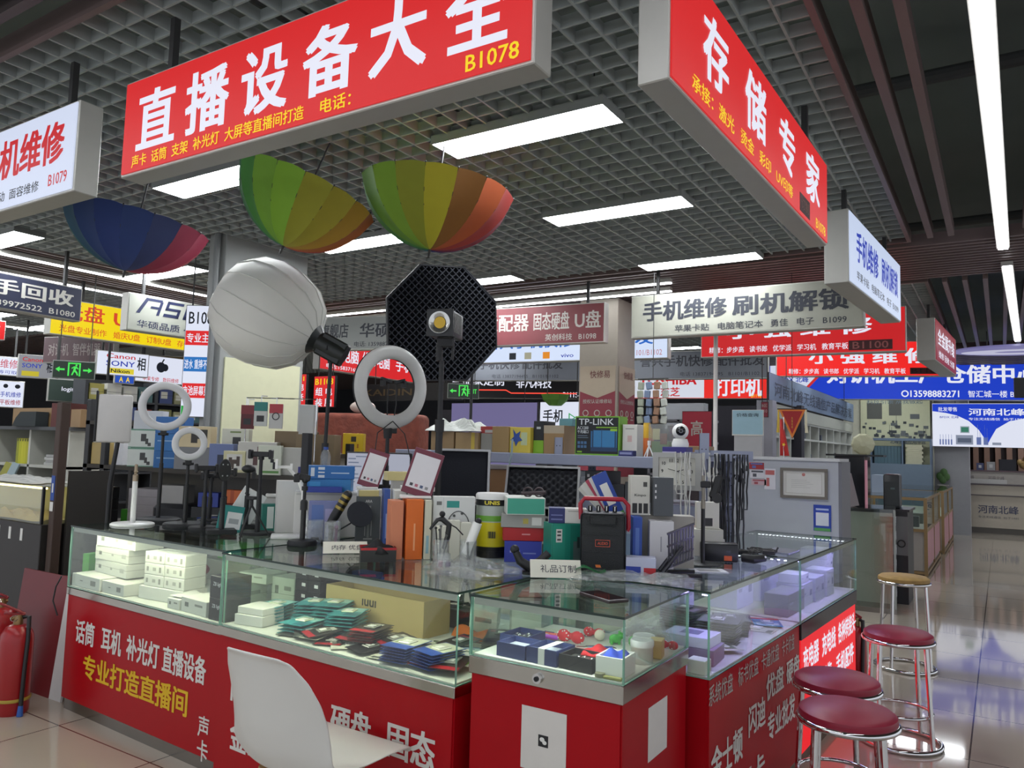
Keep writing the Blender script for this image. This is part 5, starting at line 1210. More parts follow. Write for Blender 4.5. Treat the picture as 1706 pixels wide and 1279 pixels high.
# octagonal softbox with a fabric grid
x, y = -3.66, 5.13
t = thing('octagonal_softbox', 'black octagonal softbox with a woven grid, on a stand behind the lamp head', 'studio light', (x, y, 0))
tripod_legs(t)
mb = MB(); post(mb, 0, 0, .4, 1.5, .015); post(mb, 0, 0, 1.5, 2.15, .012); post(mb, 0, 0, 1.46, 1.54, .02); mb.build('stand_pole', BLACK, t, smooth=True)
dirv = Vector((.84, -.54, -.03)).normalized()
c = Vector((-3.36, 4.32, 2.375)) - Vector((x, y, 0))
q = Matrix.Rotation(0, 4, 'Z') @ dirv.to_track_quat('Z', 'Y').to_matrix().to_4x4()
mt = Matrix.Translation(c) @ q @ Matrix.Rotation(PI / 8 + .07, 4, 'Z') @ Matrix.Diagonal((1, 1, 1, 1))
Ro = .445
mb = MB(); mb.lathe([(.09, -.34), (.25, -.22), (Ro * .96, -.06), (Ro, 0), (Ro, .04), (Ro * .975, .04), (Ro * .97, .0), (Ro * .9, -.05), (.1, -.3)], 8, 0, mt)
mb.build('shell', M('#1b1c22', .6, bump=.2), t)
mb = MB(); mb.lathe([(0, -.02), (Ro * .96, -.02)], 8, 0, mt); mb.build('inner_diffuser', M('#14161b', .8), t)
mb = MB()
ap = Ro * math.cos(PI / 8) * .97
def clipseg(nx, ny, d):
    """ends of the line n.p = d inside the octagon"""
    lo, hi = -1., 1.
    for k in range(8):
        a = k * PI / 4 + PI / 8
        ex, ey = math.cos(a), math.sin(a)
        base = ex * nx * d + ey * ny * d; sl = ex * -ny + ey * nx
        if abs(sl) < 1e-6:
            if base > ap: return None
        elif sl > 0: hi = min(hi, (ap - base) / sl)
        else: lo = max(lo, (ap - base) / sl)
    return (lo, hi) if hi > lo + .01 else None
for ang in (PI / 4 - PI / 8, -PI / 4 - PI / 8):
    nx, ny = math.cos(ang), math.sin(ang)
    k = -12
    while k <= 12:
        d = k * .036
        s = clipseg(nx, ny, d)
        if s:
            mm = mt @ Matrix(((-ny, nx, 0, nx * d), (nx, ny, 0, ny * d), (0, 0, 1, 0), (0, 0, 0, 1)))
            mb.bx(s[0], s[1], -.003, .003, -.005, .035, mtx=mm)
        k += 1
mb.build('fabric_grid', M('#33363e', .7), t)
mb = MB(); mb.bx(-.07, .07, -.06, .06, -.55, -.34, mtx=Matrix.Translation(c) @ q, bev=.01); mb.tube([(0, 0, 2.1), (0, 0, 2.16), c - dirv * .5], .02, 8); mb.build('lamp_head', BLACK, t)

# bare LED lamp head on a stand in front
x, y = -2.66, 3.43
t = thing('led_lamp', 'bare black lamp head with a yellow light chip and toothed reflector, on a black stand', 'studio light', (x, y, 0), fc(x, y, -.05))
tripod_legs(t)
mb = MB(); post(mb, 0, 0, .4, 1.62, .020, n=16); post(mb, 0, 0, 1.62, 1.98, .015, n=14); post(mb, 0, 0, 1.58, 1.65, .026, n=16); mb.build('stand_pole', BLACK, t, smooth=True)
mb = MB(); mb.cyl((-.015, 0, 1.98), (-.015, 0, 2.08), .02, n=14); mb.bx(-.03, .06, -.02, .02, 2.06, 2.11, bev=.004); mb.tube([(.06, .0, 1.99), (.06, .0, 2.12)], .008, 8); mb.build('bracket', BLACK, t)
mt = Matrix.Translation((0, 0, 2.19)) @ Matrix.Rotation(-.25, 4, 'Z')
mb = MB(); mb.bx(-.075, .075, -.06, .16, -.075, .075, mtx=mt, bev=.012, seg=2)
for k in range(6): mb.bx(.0755, .078, -.03 + .026 * k, -.02 + .026 * k, -.05, .06, 1, mtx=mt)
mb.bx(-.078, .078, -.062, -.055, -.078, .078, 0, mtx=mt, bev=.002); mb.build('housing', [M('#2c2d2f', .4), M('#6a6b68', .4)], t, smooth=True, ang=30)
mb = MB(); mr = mt @ Matrix.Translation((0, -.062, .0)) @ Matrix.Rotation(PI / 2, 4, 'X')
mb.lathe([(.03, -.002), (.036, .0), (.058, .012), (.062, .012), (.06, .0), (.036, -.004)], 40, 0, mr); mb.build('reflector', M('#c9c9c4', .15, .9), t, smooth=True)
mb = MB(); mb.lathe([(0, .003), (.033, .003), (.033, -.002), (0, -.002)], 28, 0, mr); mb.build('light_chip', M('#f2c53a', .4), t)

# big ring light
x, y = -3.0, 3.40
t = thing('ring_light', 'large white ring light with a phone clamp inside, in the middle of the stall', 'ring light', (x, y, 0), fc(x, y, .55))
tripod_legs(t)
zc = 1.837
mb = MB(); post(mb, 0, .02, .38, 1.38, .014); post(mb, 0, .02, 1.3, zc - .25, .011); post(mb, 0, .02, 1.22, 1.3, .02); mb.build('stand_pole', BLACK, t, smooth=True)
mb = MB(); mb.cyl((-.06, .02, 1.26), (.06, .02, 1.26), .012); mb.box((-.08, .01, 1.36), (.09, .05, .03), bev=.004); mb.cyl((0, .02, zc - .30), (0, .02, zc - .2), .022, .034); mb.box((.03, .02, zc - .25), (.05, .03, .04), bev=.004); mb.build('clamp', BLACK, t)
mb = MB(); mb.ring((0, 0, zc), .204, .040, rot=(PI / 2, 0, 0), n=64, m=16, flat=.5); mb.build('light_tube', M('#c6c5c1', .35), t, smooth=True)
mb = MB(); mb.ring((0, .02, zc), .204, .039, rot=(PI / 2, 0, 0), n=64, m=10, flat=.35); mb.build('back_shell', BLACK, t, smooth=True)
for s in (-1, 1):
    mb = MB(); mb.tube([(.02 * s, .0, zc - .22), (.03 * s, -.01, zc - .1), (.025 * s, -.01, zc + .02)], .004, 8)
    mb.box((.045 * s, -.015, zc + .035), (.075, .02, .02), rot=(0, -.25 * s, 0), bev=.003); mb.box((.07 * s, -.02, zc + .02), (.015, .04, .04)); mb.build('phone_holder', BLACK, t)
for s in (-1, 1):
    mb = MB(); mb.tube([(.0, -.03, zc - .2), (-.09 * s - .02, -.05, zc - .27), (-.13 * s, -.05, zc - .45), (-.10 * s, -.04, zc - .62), (-.05 * s, -.0, zc - .75)], .003, 6); mb.build('cable', BLACK, t)

# upside-down rainbow umbrellas hung under the ceiling
def umbrella(label, apex, r, h, cols, tilt=0., spin=0., n=16):
    t = thing('umbrella', label, 'umbrella', apex)
    t.rotation_euler = Matrix.Rotation(tilt, 3, Vector((-.6, .8, 0))).to_euler()
    mats = [M(c, .75, var=.06) for c in cols]
    prof = lambda u: (r * u, h * (1 - math.sqrt(max(0, 1 - .93 * u * u))) / (1 - math.sqrt(.07)))
    mb = MB(); S = 10; W = 4
    for k in range(n):
        a0, a1 = spin + k * 2 * PI / n, spin + (k + 1) * 2 * PI / n
        def f(u, v):
            rr, zz = prof(.02 + .98 * u)
            p0 = Vector((rr * math.cos(a0), rr * math.sin(a0), zz)); p1 = Vector((rr * math.cos(a1), rr * math.sin(a1), zz))
            p = p0.lerp(p1, v); s = 4 * v * (1 - v)
            return p * (1 - .0 * s) + Vector((0, 0, .012 * s * u)) - Vector((p.x, p.y, 0)) * .015 * s * u
        mb.sheet(f, S, W, k % len(mats))
    mb.build('canopy', mats, t, smooth=True, ang=14)
    mb = MB()
    for k in range(n):
        a = spin + k * 2 * PI / n
        mb.tube([Vector((prof(u)[0] * math.cos(a), prof(u)[0] * math.sin(a), prof(u)[1] + .004)) for u in [.05 + .95 * i / 8 for i in range(9)]], .0022, 5)
        mb.ball((r * math.cos(a), r * math.sin(a), h + .004), .006, u=6, v=4)
    mb.build('ribs', M('#3a3a3a', .4, .6), t)
    mb = MB(); mb.cyl((0, 0, -.05), (0, 0, .0), .006, .009, n=10); mb.build('ferrule', M('#2b2a28', .4), t)
    mb = MB(); mb.cyl((0, 0, 0), (0, 0, (3.36 - apex[2]) * .97), .0055, n=8); mb.build('shaft', BLACK, t)
    return t
RB = ['#5f8a2c', '#7aa02e', '#8a8f24', '#b9b02a', '#8a5a22', '#b4552a', '#a83a34', '#8a2a3a', '#6a2a5a', '#4a2f72', '#30357a', '#24406a', '#1f5a6a', '#1f5f52', '#2a6a3e', '#3f7a34']
umbrella('rainbow umbrella hung upside down, green to red sides, right one of the touching pair', (-2.85, 3.52, 2.665), .46, .36, RB, .10, 4.05)
umbrella('rainbow umbrella hung tilted upside down, green and yellow sides, left one of the touching pair', (-3.56, 3.03, 2.655), .42, .36, ['#2c6a3a', '#3f8034', '#6f9e2c', '#7fae2e', '#98962a', '#a0942c', '#b0882c', '#b0602a', '#a83a34', '#8a2a3a', '#6a2a5a', '#4a2f72', '#30357a', '#24406a', '#1f5a6a', '#1f5f52'], .36, 3.95)
umbrella('dark umbrella hung upside down, blue and pink sides, at the left', (-4.80, 2.80, 2.585), .45, .33, ['#15313c', '#1d5450', '#1d4a62', '#1f3a70', '#243a78', '#2a3f78', '#2f3a66', '#8a2a44', '#a23450', '#b04a56', '#a85a3a', '#a08a2a', '#6f8a2a', '#3f7a34', '#2a6a3e', '#1f5f52'], .18, 3.6)
# ------------------------------------------------------------------ steel rack at the back of the stall
RK = M('#8b90a4', .45, .1, var=.04)
RY = 4.45
t = thing('steel_rack', 'blue-grey slotted steel rack across the back of the stall', 'rack', (-2.6, RY, 0))
def rack_post(x, y, top):
    mb = MB(); mb.bx(x - .03, x + .03, y, y + .003, 0, top); mb.bx(x - .03, x - .027, y, y + .045, 0, top)
    z = .1
    while z < top - .05:
        for s in (-.012, .012): mb.cyl((x + s, y - .0006, z), (x + s, y + .001, z), .004, n=6, mat=1)
        z += .075
    mb.build('upright', [RK, M('#2c2d34', .6)], t)
for x, top in ((-1.22, 1.47), (.14, 1.58), (1.12, 1.62)): rack_post(x, 0, top)
for x in (-1.22, .14, 1.12): rack_post(x, .5, 1.5)
for z in (1.41, 1.13, .6, .2):
    mb = MB(); mb.bx(-1.25, 1.14, -.012, .52, z + .045, z + .06); mb.bx(-1.25, 1.14, -.016, .0, z - .01, z + .06, bev=.004); mb.bx(-1.25, 1.14, .505, .52, z, z + .06); mb.build('shelf', RK, t)
# goods on the top shelf
Z = 1.4705
def on(label, x, w, d, h, col, y=RY + .16, z=Z, rz=0., **k): return carton(k.pop('name', 'carton'), label, w, d, h, (x, y, z), rz, col, **k)
on('brown carton on the rack behind the lamp pole, left one', -3.46, .21, .22, .14, '#8d7452')
on('brown carton with a yellow strip on the rack, beside the left one', -3.24, .2, .22, .135, '#977d56', deco=[('f', .7, .85, 0, 1, '#c4a93f')])
crumple('bubble_wrap', 'whitish bubble wrap heaped on the brown cartons of the rack', (-3.38, RY + .16, Z + .141), .46, .26, .11, 61, M('#c9ccc4', .4), 'wrap')
on('flat grey box under the small red one on the rack', -3.02 - .06, .1, .18, .13, '#8f8c84')
on('small red and grey box on the rack above the flight case', -3.08, .13, .15, .05, '#a8342e', z=Z + .1305, deco=[('f', .3, .8, .1, .5, '#b9b9b4')])
on('brown carton left of the yellow bird box on the rack', -2.95, .14, .22, .18, '#9c7f50')
yb = on('yellow box with a blue bird mark on the rack', -2.79, .165, .22, .175, '#cfb94a', deco=[('f', .55, .85, .3, .8, '#b9c49a'), ('t', .1, .9, .1, .9, '#d9ca6a')])
mb = MB(); mb.prism([(-.055, .0), (-.02, .03), (-.03, .09), (.0, .05), (.04, .075), (.03, .03), (.06, .0), (.02, -.01), (.0, -.05), (-.015, -.01)], .002, mtx=Matrix.Translation((-.03, -.1115, .085)) @ Matrix.Rotation(PI / 2, 4, 'X') @ Matrix.Scale(.85, 4)); mb.build('bird_mark', M('#2a4a94', .5), yb)
on('tall black and lime box on the rack', -2.66, .08, .16, .22, '#17191b', deco=[('f', 0, 1, 0, .4, '#7fae24'), ('f', .3, .7, .75, .82, '#b9bcbc')])
on('brown carton with a clear bag right of the black and lime box', -2.53, .155, .2, .19, '#94764e', deco=[('f', 0, 1, .72, 1, '#a89a84')])
on('small teal box on the brown carton near the router box', -2.49, .1, .1, .05, '#5d8f98', z=Z + .1905, y=RY + .2)
# router box
tl = on('large green and black router box with its maker name on the rack', -2.20, .315, .12, .25, '#16181c', y=RY + .1, name='router_box', deco=[('f', 0, 1, 0, .035, '#6fa82a'), ('f', 0, .018, 0, 1, '#6fa82a'), ('f', .975, 1, 0, 1, '#6fa82a'), ('f', 0, 1, .97, 1, '#6fa82a'), ('r', 0, 1, 0, 1, '#6f9f2e'), ('t', 0, 1, 0, 1, '#6f9f2e'),
    ('f', .36, .95, .12, .62, '#2a5f8a'), ('f', .42, .9, .22, .64, '#3478a8'), ('f', .36, .95, .10, .2, '#223a5a'), ('f', .4, .42, .2, .66, '#16263c'), ('f', .9, .92, .2, .66, '#16263c'), ('f', .6, .615, .2, .66, '#24466a'), ('f', .48, .95, .70, .73, '#7fae2e'), ('f', .8, .95, .62, .68, '#8fc034'),
    ('f', .05, .16, .06, .1, '#7fae2e')] + [('f', .06 + .075 * i, .115 + .075 * i, .18 + .1 * j, .25 + .1 * j, '#46698f') for i in range(3) for j in range(2)] + [('f', .06, .30, .44, .455, '#6f8090'), ('f', .06, .28, .49, .505, '#6f8090')],
    txt=[('f', 'TP-LINK', .48, .86, .25, .04, '#d5d9dc'), ('f', 'AC1200', .18, .70, .08, .02, '#d5d9dc'), ('f', '千兆端口', .18, .60, .08, .022, '#d5d9dc')])
on('white box with faint print right of the router box on the rack', -1.985, .10, .1, .2, '#d3d0c8', y=RY + .12, deco=[('f', .35, .65, .45, .65, '#c9a9a4'), ('f', .2, .8, .85, .88, '#8f8c86')])
on('narrow navy box lying in front of the white box on the rack', -1.98, .10, .05, .035, '#2a2f6a', y=RY + .025, deco=[('f', .1, .9, .3, .7, '#8489b4')])
t = thing('bottle', 'orange bottle with a yellow shoulder behind the white box on the rack', 'bottle', (-1.965, RY + .30, Z))
mb = MB(); mb.lathe([(0, 0), (.045, 0), (.047, .1), (.04, .12), (0, .12)], 24); mb.build('body', M('#c4642a', .4), t, smooth=True)
mb = MB(); mb.lathe([(0, .12), (.04, .12), (.041, .17), (.025, .2), (.022, .22), (0, .22)], 24); mb.build('shoulder', M('#d0a52a', .4), t, smooth=True)
t = thing('display_case', 'small clear case with glinting gadgets on the rack', 'case', (-1.85, RY + .28, Z))
mb = MB(); mb.bx(-.07, .07, -.06, .06, 0, .21); mb.build('cover', PLASTIC, t)
mb = MB(); mb.bx(-.055, .055, -.045, .045, .0, .1); mb.bx(-.045, .0, -.05, -.04, .11, .18, 1); mb.bx(.005, .05, -.05, -.04, .08, .15, 2); mb.build('contents', [M('#6f8a5a', .5), M('#b9b48a', .4), M('#7a5a4a', .5)], t)
mb = MB(); mb.tube([(-.03, 0, 0), (0, 0, .07)], .004, 6); mb.tube([(.03, 0, 0), (0, 0, .07)], .004, 6); mb.tube([(0, -.03, 0), (0, 0, .07)], .004, 6); mb.cyl((0, 0, .07), (0, 0, .10), .01)
tag(mb.build('mini_tripod', WHITEG, None, (-1.85, RY + .06, Z)), 'small white mini tripod at the rack edge', 'tripod')
t = thing('security_camera', 'white ball-headed security camera with a black face, on a purple box', 'camera', (-1.67, RY + .12, Z + .0655), .4)
mb = MB(); mb.lathe([(0, 0), (.05, 0), (.052, .02), (.042, .05), (0, .055)], 28); mb.ball((0, 0, .095), .05, u=24, v=16); mb.build('body', WHITEG, t, smooth=True)
mb = MB(); mb.ball((0, -.024, .097), .034, 0, u=20, v=12); mb.build('face', BLACKG, t, smooth=True)
mb = MB(); mb.lathe([(.008, 0), (.013, .0), (.013, .006), (.008, .006)], 20, mtx=Matrix.Translation((0, -.056, .097)) @ Matrix.Rotation(PI / 2, 4, 'X')); mb.build('lens', M('#6a6a70', .2, .6), t, smooth=True)
on('purple-blue box under the security camera on the rack', -1.68, .15, .12, .065, '#37307a', y=RY + .1, deco=[('f', .0, .6, .45, .55, '#b9b4cc')])
on('flat brown carton right of the security camera on the rack', -1.63, .14, .14, .075, '#8f7450', y=RY + .37)
# lower shelf
Z2_ = 1.1905
on('grey metallic box with an outlined square, lower shelf of the rack', -2.335, .17, .2, .14, '#7b7f86', z=Z2_, y=RY + .1, deco=[('f', .5, .8, .3, .75, '#5a5e66'), ('f', .53, .77, .35, .7, '#868a90'), ('f', .1, .35, .55, .62, '#a9adb2')])
on('flat grey box lying on the metallic box, lower shelf of the rack', -2.33, .18, .16, .035, '#86898e', z=Z2_ + .1405, y=RY + .1)
on('black printed box beside the metallic box, lower shelf of the rack', -2.18, .16, .2, .18, '#26282c', z=Z2_, y=RY + .1, deco=[('f', .1, .2, .78, .88, '#9a9a9c'), ('f', .4, .8, .5, .54, '#6a6c70')])
for k in range(4):
    on('%s dark box on the lower shelf of the rack, right of the card bundle' % ('leftmost', 'second', 'third', 'rightmost')[k], -2.04 + .085 * k, .08, .18, .10 + .02 * (k % 2), ('#34363a', '#4a4c50', '#3f4246', '#55585c')[k], z=Z2_, y=RY + .12)
on('brown carton behind the foam-lined case lid, lower shelf of the rack', -2.95, .2, .2, .16, '#7d5c3e', z=Z2_, y=RY + .12)
t = thing('small_printer', 'pale blue printer on the lowest visible rack shelf below the clock', 'printer', (-1.80, RY + .22, .6605))
mb = MB(); mb.bx(-.2, .2, -.18, .18, 0, .36, bev=.02, seg=2); mb.bx(-.2, .2, -.185, -.17, .20, .33, 1); mb.build('body', [M('#a9b6c4', .45), M('#7f97b0', .4)], t)
mb = MB(); mb.bx(-.02, .14, -.188, -.18, .25, .28); mb.build('paper_slot', BLACK, t)
# the clock
t = thing('wall_clock', 'silver-framed rectangular clock with black numerals, hung at the right end of the rack', 'clock', (-1.60, 4.33, 1.285), .12)
cw, ch = .285, .215
mb = MB(); mb.bx(-cw / 2, cw / 2, 0, .03, 0, ch)
mb.bx(-cw / 2, -cw / 2 + .035, -.012, .0, 0, ch); mb.bx(cw / 2 - .035, cw / 2, -.012, 0, 0, ch); mb.bx(-cw / 2 + .035, cw / 2 - .035, -.012, 0, 0, .028); mb.bx(-cw / 2 + .035, cw / 2 - .035, -.012, 0, ch - .028, ch); mb.build('frame', M('#a3a29e', .35, .5), t)
mb = MB(); mb.bx(-cw / 2 + .035, cw / 2 - .035, -.002, .0, .028, ch - .028); mb.build('dial', M('#d0cfc4', .5), t)
for k in range(1, 13):
    a = PI / 2 - k * PI / 6; ca, sa = math.cos(a), math.sin(a); s_ = min(.087 / max(abs(ca), 1e-3), .062 / max(abs(sa), 1e-3)); s_ = min(s_, .09)
    text(str(k), BLACK, None, .019, t, (ca * s_, -.0032, ch / 2 + sa * min(s_, .066 / max(abs(sa), .3))), bold=.02)
for a, L, w in ((.25, .04, .004), (2.9, .055, .003), (-.5, .06, .0015)):
    mb = MB(); mb.bx(-.01, L, -w / 2, w / 2, 0, .001, mtx=Matrix.Translation((0, -.004, ch / 2)) @ Matrix.Rotation(PI / 2, 4, 'X') @ Matrix.Rotation(a, 4, 'Z')); mb.build('hand', BLACK, t)
# hanging cables at the rack's right end
rnd = random.Random(5)
mb = MB(); mb.cyl((-1.535, 4.28, 1.50), (-1.535, 4.46, 1.50), .006); mb.cyl((-1.385, 4.24, 1.49), (-1.385, 4.46, 1.49), .006); mb.cyl((-1.24, 4.24, 1.485), (-1.24, 4.46, 1.485), .006); mb.bx(-1.54, -1.20, 4.46, 4.474, 1.46, 1.52)
tag(mb.build('hook_rail', RK, None), 'short hook rail at the right end of the rack, hung with cables', 'rail')
def hung(label, x, y, z, L, mat, seed, r=.004):
    q = random.Random(seed); pts = []
    w = q.uniform(.012, .03)
    n = 9
    for k in range(n + 1):
        u = k / n; pts.append((x - w * (1 - .3 * u) + q.uniform(-.004, .004), y + q.uniform(-.006, .006), z - L * u))
    for k in range(n + 1):
        u = 1 - k / n; pts.append((x + w * (1 - .2 * u) + q.uniform(-.004, .004), y + .01 + q.uniform(-.006, .006), z - L * u))
    mb = MB(); mb.tube(pts, r, 6)
    mb.box((x + w, y, z - L * .25), (.014, .012, .03), rot=(0, q.uniform(-.4, .4), 0))
    return tag(mb.build('cable', mat, None, smooth=True), label, 'cable', None)
WC = M('#c9c8c2', .4)
wl = ['leftmost, before the clock edge', 'left of the rack end post', 'just before the rack end post', 'right of the rack end post', 'longest one', 'short one next to the black bundle']
for k in range(6): hung('white cable hanging in loops from the hook rail, %s' % wl[k], (-1.57, -1.545, -1.52, -1.42, -1.395, -1.37)[k], 4.30 - .012 * (k % 3), 1.505, (.24, .36, .46, .5, .58, .4)[k], WC, 70 + k)
bl = ['leftmost of the black bundle', 'second of the black bundle from the left', 'third of the black bundle from the left', 'middle of the black bundle', 'longest of the black bundle', 'third from the right in the black bundle', 'second from the right in the black bundle', 'rightmost of the black bundle', 'hidden rear one of the black bundle', 'front short one of the black bundle']
for k in range(10): hung('black cable hanging from the hook rail, %s' % bl[k], -1.34 + .0155 * k, 4.27 + .014 * (k % 4), 1.50, (.42, .5, .55, .5, .6, .5, .55, .36, .58, .3)[k], M('#1b1c22', .4), 90 + k, .0048)

# inner work table with the open flight cases, mixer and monitor
t = thing('work_table', 'pale work table inside the stall, under the open flight cases', 'table', (-2.75, 3.83, 0))
mb = MB(); mb.bx(-.85, .72, -.26, .26, 1.0, 1.03, bev=.004); mb.build('table_top', M('#b9b4ac', .5), t)
for sx_ in (-.8, .67):
    for sy_ in (-.24, .24):
        mb = MB(); mb.bx(sx_ - .02, sx_ + .02, sy_ - .02, sy_ + .02, 0, 1.0); mb.build('leg', STEEL_D, t)
TZ = 1.0305
ALC = M('#a9a9aa', .35, .7)
def flight_case(label, x, y, rz, w, d, hb, hl, lean, egg=False, z=TZ):
    t = thing('flight_case', label, 'case', (x, y, z), rz)
    def shell(name, mt, h, depth, foam):
        mb = MB(); e = .012
        mb.bx(-w / 2, w / 2, 0, .006, 0, h, 1, mtx=mt)
        for a in ((-w / 2, w / 2, 0, e), (-w / 2, w / 2, h - e, h)): mb.bx(a[0], a[1], -depth, .004, a[2], a[3], 1, mtx=mt)
        for a in ((-w / 2, -w / 2 + e), (w / 2 - e, w / 2)): mb.bx(a[0], a[1], -depth, .004, e, h - e, 1, mtx=mt)
        for a in ((-w / 2 - .003, w / 2 + .003, -.003, .01), (-w / 2 - .003, w / 2 + .003, h - .01, h + .003)): mb.bx(a[0], a[1], -depth - .004, -depth + .008, a[2], a[3], 0, mtx=mt)
        for a in ((-w / 2 - .003, -w / 2 + .01), (w / 2 - .01, w / 2 + .003)): mb.bx(a[0], a[1], -depth - .004, -depth + .008, .01, h - .01, 0, mtx=mt); mb.bx(a[0], a[1], -.004, .008, .0, h, 0, mtx=mt)
        o = mb.build(name, [ALC, BLACK], t)
        return o
    lm = Matrix.Translation((0, d / 2, hb)) @ Matrix.Rotation(-lean, 4, 'X')
    lo = shell('lid', lm, hl, .05, True)
    mb = MB()
    if egg: mb.sheet(lambda u, v: (-w / 2 + .014 + u * (w - .028), -.03 + .012 * math.sin(u * 50) * math.sin(v * 32), .014 + v * (hl - .028)), 64, 40)
    else: mb.bx(-w / 2 + .014, w / 2 - .014, -.035, -.01, .014, hl - .014)
    f = mb.build('foam', M('#1a1c24' if not egg else '#26272c', .9, bump=.3, scale=200), lo)
    for v in f.data.vertices: v.co = lm @ v.co
    mb = MB(); mb.bx(-w / 2, w / 2, -d / 2, d / 2, 0, hb - .002, 1)
    for z_ in (.0, hb - .014): mb.bx(-w / 2 - .003, w / 2 + .003, -d / 2 - .003, d / 2 + .003, z_, z_ + .012, 0)
    for a in (-1, 1): mb.bx(a * w / 2 - .008, a * w / 2 + .008, -d / 2 - .003, -d / 2 + .01, 0, hb, 0)
    mb.build('base', [ALC, BLACK], t)
    return t
flight_case('open black flight case with a silver rim and plain dark foam, lid upright', -2.72, 3.73, .55, .33, .24, .15, .30, .12)
flight_case('open black flight case with egg-crate foam in its tilted lid', -2.26, 3.87, .42, .44, .28, .10, .27, .45, True)
flight_case('open black flight case behind the audio mixer, lid upright', -3.05, 3.90, .5, .30, .22, .12, .27, .1)
t = thing('audio_mixer', 'grey audio mixer with white faders, tilted in front of the flight cases', 'mixer', (-3.09, 3.655, TZ + .105), .6)
mt = Matrix.Rotation(.5, 4, 'X')
mb = MB(); mb.bx(-.12, .12, -.08, .08, 0, .03, mtx=mt, bev=.004); mb.build('body', M('#8f928f', .4, .3), t)
for k in range(6):
    mb = MB(); mb.bx(-.095 + .036 * k, -.08 + .036 * k, .0 + .008 * (k % 2), .02 + .008 * (k % 2), .03, .042, mtx=mt); mb.build('fader', WHITEG, t)
for k in range(6):
    mb = MB(); mb.cyl(mt @ Vector((-.088 + .036 * k, -.05, .03)), mt @ Vector((-.088 + .036 * k, -.05, .044)), .007, n=10); mb.build('knob', [BLACK, M('#3f7f5a', .4)][k % 2], t)
carton('storage_box', 'dark box propping the audio mixer inside the stall', .22, .1, .08, (-3.09, 3.665, TZ), .6, '#3c3d40')
t = thing('monitor', 'black-framed computer monitor with a pale lit screen behind the big ring light', 'monitor', (-3.44, 3.80, TZ), .48)
mb = MB(); mb.bx(-.22, .22, 0, .03, .12, .42, bev=.006); mb.bx(-.03, .03, .03, .05, .02, .2); mb.build('frame', BLACK, t)
mb = MB(); mb.bx(-.208, .208, -.002, .0, .14, .41); mb.build('screen', glow('#b4b8c8', .75), t)
mb = MB()
for k in range(7): mb.bx(-.2, -.2 + .05 + .02 * (k % 3), -.003, -.002, .37 - .025 * k, .378 - .025 * k)
mb.bx(-.15, -.02, -.003, -.002, .385, .392); mb.build('screen_lines', M('#8f9bb4', .5, emit=.5), t)
mb = MB(); mb.lathe([(0, 0), (.1, 0), (.1, .012), (0, .02)], 24); mb.cyl((0, .0, .015), (0, .035, .15), .018); mb.build('foot', BLACK, t)
t = thing('network_cable', 'grey cable hanging down the front of the rack beside the yellow bird box', 'cable', (0, 0, 0)); mb = MB()
mb.tube([(-2.80, 4.42, 1.56), (-2.79, 4.40, 1.47), (-2.81, 4.40, 1.37), (-2.83, 4.42, 1.30)], .007, 8); mb.build('sheath', M('#8fa0a8', .4), t, smooth=True)
# back panel with the framed certificate, notices and the blue payment plate
PY = 5.40
t = thing('back_partition', 'light grey partition at the far end of the right counter, carrying a framed certificate', 'partition', (-1.30, PY, 0))
mb = MB(); mb.bx(-.32, .40, 0, .05, 0, 1.47); mb.bx(-.33, .41, -.01, .35, 1.47, 1.49, 1); mb.bx(.40, .42, 0, .34, 0, 1.47, 2); mb.build('panel', [M('#a9abb0', .5, var=.03), M('#bdbdbc', .5), M('#6d6d72', .5)], t)
t = thing('certificate', 'framed certificate with a red seal on the grey partition', 'certificate', (-1.115, PY - .0005, 1.32))
mb = MB()
for a in ((-.15, .15, -.1, -.082), (-.15, .15, .082, .1), (-.15, -.132, -.082, .082), (.132, .15, -.082, .082)): mb.bx(a[0], a[1], -.014, 0, a[2], a[3])
mb.build('frame', M('#6b645a', .4), t)
mb = MB(); mb.bx(-.132, .132, -.006, 0, -.082, .082); mb.build('paper', M('#c9c6be', .5), t)
mb = MB(); mb.bx(-.115, .115, -.0066, -.006, -.068, .068); mb.bx(-.112, .112, -.0068, -.006, -.065, .065, 1); mb.build('border', [M('#a9a294', .5), M('#cbc8c0', .5)], t)
mb = MB(); mb.cyl((0, -.0066, .058), (0, -.0075, .058), .011, n=16); mb.build('seal', M('#b06a64', .5), t)
mb = MB()
for k in range(5): mb.bx(-.08, .02 + .02 * (k % 3), -.0075, -.0068, -.03 - .012 * k + .05, -.028 - .012 * k + .05)
mb.build('print_lines', M('#a3a09a', .5), t)
for s, v in ((.03, 0),): pass
mb = MB(); mb.bx(-.055, .055, -.003, 0, -.085, .085, bev=.001); mb.bx(-.04, .04, -.004, -.003, -.05, .035, 1); mb.bx(-.05, .05, -.004, -.003, -.084, -.065, 2); mb.bx(-.04, .04, -.004, -.003, .05, .062, 3)
tag(mb.build('payment_plate', [M('#27409a', .4), M('#cfd2d8', .5), M('#4f8f4a', .5), M('#a9b6d8', .5)], None, (-1.0, PY - .001, 1.10)), 'blue payment plate with a white field, low on the grey partition', 'notice')
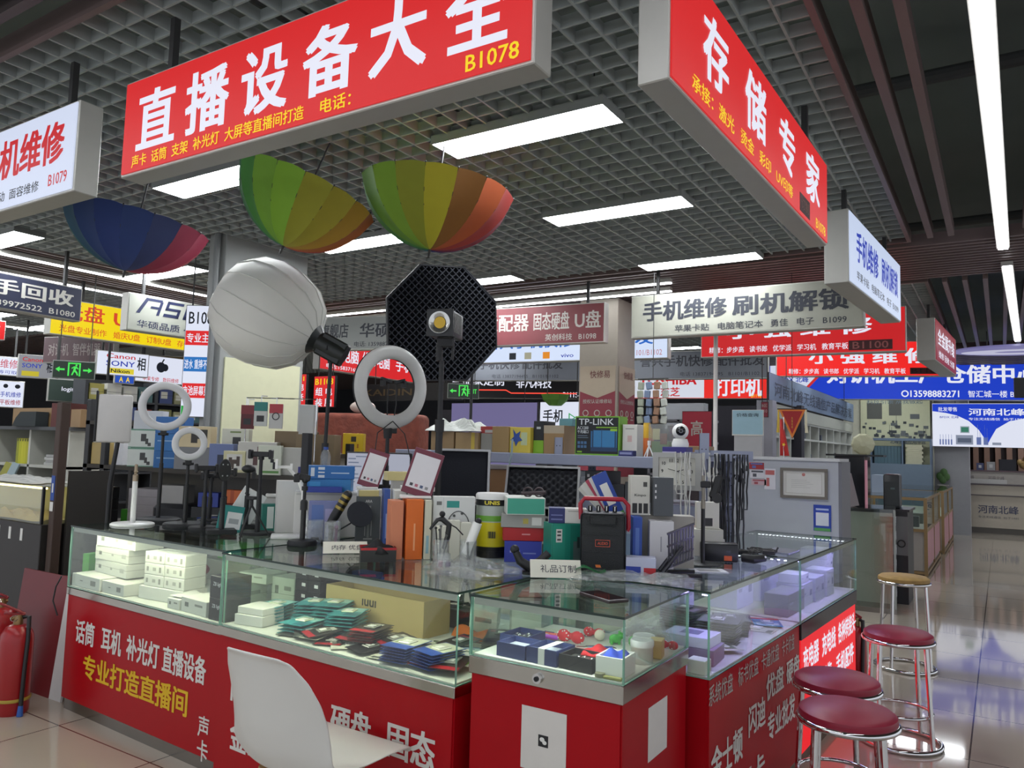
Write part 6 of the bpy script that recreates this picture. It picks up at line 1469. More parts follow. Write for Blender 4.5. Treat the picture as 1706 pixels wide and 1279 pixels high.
for k, (x, z, w, h, c1, c2, lb) in enumerate(((-1.425, 1.425, .10, .045, '#9a3438', '#5a6aa4', 'dark red notice at the top left of the grey partition'), (-1.42, 1.37, .1, .055, '#cfcdd0', '#55565c', 'white notice with a dark block on the grey partition, under the red one'),
        (-1.41, 1.315, .1, .04, '#c0a4a8', '#9a4a50', 'pinkish notice low at the left of the grey partition'), (-1.335, 1.34, .075, .14, '#cfcdd0', '#b0605c', 'tall white and red notice beside the certificate'))):
    mb = MB(); mb.bx(-w / 2, w / 2, -.002, 0, -h / 2, h / 2); mb.bx(-w * .4, w * .4, -.003, -.002, h * .2, h * .42, 1)
    mb.bx(-w * .3, -w * .05, -.003, -.002, -h * .35, h * .05, 1)
    tag(mb.build('notice', [M(c1, .5), M(c2, .5)], None, (x, PY - .001, z)), lb, 'notice')
# ------------------------------------------------------------------ black shelf unit behind the left counter, with its goods
SY = 3.40
BS = M('#232326', .5)
t = thing('shelf_unit', 'black shelf unit behind the left counter, hung with small goods', 'shelf', (-4.9, SY, 0))
for x, top in ((-1.30, 1.80), (-1.06, 1.84), (1.20, 1.56)):
    mb = MB(); mb.bx(x - .03, x + .03, 0, .04, 0, top, bev=.003); mb.build('upright', BS, t)
for x in (-1.30, 1.20):
    mb = MB(); mb.bx(x - .02, x + .02, .38, .42, 0, 1.5); mb.build('upright', BS, t)
for z, x0, x1 in ((1.255, -1.33, 1.23), (.80, -1.33, 1.23), (.3, -1.33, 1.23), (1.60, -1.33, -1.03)):
    mb = MB(); mb.bx(x0, x1, .0, .42, z, z + .03); mb.build('shelf', [M('#38332c', .6)][0], t)
mb = MB(); mb.bx(-1.02, 1.2, .40, .415, .85, 1.25); mb.build('back_board', M('#6f6d6a', .7), t)
SZ = 1.2855
def sh(label, x, w, d, h, col, y=SY + .1, z=SZ, rz=.45, **k): return carton(k.pop('name', 'product_box'), label, w, d, h, (x, y, z), rz, col, **k)
# things on the upper shelf, left to right
sh('pale wooden crate at the left end of the black shelf', -6.08, .17, .14, .17, '#b39a5c', rz=.1)
sh('white box leaning beside the pale wooden crate', -5.86, .09, .08, .26, '#c9c9cc', rz=.3)
for k, zz in enumerate((0, .142)):
    sh('%s white box with a printed phone gimbal on the black shelf' % ('lower', 'upper')[k], -5.50, .27, .12, .14, '#bfc4bd', z=SZ + zz, rz=.55, group='gimbal boxes', deco=[('f', .0, 1, .0, .05, '#5f8a74'), ('f', .0, 1, .93, 1, '#5f8a74'), ('f', .35, .5, .35, .75, '#3a3a3a'), ('f', .48, .56, .2, .5, '#3a3a3a'), ('f', .55, .64, .1, .28, '#3a3a3a')])
sh('grey and white box on top of the gimbal boxes', -5.50, .22, .1, .14, '#b4b7bc', z=SZ + .283, rz=.5)
for k in range(3):
    sh('%s of the three blue boxes stacked on the black shelf behind the ring light' % ('bottom', 'middle', 'top')[k], -5.20, .22, .14, .125, ('#1f5c96', '#2a6aa8', '#2b62a0')[k], z=SZ + .126 * k, rz=.5, group='stacked blue boxes', deco=[('f', .1, .9, .55, .62, '#7fa4c8')])
sh('cream box with a printed dark gadget, seen through the larger ring light', -4.92, .24, .1, .15, '#c9b994', z=SZ + .16, rz=.5, deco=[('f', .4, .6, .2, .7, '#33302c'), ('f', .6, .9, .4, .85, '#33302c')])
sh('plain grey carton under the cream gadget box', -4.92, .26, .14, .159, '#77787a', rz=.5)
sh('blue-grey box with a printed dark headset, left of the crab-picture pack', -4.62, .17, .08, .19, '#6a78a4', rz=.55, deco=[('f', .35, .8, .15, .6, '#2b3248')])
sh('white box with a small printed camera behind the blue-grey one', -4.66, .2, .06, .30, '#c6c6b4', y=SY + .24, rz=.5, deco=[('f', .4, .7, .62, .8, '#33332f'), ('f', .3, .7, .9, .94, '#6f7f4a')])
sh('cream pack with a printed dark claw holder on the black shelf', -4.40, .15, .03, .145, '#cfcaa0', y=SY + .03, rz=.55, deco=[('f', .15, .85, .12, .85, '#d6d4cc'), ('f', .3, .7, .4, .6, '#4a3c34'), ('f', .25, .4, .25, .7, '#4a3c34'), ('f', .6, .75, .3, .75, '#4a3c34'), ('f', .4, .5, .15, .4, '#4a3c34')])
sh('wide white box with a printed phone grip on the black shelf', -4.28, .27, .07, .21, '#c9c7bf', y=SY + .13, rz=.5, deco=[('f', .4, .62, .25, .55, '#5a3c3c'), ('f', .5, .66, .5, .85, '#6f4a4a'), ('f', .85, .88, .4, .5, '#8a8a84')])
eb = sh('white earphone box with two printed black earbuds, tilted on the black shelf', -4.0, .15, .045, .19, '#cfd2c0', y=SY - .01, rz=.6, deco=[('f', .08, .92, .06, .14, '#5f8f4a'), ('f', .45, .6, .74, .84, '#222226'), ('f', .55, .7, .42, .54, '#222226'), ('f', .2, .48, .66, .7, '#222226'), ('f', .66, .8, .2, .44, '#222226')])
sh('white box standing behind the earbud box on the black shelf', -3.93, .15, .06, .18, '#c4c2ba', y=SY + .1, rz=.55, deco=[('r', 0, 1, .5, .9, '#a05a58')])
sh('large brown carton at the right end of the black shelf', -3.86, .26, .16, .27, '#7d6a4c', y=SY + .27, rz=.5, name='carton')
sh('brown carton behind the large one on the black shelf', -4.14, .26, .14, .29, '#77654a', y=SY + .33, rz=.4, name='carton')
sh('upright white tissue box on the brown cartons', -3.98, .10, .09, .20, '#c6c8c6', y=SY + .28, z=SZ + .2705, rz=.5, name='tissue_box')
sh('dark blue tray at the right end of the black shelf', -3.74, .14, .08, .06, '#2a2a7a', y=SY + .1, rz=.4)
for k, (x, z, c1, c2, lb) in enumerate(((-4.13, 1.60, '#2f7f78', '#c9cbc6', 'teal and white hanging pack above the phone grip box'), (-3.98, 1.585, '#8d8a88', '#b03a44', 'white and red hanging pack with a printed neckband'), (-4.26, 1.58, '#7d2f34', '#5a2024', 'dark red hanging pack left of the teal one'))):
    t = thing('hanging_pack', lb, 'pack', (x, SY - .0, z), .5)
    mb = MB(); mb.bx(-.045, .045, 0, .012, 0, .16, bev=.002); mb.bx(-.045, .045, -.001, .0, .1, .16, 1); mb.build('card', [M(c2, .5), M(c1, .5)] if k != 1 else [M('#c4c2be', .5), M(c2, .5)], t)
    mb = MB()
    if k == 1: mb.ring((0, -.003, .08), .022, .003, rot=(PI / 2, 0, 0), n=20, m=6)
    else: mb.bx(-.025, .025, -.002, 0, .03, .07)
    mb.build('printed_mark', M('#2e2e30', .5), t)
    mb = MB(); mb.tube([(0, .005, .16), (0, .005, .2), (0, .1, .205)], .003, 6); mb.build('hook', CHROME, t)
t = thing('wire_display', 'wire hanging rail over the black shelf that carries the packs', 'rail', (-4.15, SY + .1, SZ))
mb = MB(); mb.tube([(-.35, .08, 0), (-.35, .08, .52), (.35, .08, .5), (.35, .08, 0)], .005, 6); mb.build('rail', CHROME, t)
# lower part
for k in range(5):
    sh('%s of the pale boxes piled under the black shelf' % ('lowest', 'second', 'third', 'fourth', 'topmost')[k], -5.42, .26, .2, .058, '#a5a0a4', z=.8305 + .059 * k, rz=.3, group='pale piled boxes')
for k in range(3):
    sh('%s of the dark boxes piled at the left end under the black shelf' % ('lowest', 'middle', 'topmost')[k], -6.08, .14, .18, .09, '#2a2a2c', z=.8305 + .091 * k, rz=.1, group='dark piled boxes', deco=[('f', .4, .6, .4, .5, '#6a6a6a')])
sh('green packet standing under the black shelf', -5.72, .09, .05, .12, '#3f8f2c', z=.8305, rz=.4)
sh('black bag-like case under the black shelf behind the white stand', -5.1, .3, .2, .2, '#1e1f24', z=.8305, rz=.4, bev=.03)
for k, (x, w, h, c) in enumerate(((-5.16, .2, .13, '#a9a7a4'), (-4.74, .22, .2, '#15161a'), (-4.42, .2, .24, '#6e1f22'), (-4.12, .3, .30, '#b9b7b2'))):
    sh(('white box on the black case', 'black case behind the phone stands', 'dark red box behind the square-footed stands', 'large white carton right of the dark red box')[k] + ', under the black shelf', x, w, .16, h, c, z=.8305 + (.2005 if k == 0 else 0), rz=.45, y=SY + .12, deco=[('f', .6, .9, .6, .75, '#8a8a88')] if k in (1, 2) else [])
sh('orange pack on the dark red box under the black shelf', -4.47, .13, .08, .09, '#c9632a', z=1.0715, rz=.45, deco=[('f', .4, .6, 0, 1, '#a84a20')])
sh('blue box left of the orange pack under the black shelf', -4.72, .15, .1, .1, '#2b3f94', z=1.0315, rz=.45)
mb = MB(); mb.tube([(-.16, 0, .015), (.16, 0, .02)], .014, 10)
tag(mb.build('rolled_poster', WHITE, None, (-3.95, SY + .1, .8305 + .3005), .2, smooth=True), 'white roll lying on the large white carton under the black shelf', 'roll')
t = thing('covered_pile', 'tall pile under a brick red printed cloth, behind the yellow box', 'pile', (-4.98, 5.28, 0), .3)
mb = MB(); mb.bx(-.55, .60, -.16, .16, 0, 1.78, bev=.05, seg=3); mb.build('cloth', M('#6e3426', .85, var=.45, scale=16, bump=.9), t, smooth=True)
t = thing('white_cabinet', 'low pale cabinet under the brown carton and yellow box, behind the lantern pole', 'cabinet', (-4.0, 4.14, 0), .3)
mb = MB(); mb.bx(-.42, .1, -.12, .12, 0, 1.40, bev=.006); mb.build('body', M('#b4b2aa', .5), t)
mb = MB(); mb.bx(-.43, .11, -.13, .13, 1.40, 1.425); mb.build('top', M('#5f584e', .5), t)
carton('yellow_box', 'bright yellow box with a small dark mark, on the pale cabinet', .15, .07, .15, (-3.97, 4.12, 1.4255), .5, '#d8b41c', [('f', .4, .65, .6, .85, '#3a2f1c'), ('f', .35, .6, .1, .35, '#d89a6a'), ('f', .7, .78, .3, .5, '#a8641c')])
crumple('plastic_bag', 'clear plastic bag left of the bright yellow box', (-4.22, 4.06, 1.4255), .2, .16, .14, 73)
mb = MB(); mb.ball((0, 0, .06), .06, 0, (2.1, 1, 1), 20, 12); tag(mb.build('cushion', M('#b4a49c', .6), None, (-5.0, 5.28, 1.782), .35, smooth=True), 'pinkish white film-wrapped roll on the red-covered pile', 'roll')
t = thing('water_bottle', 'small clear water bottle with a blue cap behind the blue boxes', 'bottle', (-3.16, 3.06, ZT + .3785))
mb = MB(); mb.lathe([(0, 0), (.026, 0), (.028, .05), (.022, .07), (.012, .085), (0, .085)], 16); mb.build('body', PLASTIC, t, smooth=True)
mb = MB(); mb.lathe([(0, .085), (.013, .085), (.013, .1), (0, .1)], 16); mb.build('cap', M('#2f4f9a', .4), t, smooth=True)

# ------------------------------------------------------------------ neighbouring stall at far left
t = thing('dark_counter', 'dark brown counter with a lit glass case on top, cut by the left picture edge', 'counter', (-5.28, 2.64, 0), 0)
DBR = M('#2e2a28', .5)
mb = MB(); mb.bx(-2.6, 0, 0, .34, 0, .92, bev=.004); mb.build('cabinet', DBR, t)
def pn(name, *a):
    mb = MB(); mb.bx(*a); return mb.build(name, [GLASS, GEDGE], t)
pn('glass_front', -2.58, -.02, .01, .018, .92, 1.16); pn('glass_side', -.03, -.022, .02, .32, .92, 1.16); pn('glass_top', -2.6, 0, 0, .34, 1.16, 1.168)
mb = MB(); mb.bx(-.034, -.018, .006, .022, .92, 1.165); mb.build('corner_post', BLACK, t)
mb = MB(); mb.bx(-2.5, -.06, .04, .055, 1.145, 1.158); mb.build('led_strip', glow('#f4dc94', 10), t)
mb = MB()
mb.bx(-2.58, -.04, .31, .32, .925, 1.15); mb.build('rear_panel', M('#b4a878', .6), t)
for k in range(4):
    mb = MB(); mb.bx(-.72 + .155 * k, -.69 + .155 * k, -.003, 0, .80, .88); mb.build('price_tag', WHITE, t)
crumple('paper', 'yellowish crumpled paper inside the lit glass case at the far left', (-5.85, 2.81, .921), .7, .22, .07, 75, M('#a8946a', .6), 'paper')
crumple('paper', 'sheet of greyish film lying on the glass case at the far left', (-6.0, 2.82, 1.169), .9, .28, .05, 76, M('#a3a39c', .5), 'paper')
mb = MB(); mb.bx(-.03, .03, -.03, .03, 0, 1.72, bev=.004); o = mb.build('wooden_post', M('#4a3a32', .6), None, (-5.235, 2.705, 0)); tag(o, 'dark brown post at the corner of the neighbouring stall', 'post')
mb = MB(); mb.bx(-5.225, -5.20, 2.76, 3.06, 0, 1.27); tag(mb.build('side_board', M('#35322f', .7), None), 'dark upright side board behind the brown post, end of the neighbouring stall', 'board')
t = thing('shelf_sticker', 'blue vertical sticker with a white mark on the dark brown post', 'sticker', (-5.235, 2.6735, 1.08))
mb = MB(); mb.bx(-.022, .022, -.0015, 0, 0, .16); mb.build('sheet', M('#2b4f9f', .5), t)
mb = MB(); mb.bx(-.008, .008, -.0025, -.0015, .05, .11); mb.bx(-.02, .02, -.002, -.0015, -.07, -.01); mb.build('mark', WHITE, t)
# cubby shelf
CY = 4.6
t = thing('cubby_shelf', 'white cubby shelf with a dark top at the far left', 'shelf', (-9.6, CY, 0))
WS = M('#b4b4aa', .6)
mb = MB()
for x in (-1.7, -.85, .0, .85): mb.bx(x - .02, x + .02, 0, .4, .7, 1.56)
for z in (.7, 1.13): mb.bx(-1.72, .87, 0, .4, z, z + .03)
mb.bx(-1.7, .85, .39, .4, .7, 1.56, 1); mb.build('carcass', [WS, M('#8a8a86', .7)], t)
mb = MB(); mb.bx(-1.78, .92, -.03, .42, 1.56, 1.60); mb.build('top', M('#4a4c4e', .5), t)
for k in range(5):
    carton('binder', '%s yellow binder in the white cubby shelf' % ('leftmost', 'second', 'third', 'fourth', 'rightmost')[k], .055, .2, .30, (-9.62 - .36 + .058 * k, CY + .15, 1.1605), 0, ('#8f9424', '#b4b424', '#c0bc28', '#bcb828', '#b0ac24')[k], [('f', .3, .7, .88, .98, '#2a2a1c')], cat='binder', group='yellow binders')
for k in range(4):
    carton('paper_stack', '%s layer of the papers in the right cubby' % ('lowest', 'second', 'third', 'topmost')[k], .3 - .02 * k, .2, .03, (-9.2 + .03 * (k % 2), CY + .15, 1.1605 + .031 * k), .05 * k, ('#a9a9a4', '#8f8f8c', '#b9b9b4', '#9c9c98')[k], cat='papers', group='papers in the right cubby')
carton('carton', 'long brown carton on the white cubby shelf', .9, .3, .22, (-9.75, CY + .22, 1.6005), 0, '#8f7350')
mb = MB(); mb.prism([(-.28, 0), (.26, 0), (.26, .17), (-.1, .17), (-.2, .1)], .14); tag(mb.build('black_bag', M('#232a2c', .6), None, (-9.6, CY + .06, 1.6005), rot=(PI / 2, 0, 0)), 'black bag lying in front of the long brown carton', 'bag')
t = thing('drawer_box', 'small dark red drawer box on the white cubby shelf', 'drawer box', (-9.02, CY + .12, 1.6005), .2)
mb = MB(); mb.bx(-.15, .15, -.1, .1, 0, .27); mb.build('case', M('#5a2c28', .6), t)
for k in range(3):
    mb = MB(); mb.bx(-.02, .14, -.108, -.1, .015 + .085 * k, .09 + .085 * k); d_ = mb.build('drawer', M('#6e3830', .6), t)
    mb = MB(); mb.bx(.04, .08, -.113, -.108, .055 + .085 * k, .068 + .085 * k); mb.build('drawer_pull', BLACK, d_)
carton('carton', 'brown carton right of the dark red drawer box', .2, .2, .2, (-8.72, CY + .14, 1.6005), 0, '#8f7350')
for k in range(2):
    carton('booklet', ('left yellowish', 'right pale blue')[k] + ' booklet leaning at the cubby front', .13, .02, .2, (-8.9 - .0 + .0 * k - 1.05 + .16 * k, CY - .11, .98), .1, ('#8f8c3a', '#8fa0a4')[k], rot=(-.3, .2, .1), cat='booklet')
carton('side_table', 'grey low cabinet in front of the white cubby shelf', 1.9, .3, .975, (-9.6, CY - .22, 0), 0, '#7a7a76', cat='cabinet')
# ------------------------------------------------------------------ extinguishers, leaning boards, chair, stools
def extinguisher(label, x, y, r=.082, h=.47, tagc=True, hose=True):
    t = thing('fire_extinguisher', label, 'fire extinguisher', (x, y, 0), fc(x, y))
    mb = MB(); mb.lathe([(0, 0), (r * .92, 0), (r, .015), (r, h * .82), (r * .93, h * .9), (r * .7, h * .97), (r * .35, h), (0, h)], 36); mb.build('cylinder', M('#9c1c20', .28, var=.04), t, smooth=True)
    mb = MB(); mb.lathe([(0, h), (.024, h), (.024, h + .03), (.018, h + .05), (0, h + .05)], 16); mb.cyl((-.04, 0, h + .03), (.03, 0, h + .035), .01, n=10); mb.build('valve', M('#8a6f4a', .35, .7), t, smooth=True)
    mb = MB(); mb.box((-.03, 0, h + .085), (.14, .018, .012), rot=(0, .5, 0), bev=.003); mb.box((-.02, 0, h + .055), (.1, .018, .01), rot=(0, .15, 0), bev=.003); mb.build('lever', M('#8c2428', .4), t)
    mb = MB(); mb.ring((-.02, -.02, h + .035), .016, .002, rot=(1.2, 0, 0), n=18, m=6); mb.build('pin_ring', CHROME, t, smooth=True)
    if hose:
        mb = MB(); mb.tube([(.02, -.0, h + .035), (r * .6, -.03, h + .04), (r * .62, -r * .85, h * .85), (r * .55, -r * 1.08, h * .5), (r * .5, -r * 1.1, h * .12)], .0115, 10); o = mb.build('hose', BLACK, t, smooth=True)
        mb = MB(); mb.cyl((r * .5, -r * 1.1, h * .12), (r * .48, -r * 1.12, -.0 + .002), .0125, .016, n=12); mb.build('nozzle', M('#2a5aa8', .4), o)
    mb = MB(); mb.ring((0, 0, h * .17), r * 1.015, .006, n=36, m=6, flat=1.6); mb.build('strap', M('#b0983a', .6), t, smooth=True)
    if tagc:
        mb = MB(); mb.prism([(-.025, 0), (.025, 0), (.03, .03), (.02, .07), (-.02, .07), (-.03, .03)], .002, mtx=Matrix.Translation((-.02, -r - .003, h * .58)) @ Matrix.Rotation(PI / 2, 4, 'X')); mb.build('inspection_tag', WHITE, t)
    return t
extinguisher('red fire extinguisher with a black hose and blue nozzle, beside the leaning board', -4.56, 2.20, tagc=False)
extinguisher('red fire extinguisher with a white tag, cut by the left picture edge', -4.93, 2.28, .095, .50, hose=False)
extinguisher('small red fire extinguisher on the floor beyond the lit red counter front', -.80, 5.40, .06, .44, tagc=False, hose=True)
t = thing('leaning_board', 'dark red board with a white back, leaning between the extinguishers and the left counter', 'board', (-4.86, 2.43, 0), .02, rot=(-.10, 0, .02))
mb = MB(); mb.bx(-.28, .22, 0, .012, 0, .68); mb.build('red_face', M('#6e161c', .4), t)
mb = MB(); mb.bx(.22, .34, .0, .012, 0, .62); mb.build('white_edge', M('#cfccc8', .5), t)
mb = MB(); mb.tube([(-4.455, 2.36, .72), (-4.48, 2.345, .66), (-4.5, 2.345, .58), (-4.47, 2.36, .5)], .004, 6); tag(mb.build('cable', BLACK, None, smooth=True), 'black cable loop at the left edge of the left counter', 'cable')
carton('packet', 'green packet stuck behind the left end of the left counter', .05, .08, .16, (-4.52, 2.56, .66), .2, '#4fae2e', cat='packet')
carton('wooden_box', 'wooden box under the green packet at the left end of the left counter', .06, .14, .659, (-4.52, 2.58, 0), .1, '#8f7540', cat='box')
# white shell chair
t = thing('shell_chair', 'white moulded shell chair in front of the middle counter', 'chair', (-1.98, 1.92, 0), 0.0)
prof = [(.275, .425), (.26, .45), (.14, .452), (.02, .44), (-.10, .437), (-.165, .46), (-.20, .52), (-.222, .60), (-.235, .68), (-.25, .76), (-.265, .825), (-.278, .845)]
hw = [.20, .215, .23, .235, .235, .232, .228, .222, .212, .19, .15, .115]
up_ = [.0, .0, .015, .03, .045, .055, .05, .035, .02, .01, .0, .0]
fw = [0, 0, 0, 0, .0, .03, .06, .07, .06, .04, .02, .0]
NP = len(prof) - 1
def shell_pt(u, v):
    k = min(NP - 1, int(u * NP)); f_ = u * NP - k
    L_ = lambda a: a[k] * (1 - f_) + a[k + 1] * f_
    y_ = prof[k][0] * (1 - f_) + prof[k + 1][0] * f_; z_ = prof[k][1] * (1 - f_) + prof[k + 1][1] * f_
    s = 2 * v - 1; e = abs(s) ** 2.2
    return (L_(hw) * s, y_ + L_(fw) * e, z_ + L_(up_) * e)
mb = MB(); mb.sheet(shell_pt, 33, 16)
o = mb.build('shell', M('#dcdbd4', .35, var=.01), t, smooth=True, ang=80, thick=.008)
sb = o.modifiers.new('smooth', 'SUBSURF'); sb.levels = 1; sb.render_levels = 1
for sx_ in (-1, 1):
    for sy_ in (-1, 1):
        mb = MB(); mb.tube([(sx_ * .12, sy_ * .10, .42), (sx_ * .22, sy_ * .2, 0.0)], [.016, .010], 10); mb.build('leg', M('#b08d5c', .5), t, smooth=True)
mb = MB()
for a in (((-.15, -.13, .33), (.15, .13, .33)), ((-.15, .13, .33), (.15, -.13, .33)), ((-.13, -.11, .415), (.13, -.11, .415)), ((-.13, .11, .415), (.13, .11, .415))): mb.tube(a, .005, 6)
mb.build('brace', BLACK, t)
# stools
def stool(label, x, y, h, seat, rz=0., cushion=True, group='round stools', splay=.03):
    t = thing('bar_stool', label, 'stool', (x, y, 0), rz, group)
    mb = MB(); mb.lathe([(0, h - .045), (.165, h - .045), (.172, h - .03), (.169, h - .012), (.152, h), (0, h + .002)], 48); mb.build('seat', seat, t, smooth=True)
    mb = MB(); mb.ring((0, 0, h - .045), .17, .012, n=56, m=10); mb.build('seat_ring', CHROME, t, smooth=True)
    for k in range(4):
        a = k * PI / 2 + PI / 4
        mb = MB(); mb.tube([(.155 * math.cos(a), .155 * math.sin(a), h - .05), ((.155 + splay) * math.cos(a), (.155 + splay) * math.sin(a), .02)], .0125, 12); mb.build('leg', CHROME, t, smooth=True)
    mb = MB(); mb.ring((0, 0, .013), .168 + splay, .0125, n=56, m=10); mb.build('floor_ring', CHROME, t, smooth=True)
    zf_ = .17 if h < .6 else .24
    mb = MB(); mb.ring((0, 0, zf_), .155 + splay * .7 - .018, .009, n=56, m=10); mb.build('foot_ring', CHROME, t, smooth=True)
    return t
SEAT = M('#8e1c34', .42, var=.05)
stool('red-topped chrome stool nearest the camera', -.503, 3.166, .575, SEAT, .2)
stool('red-topped chrome stool directly behind the nearest one', -.613, 3.60, .572, SEAT, .5)
stool('red-topped chrome stool standing free in the right aisle', -.49, 4.70, .58, SEAT, .3)
stool('taller stool with a worn tan top, the furthest in the right aisle', -.62, 6.35, .655, M('#a3834a', .6, var=.3, scale=25), .4)
# ------------------------------------------------------------------ the stalls of the next rows
def slab(name, label, cat, x0, x1, y0, y1, z0, z1, mat, bev=0, group=None):
    mb = MB(); mb.bx(x0, x1, y0, y1, z0, z1, bev=bev); return tag(mb.build(name, mat, None), label, cat, group)
def panel(name, label, cat, x0, x1, y, z0, z1, face, lines=(), rz=0., d=.05, frame=BLACK, patches=(), hang=True):
    """upright board or light box whose front looks along -Y (before turning by rz)"""
    t = thing(name, label, cat, (x0, y, z0), rz)
    w, h = x1 - x0, z1 - z0
    mb = MB(); mb.bx(0, w, .004, d, 0, h); mb.build('housing', frame, t)
    mb = MB(); mb.bx(.006, w - .006, 0, .005, .006, h - .006); mb.build('face', face, t)
    for k, (a, b, c, e, m) in enumerate(patches):
        mb = MB(); mb.bx(a * w, b * w, -.002, 0, c * h, e * h); mb.build('printed_field', m, t)
    if z0 > .5 and z1 < 3.3 and hang:
        for f in (.15, .85):
            mb = MB(); mb.box((f * w, d / 2, (h + 3.36 - z0) / 2), (.01, .01, 3.36 - z0 - h)); mb.build('hanging_rod', RODM, t)
    for ln in lines:
        s, u, v, tw, th, m = ln[:6]
        text(s, m, tw * w if tw else None, th * h, t, (u * w, -.004, v * h), bold=ln[6] if len(ln) > 6 else .015, vert=len(ln) > 7)
    return t
GW = glow('#dfe4f4', .95); GR = glow('#e02c2e', .9); GB = glow('#2f78c4', .85)
# lit column sign beside the pier
t = panel('column_light_box', 'tall white light box with red and blue bands, on the pier behind the lantern', 'sign', -6.24, -5.92, 4.24, 1.70, 2.72, GW, [
    ('B1081', .5, .885, .8, .11, T_K, .01), ('专业主板', .5, .705, .86, .085, T_W), ('进水 重摔不开机', .5, .47, .9, .085, T_W), ('电池屏幕更换', .5, .235, .88, .085, T_W)], rz=.55,
    patches=((.03, .97, .64, .77, GR), (.03, .97, .405, .535, GB), (.03, .97, .17, .30, GR), (.03, .25, .0, .10, glow('#2fae4a', .8))))
# lit boxes of the stall B1103 and around
panel('light_box', 'red light box with yellow number and white writing, right one behind the white lantern pole', 'sign', -9.0, -8.55, 8.40, 2.05, 2.53, GR, [('B1103', .5, .82, .86, .2, T_Y, .02), ('组 电', .5, .5, .8, .26, T_W, .02), ('装 脑', .5, .15, .8, .26, T_W, .02)])
panel('light_box', 'narrow white and red light box, left one behind the white lantern pole', 'sign', -9.6, -9.2, 8.42, 2.05, 2.57, GW, [('电', .75, .62, .3, .22, T_W, .02), ('话', .75, .3, .3, .22, T_W, .02), ('01', .75, .87, .3, .14, T_Y, .02)], patches=((.5, 1, 0, 1, GR),))
panel('fascia_board', 'black fascia board with dull gold letters, seen through the big ring light', 'board', -8.6, -6.6, 9.0, 2.18, 2.44, M('#17171a', .5), [('KAIDING', .35, .5, .6, .4, M('#5e4c30', .5))])
panel('glow_wall', 'lilac shop wall, its lighting put in as glow, behind the octagonal softbox pole', 'wall panel', -7.9, -6.2, 10.5, 1.2, 2.24, glow('#8d86b8', .55))  # wall given a glow of its own in place of the shop's lighting
t = panel('light_box', 'white light box with black brush writing and a green mark, left of the poster pillar', 'sign', -5.45, -4.78, 9.3, 1.80, 2.16, GW, [('手机', .33, .45, .5, .5, T_K, .02)])
mb = MB(); mb.ring((.5, -.004, .14), .06, .014, rot=(PI / 2, 0, 0), n=3, m=6); mb.build('green_mark', glow('#3fae6a', .8), t)
mb = MB(); mb.lathe([(0, 0), (.09, .0), (.17, .07), (.2, .15)], 8, mtx=Matrix.Translation((.3, -.1, .3))); mb.build('small_parasol', M('#4f7f2a', .7), t, thick=.003)
# exit signs
for (x, y, z, lb) in ((-8.86, 4.42, 2.14, 'green lit exit sign with a running figure and two arrows, at left'), (-6.2, 8.14, 2.14, 'green lit exit sign with an arrow, behind the octagonal softbox')):
    t = thing('exit_sign', lb, 'sign', (x, y, z), 1.0 if x < -8 else .65)
    mb = MB(); mb.bx(0, .42, .004, .04, 0, .2, bev=.004); mb.build('housing', M('#8a8f8a', .5), t)
    mb = MB(); mb.bx(.008, .412, 0, .005, .008, .192); mb.build('face', M('#0d2415', .4), t)
    G_ = glow('#4fe05a', 1.)
    mb = MB()
    def q(poly): mb.prism(poly, .002, mtx=Matrix.Translation((0, -.0015, 0)) @ Matrix.Rotation(PI / 2, 4, 'X'))
    q([(.03, .1), (.07, .13), (.07, .11), (.12, .11), (.12, .09), (.07, .09), (.07, .07)])
    if x < -8: q([(.39, .1), (.35, .13), (.35, .11), (.30, .11), (.30, .09), (.35, .09), (.35, .07)])
    else: text('EXIT', G_, .12, .06, t, (.33, -.002, .1), bold=.02)
    q([(.15, .03), (.165, .03), (.165, .165), (.26, .165), (.26, .03), (.275, .03), (.275, .18), (.15, .18)])
    q([(.185, .04), (.2, .04), (.215, .08), (.235, .06), (.24, .04), (.255, .04), (.245, .075), (.225, .1), (.235, .12), (.25, .105), (.255, .115), (.235, .14), (.21, .14), (.185, .12), (.19, .11), (.207, .125), (.203, .09)])
    mb.ball((.232, -.001, .152), .011, 0, (1, .2, 1), 10, 6)
    mb.build('running_figure', G_, t)
    for s in (.06, .36):
        mb = MB(); mb.cyl((s, .02, .2), (s, .02, 3.36 - z), .006, n=6); mb.build('hanging_rod', RODM, t)
# left rows
t, L = sign('white lit sign naming camera makers beside the apple sign, far left', (-11.2, 6.2), (-11.0, 6.9), 2.42, .36, GW, [('Canon', .33, .29, .4, .07, T_R, .01), ('SONY', .33, .18, .4, .08, T_B, .01), ('相', .62, .2, .12, .2, T_K, .02)], depth=.1)
patch(t, 'yellow_label', glow('#e0cf3a', .9), .15, .52, .03, .11)
text('Nikon', T_K, .26, .055, t, (.33, -.0055, .07), bold=.02)
t, L = sign('white lit sign with a dark fruit emblem, far left under the yellow sign', (-11.6, 7.05), (-11.5, 8.3), 2.40, .44, GW, [('苹果专修   数码维修   专业回收', .6, .06, .95, .07, T_R, .006)], depth=.1)
mb = MB(); mb.ball((.42, -.004, .26), .085, 0, (.9, .08, 1), 20, 14); mb.ball((.49, -.004, .26), .06, 0, (.9, .1, 1), 16, 10); mb.box((.45, -.004, .37), (.02, .008, .06), rot=(0, .5, 0)); mb.build('fruit_emblem', T_K, t)
t, L = sign('white sign naming camera makers, behind the left exit sign', (-13.3, 6.1), (-13.0, 6.9), 2.42, .38, M('#b9bcc4', .5, emit=.45), [('Canon', .2, .3, .28, .07, T_R, .01), ('SONY', .2, .2, .28, .07, T_B, .01), ('相机摄影', .6, .2, .4, .2, T_K, .02)], depth=.1)
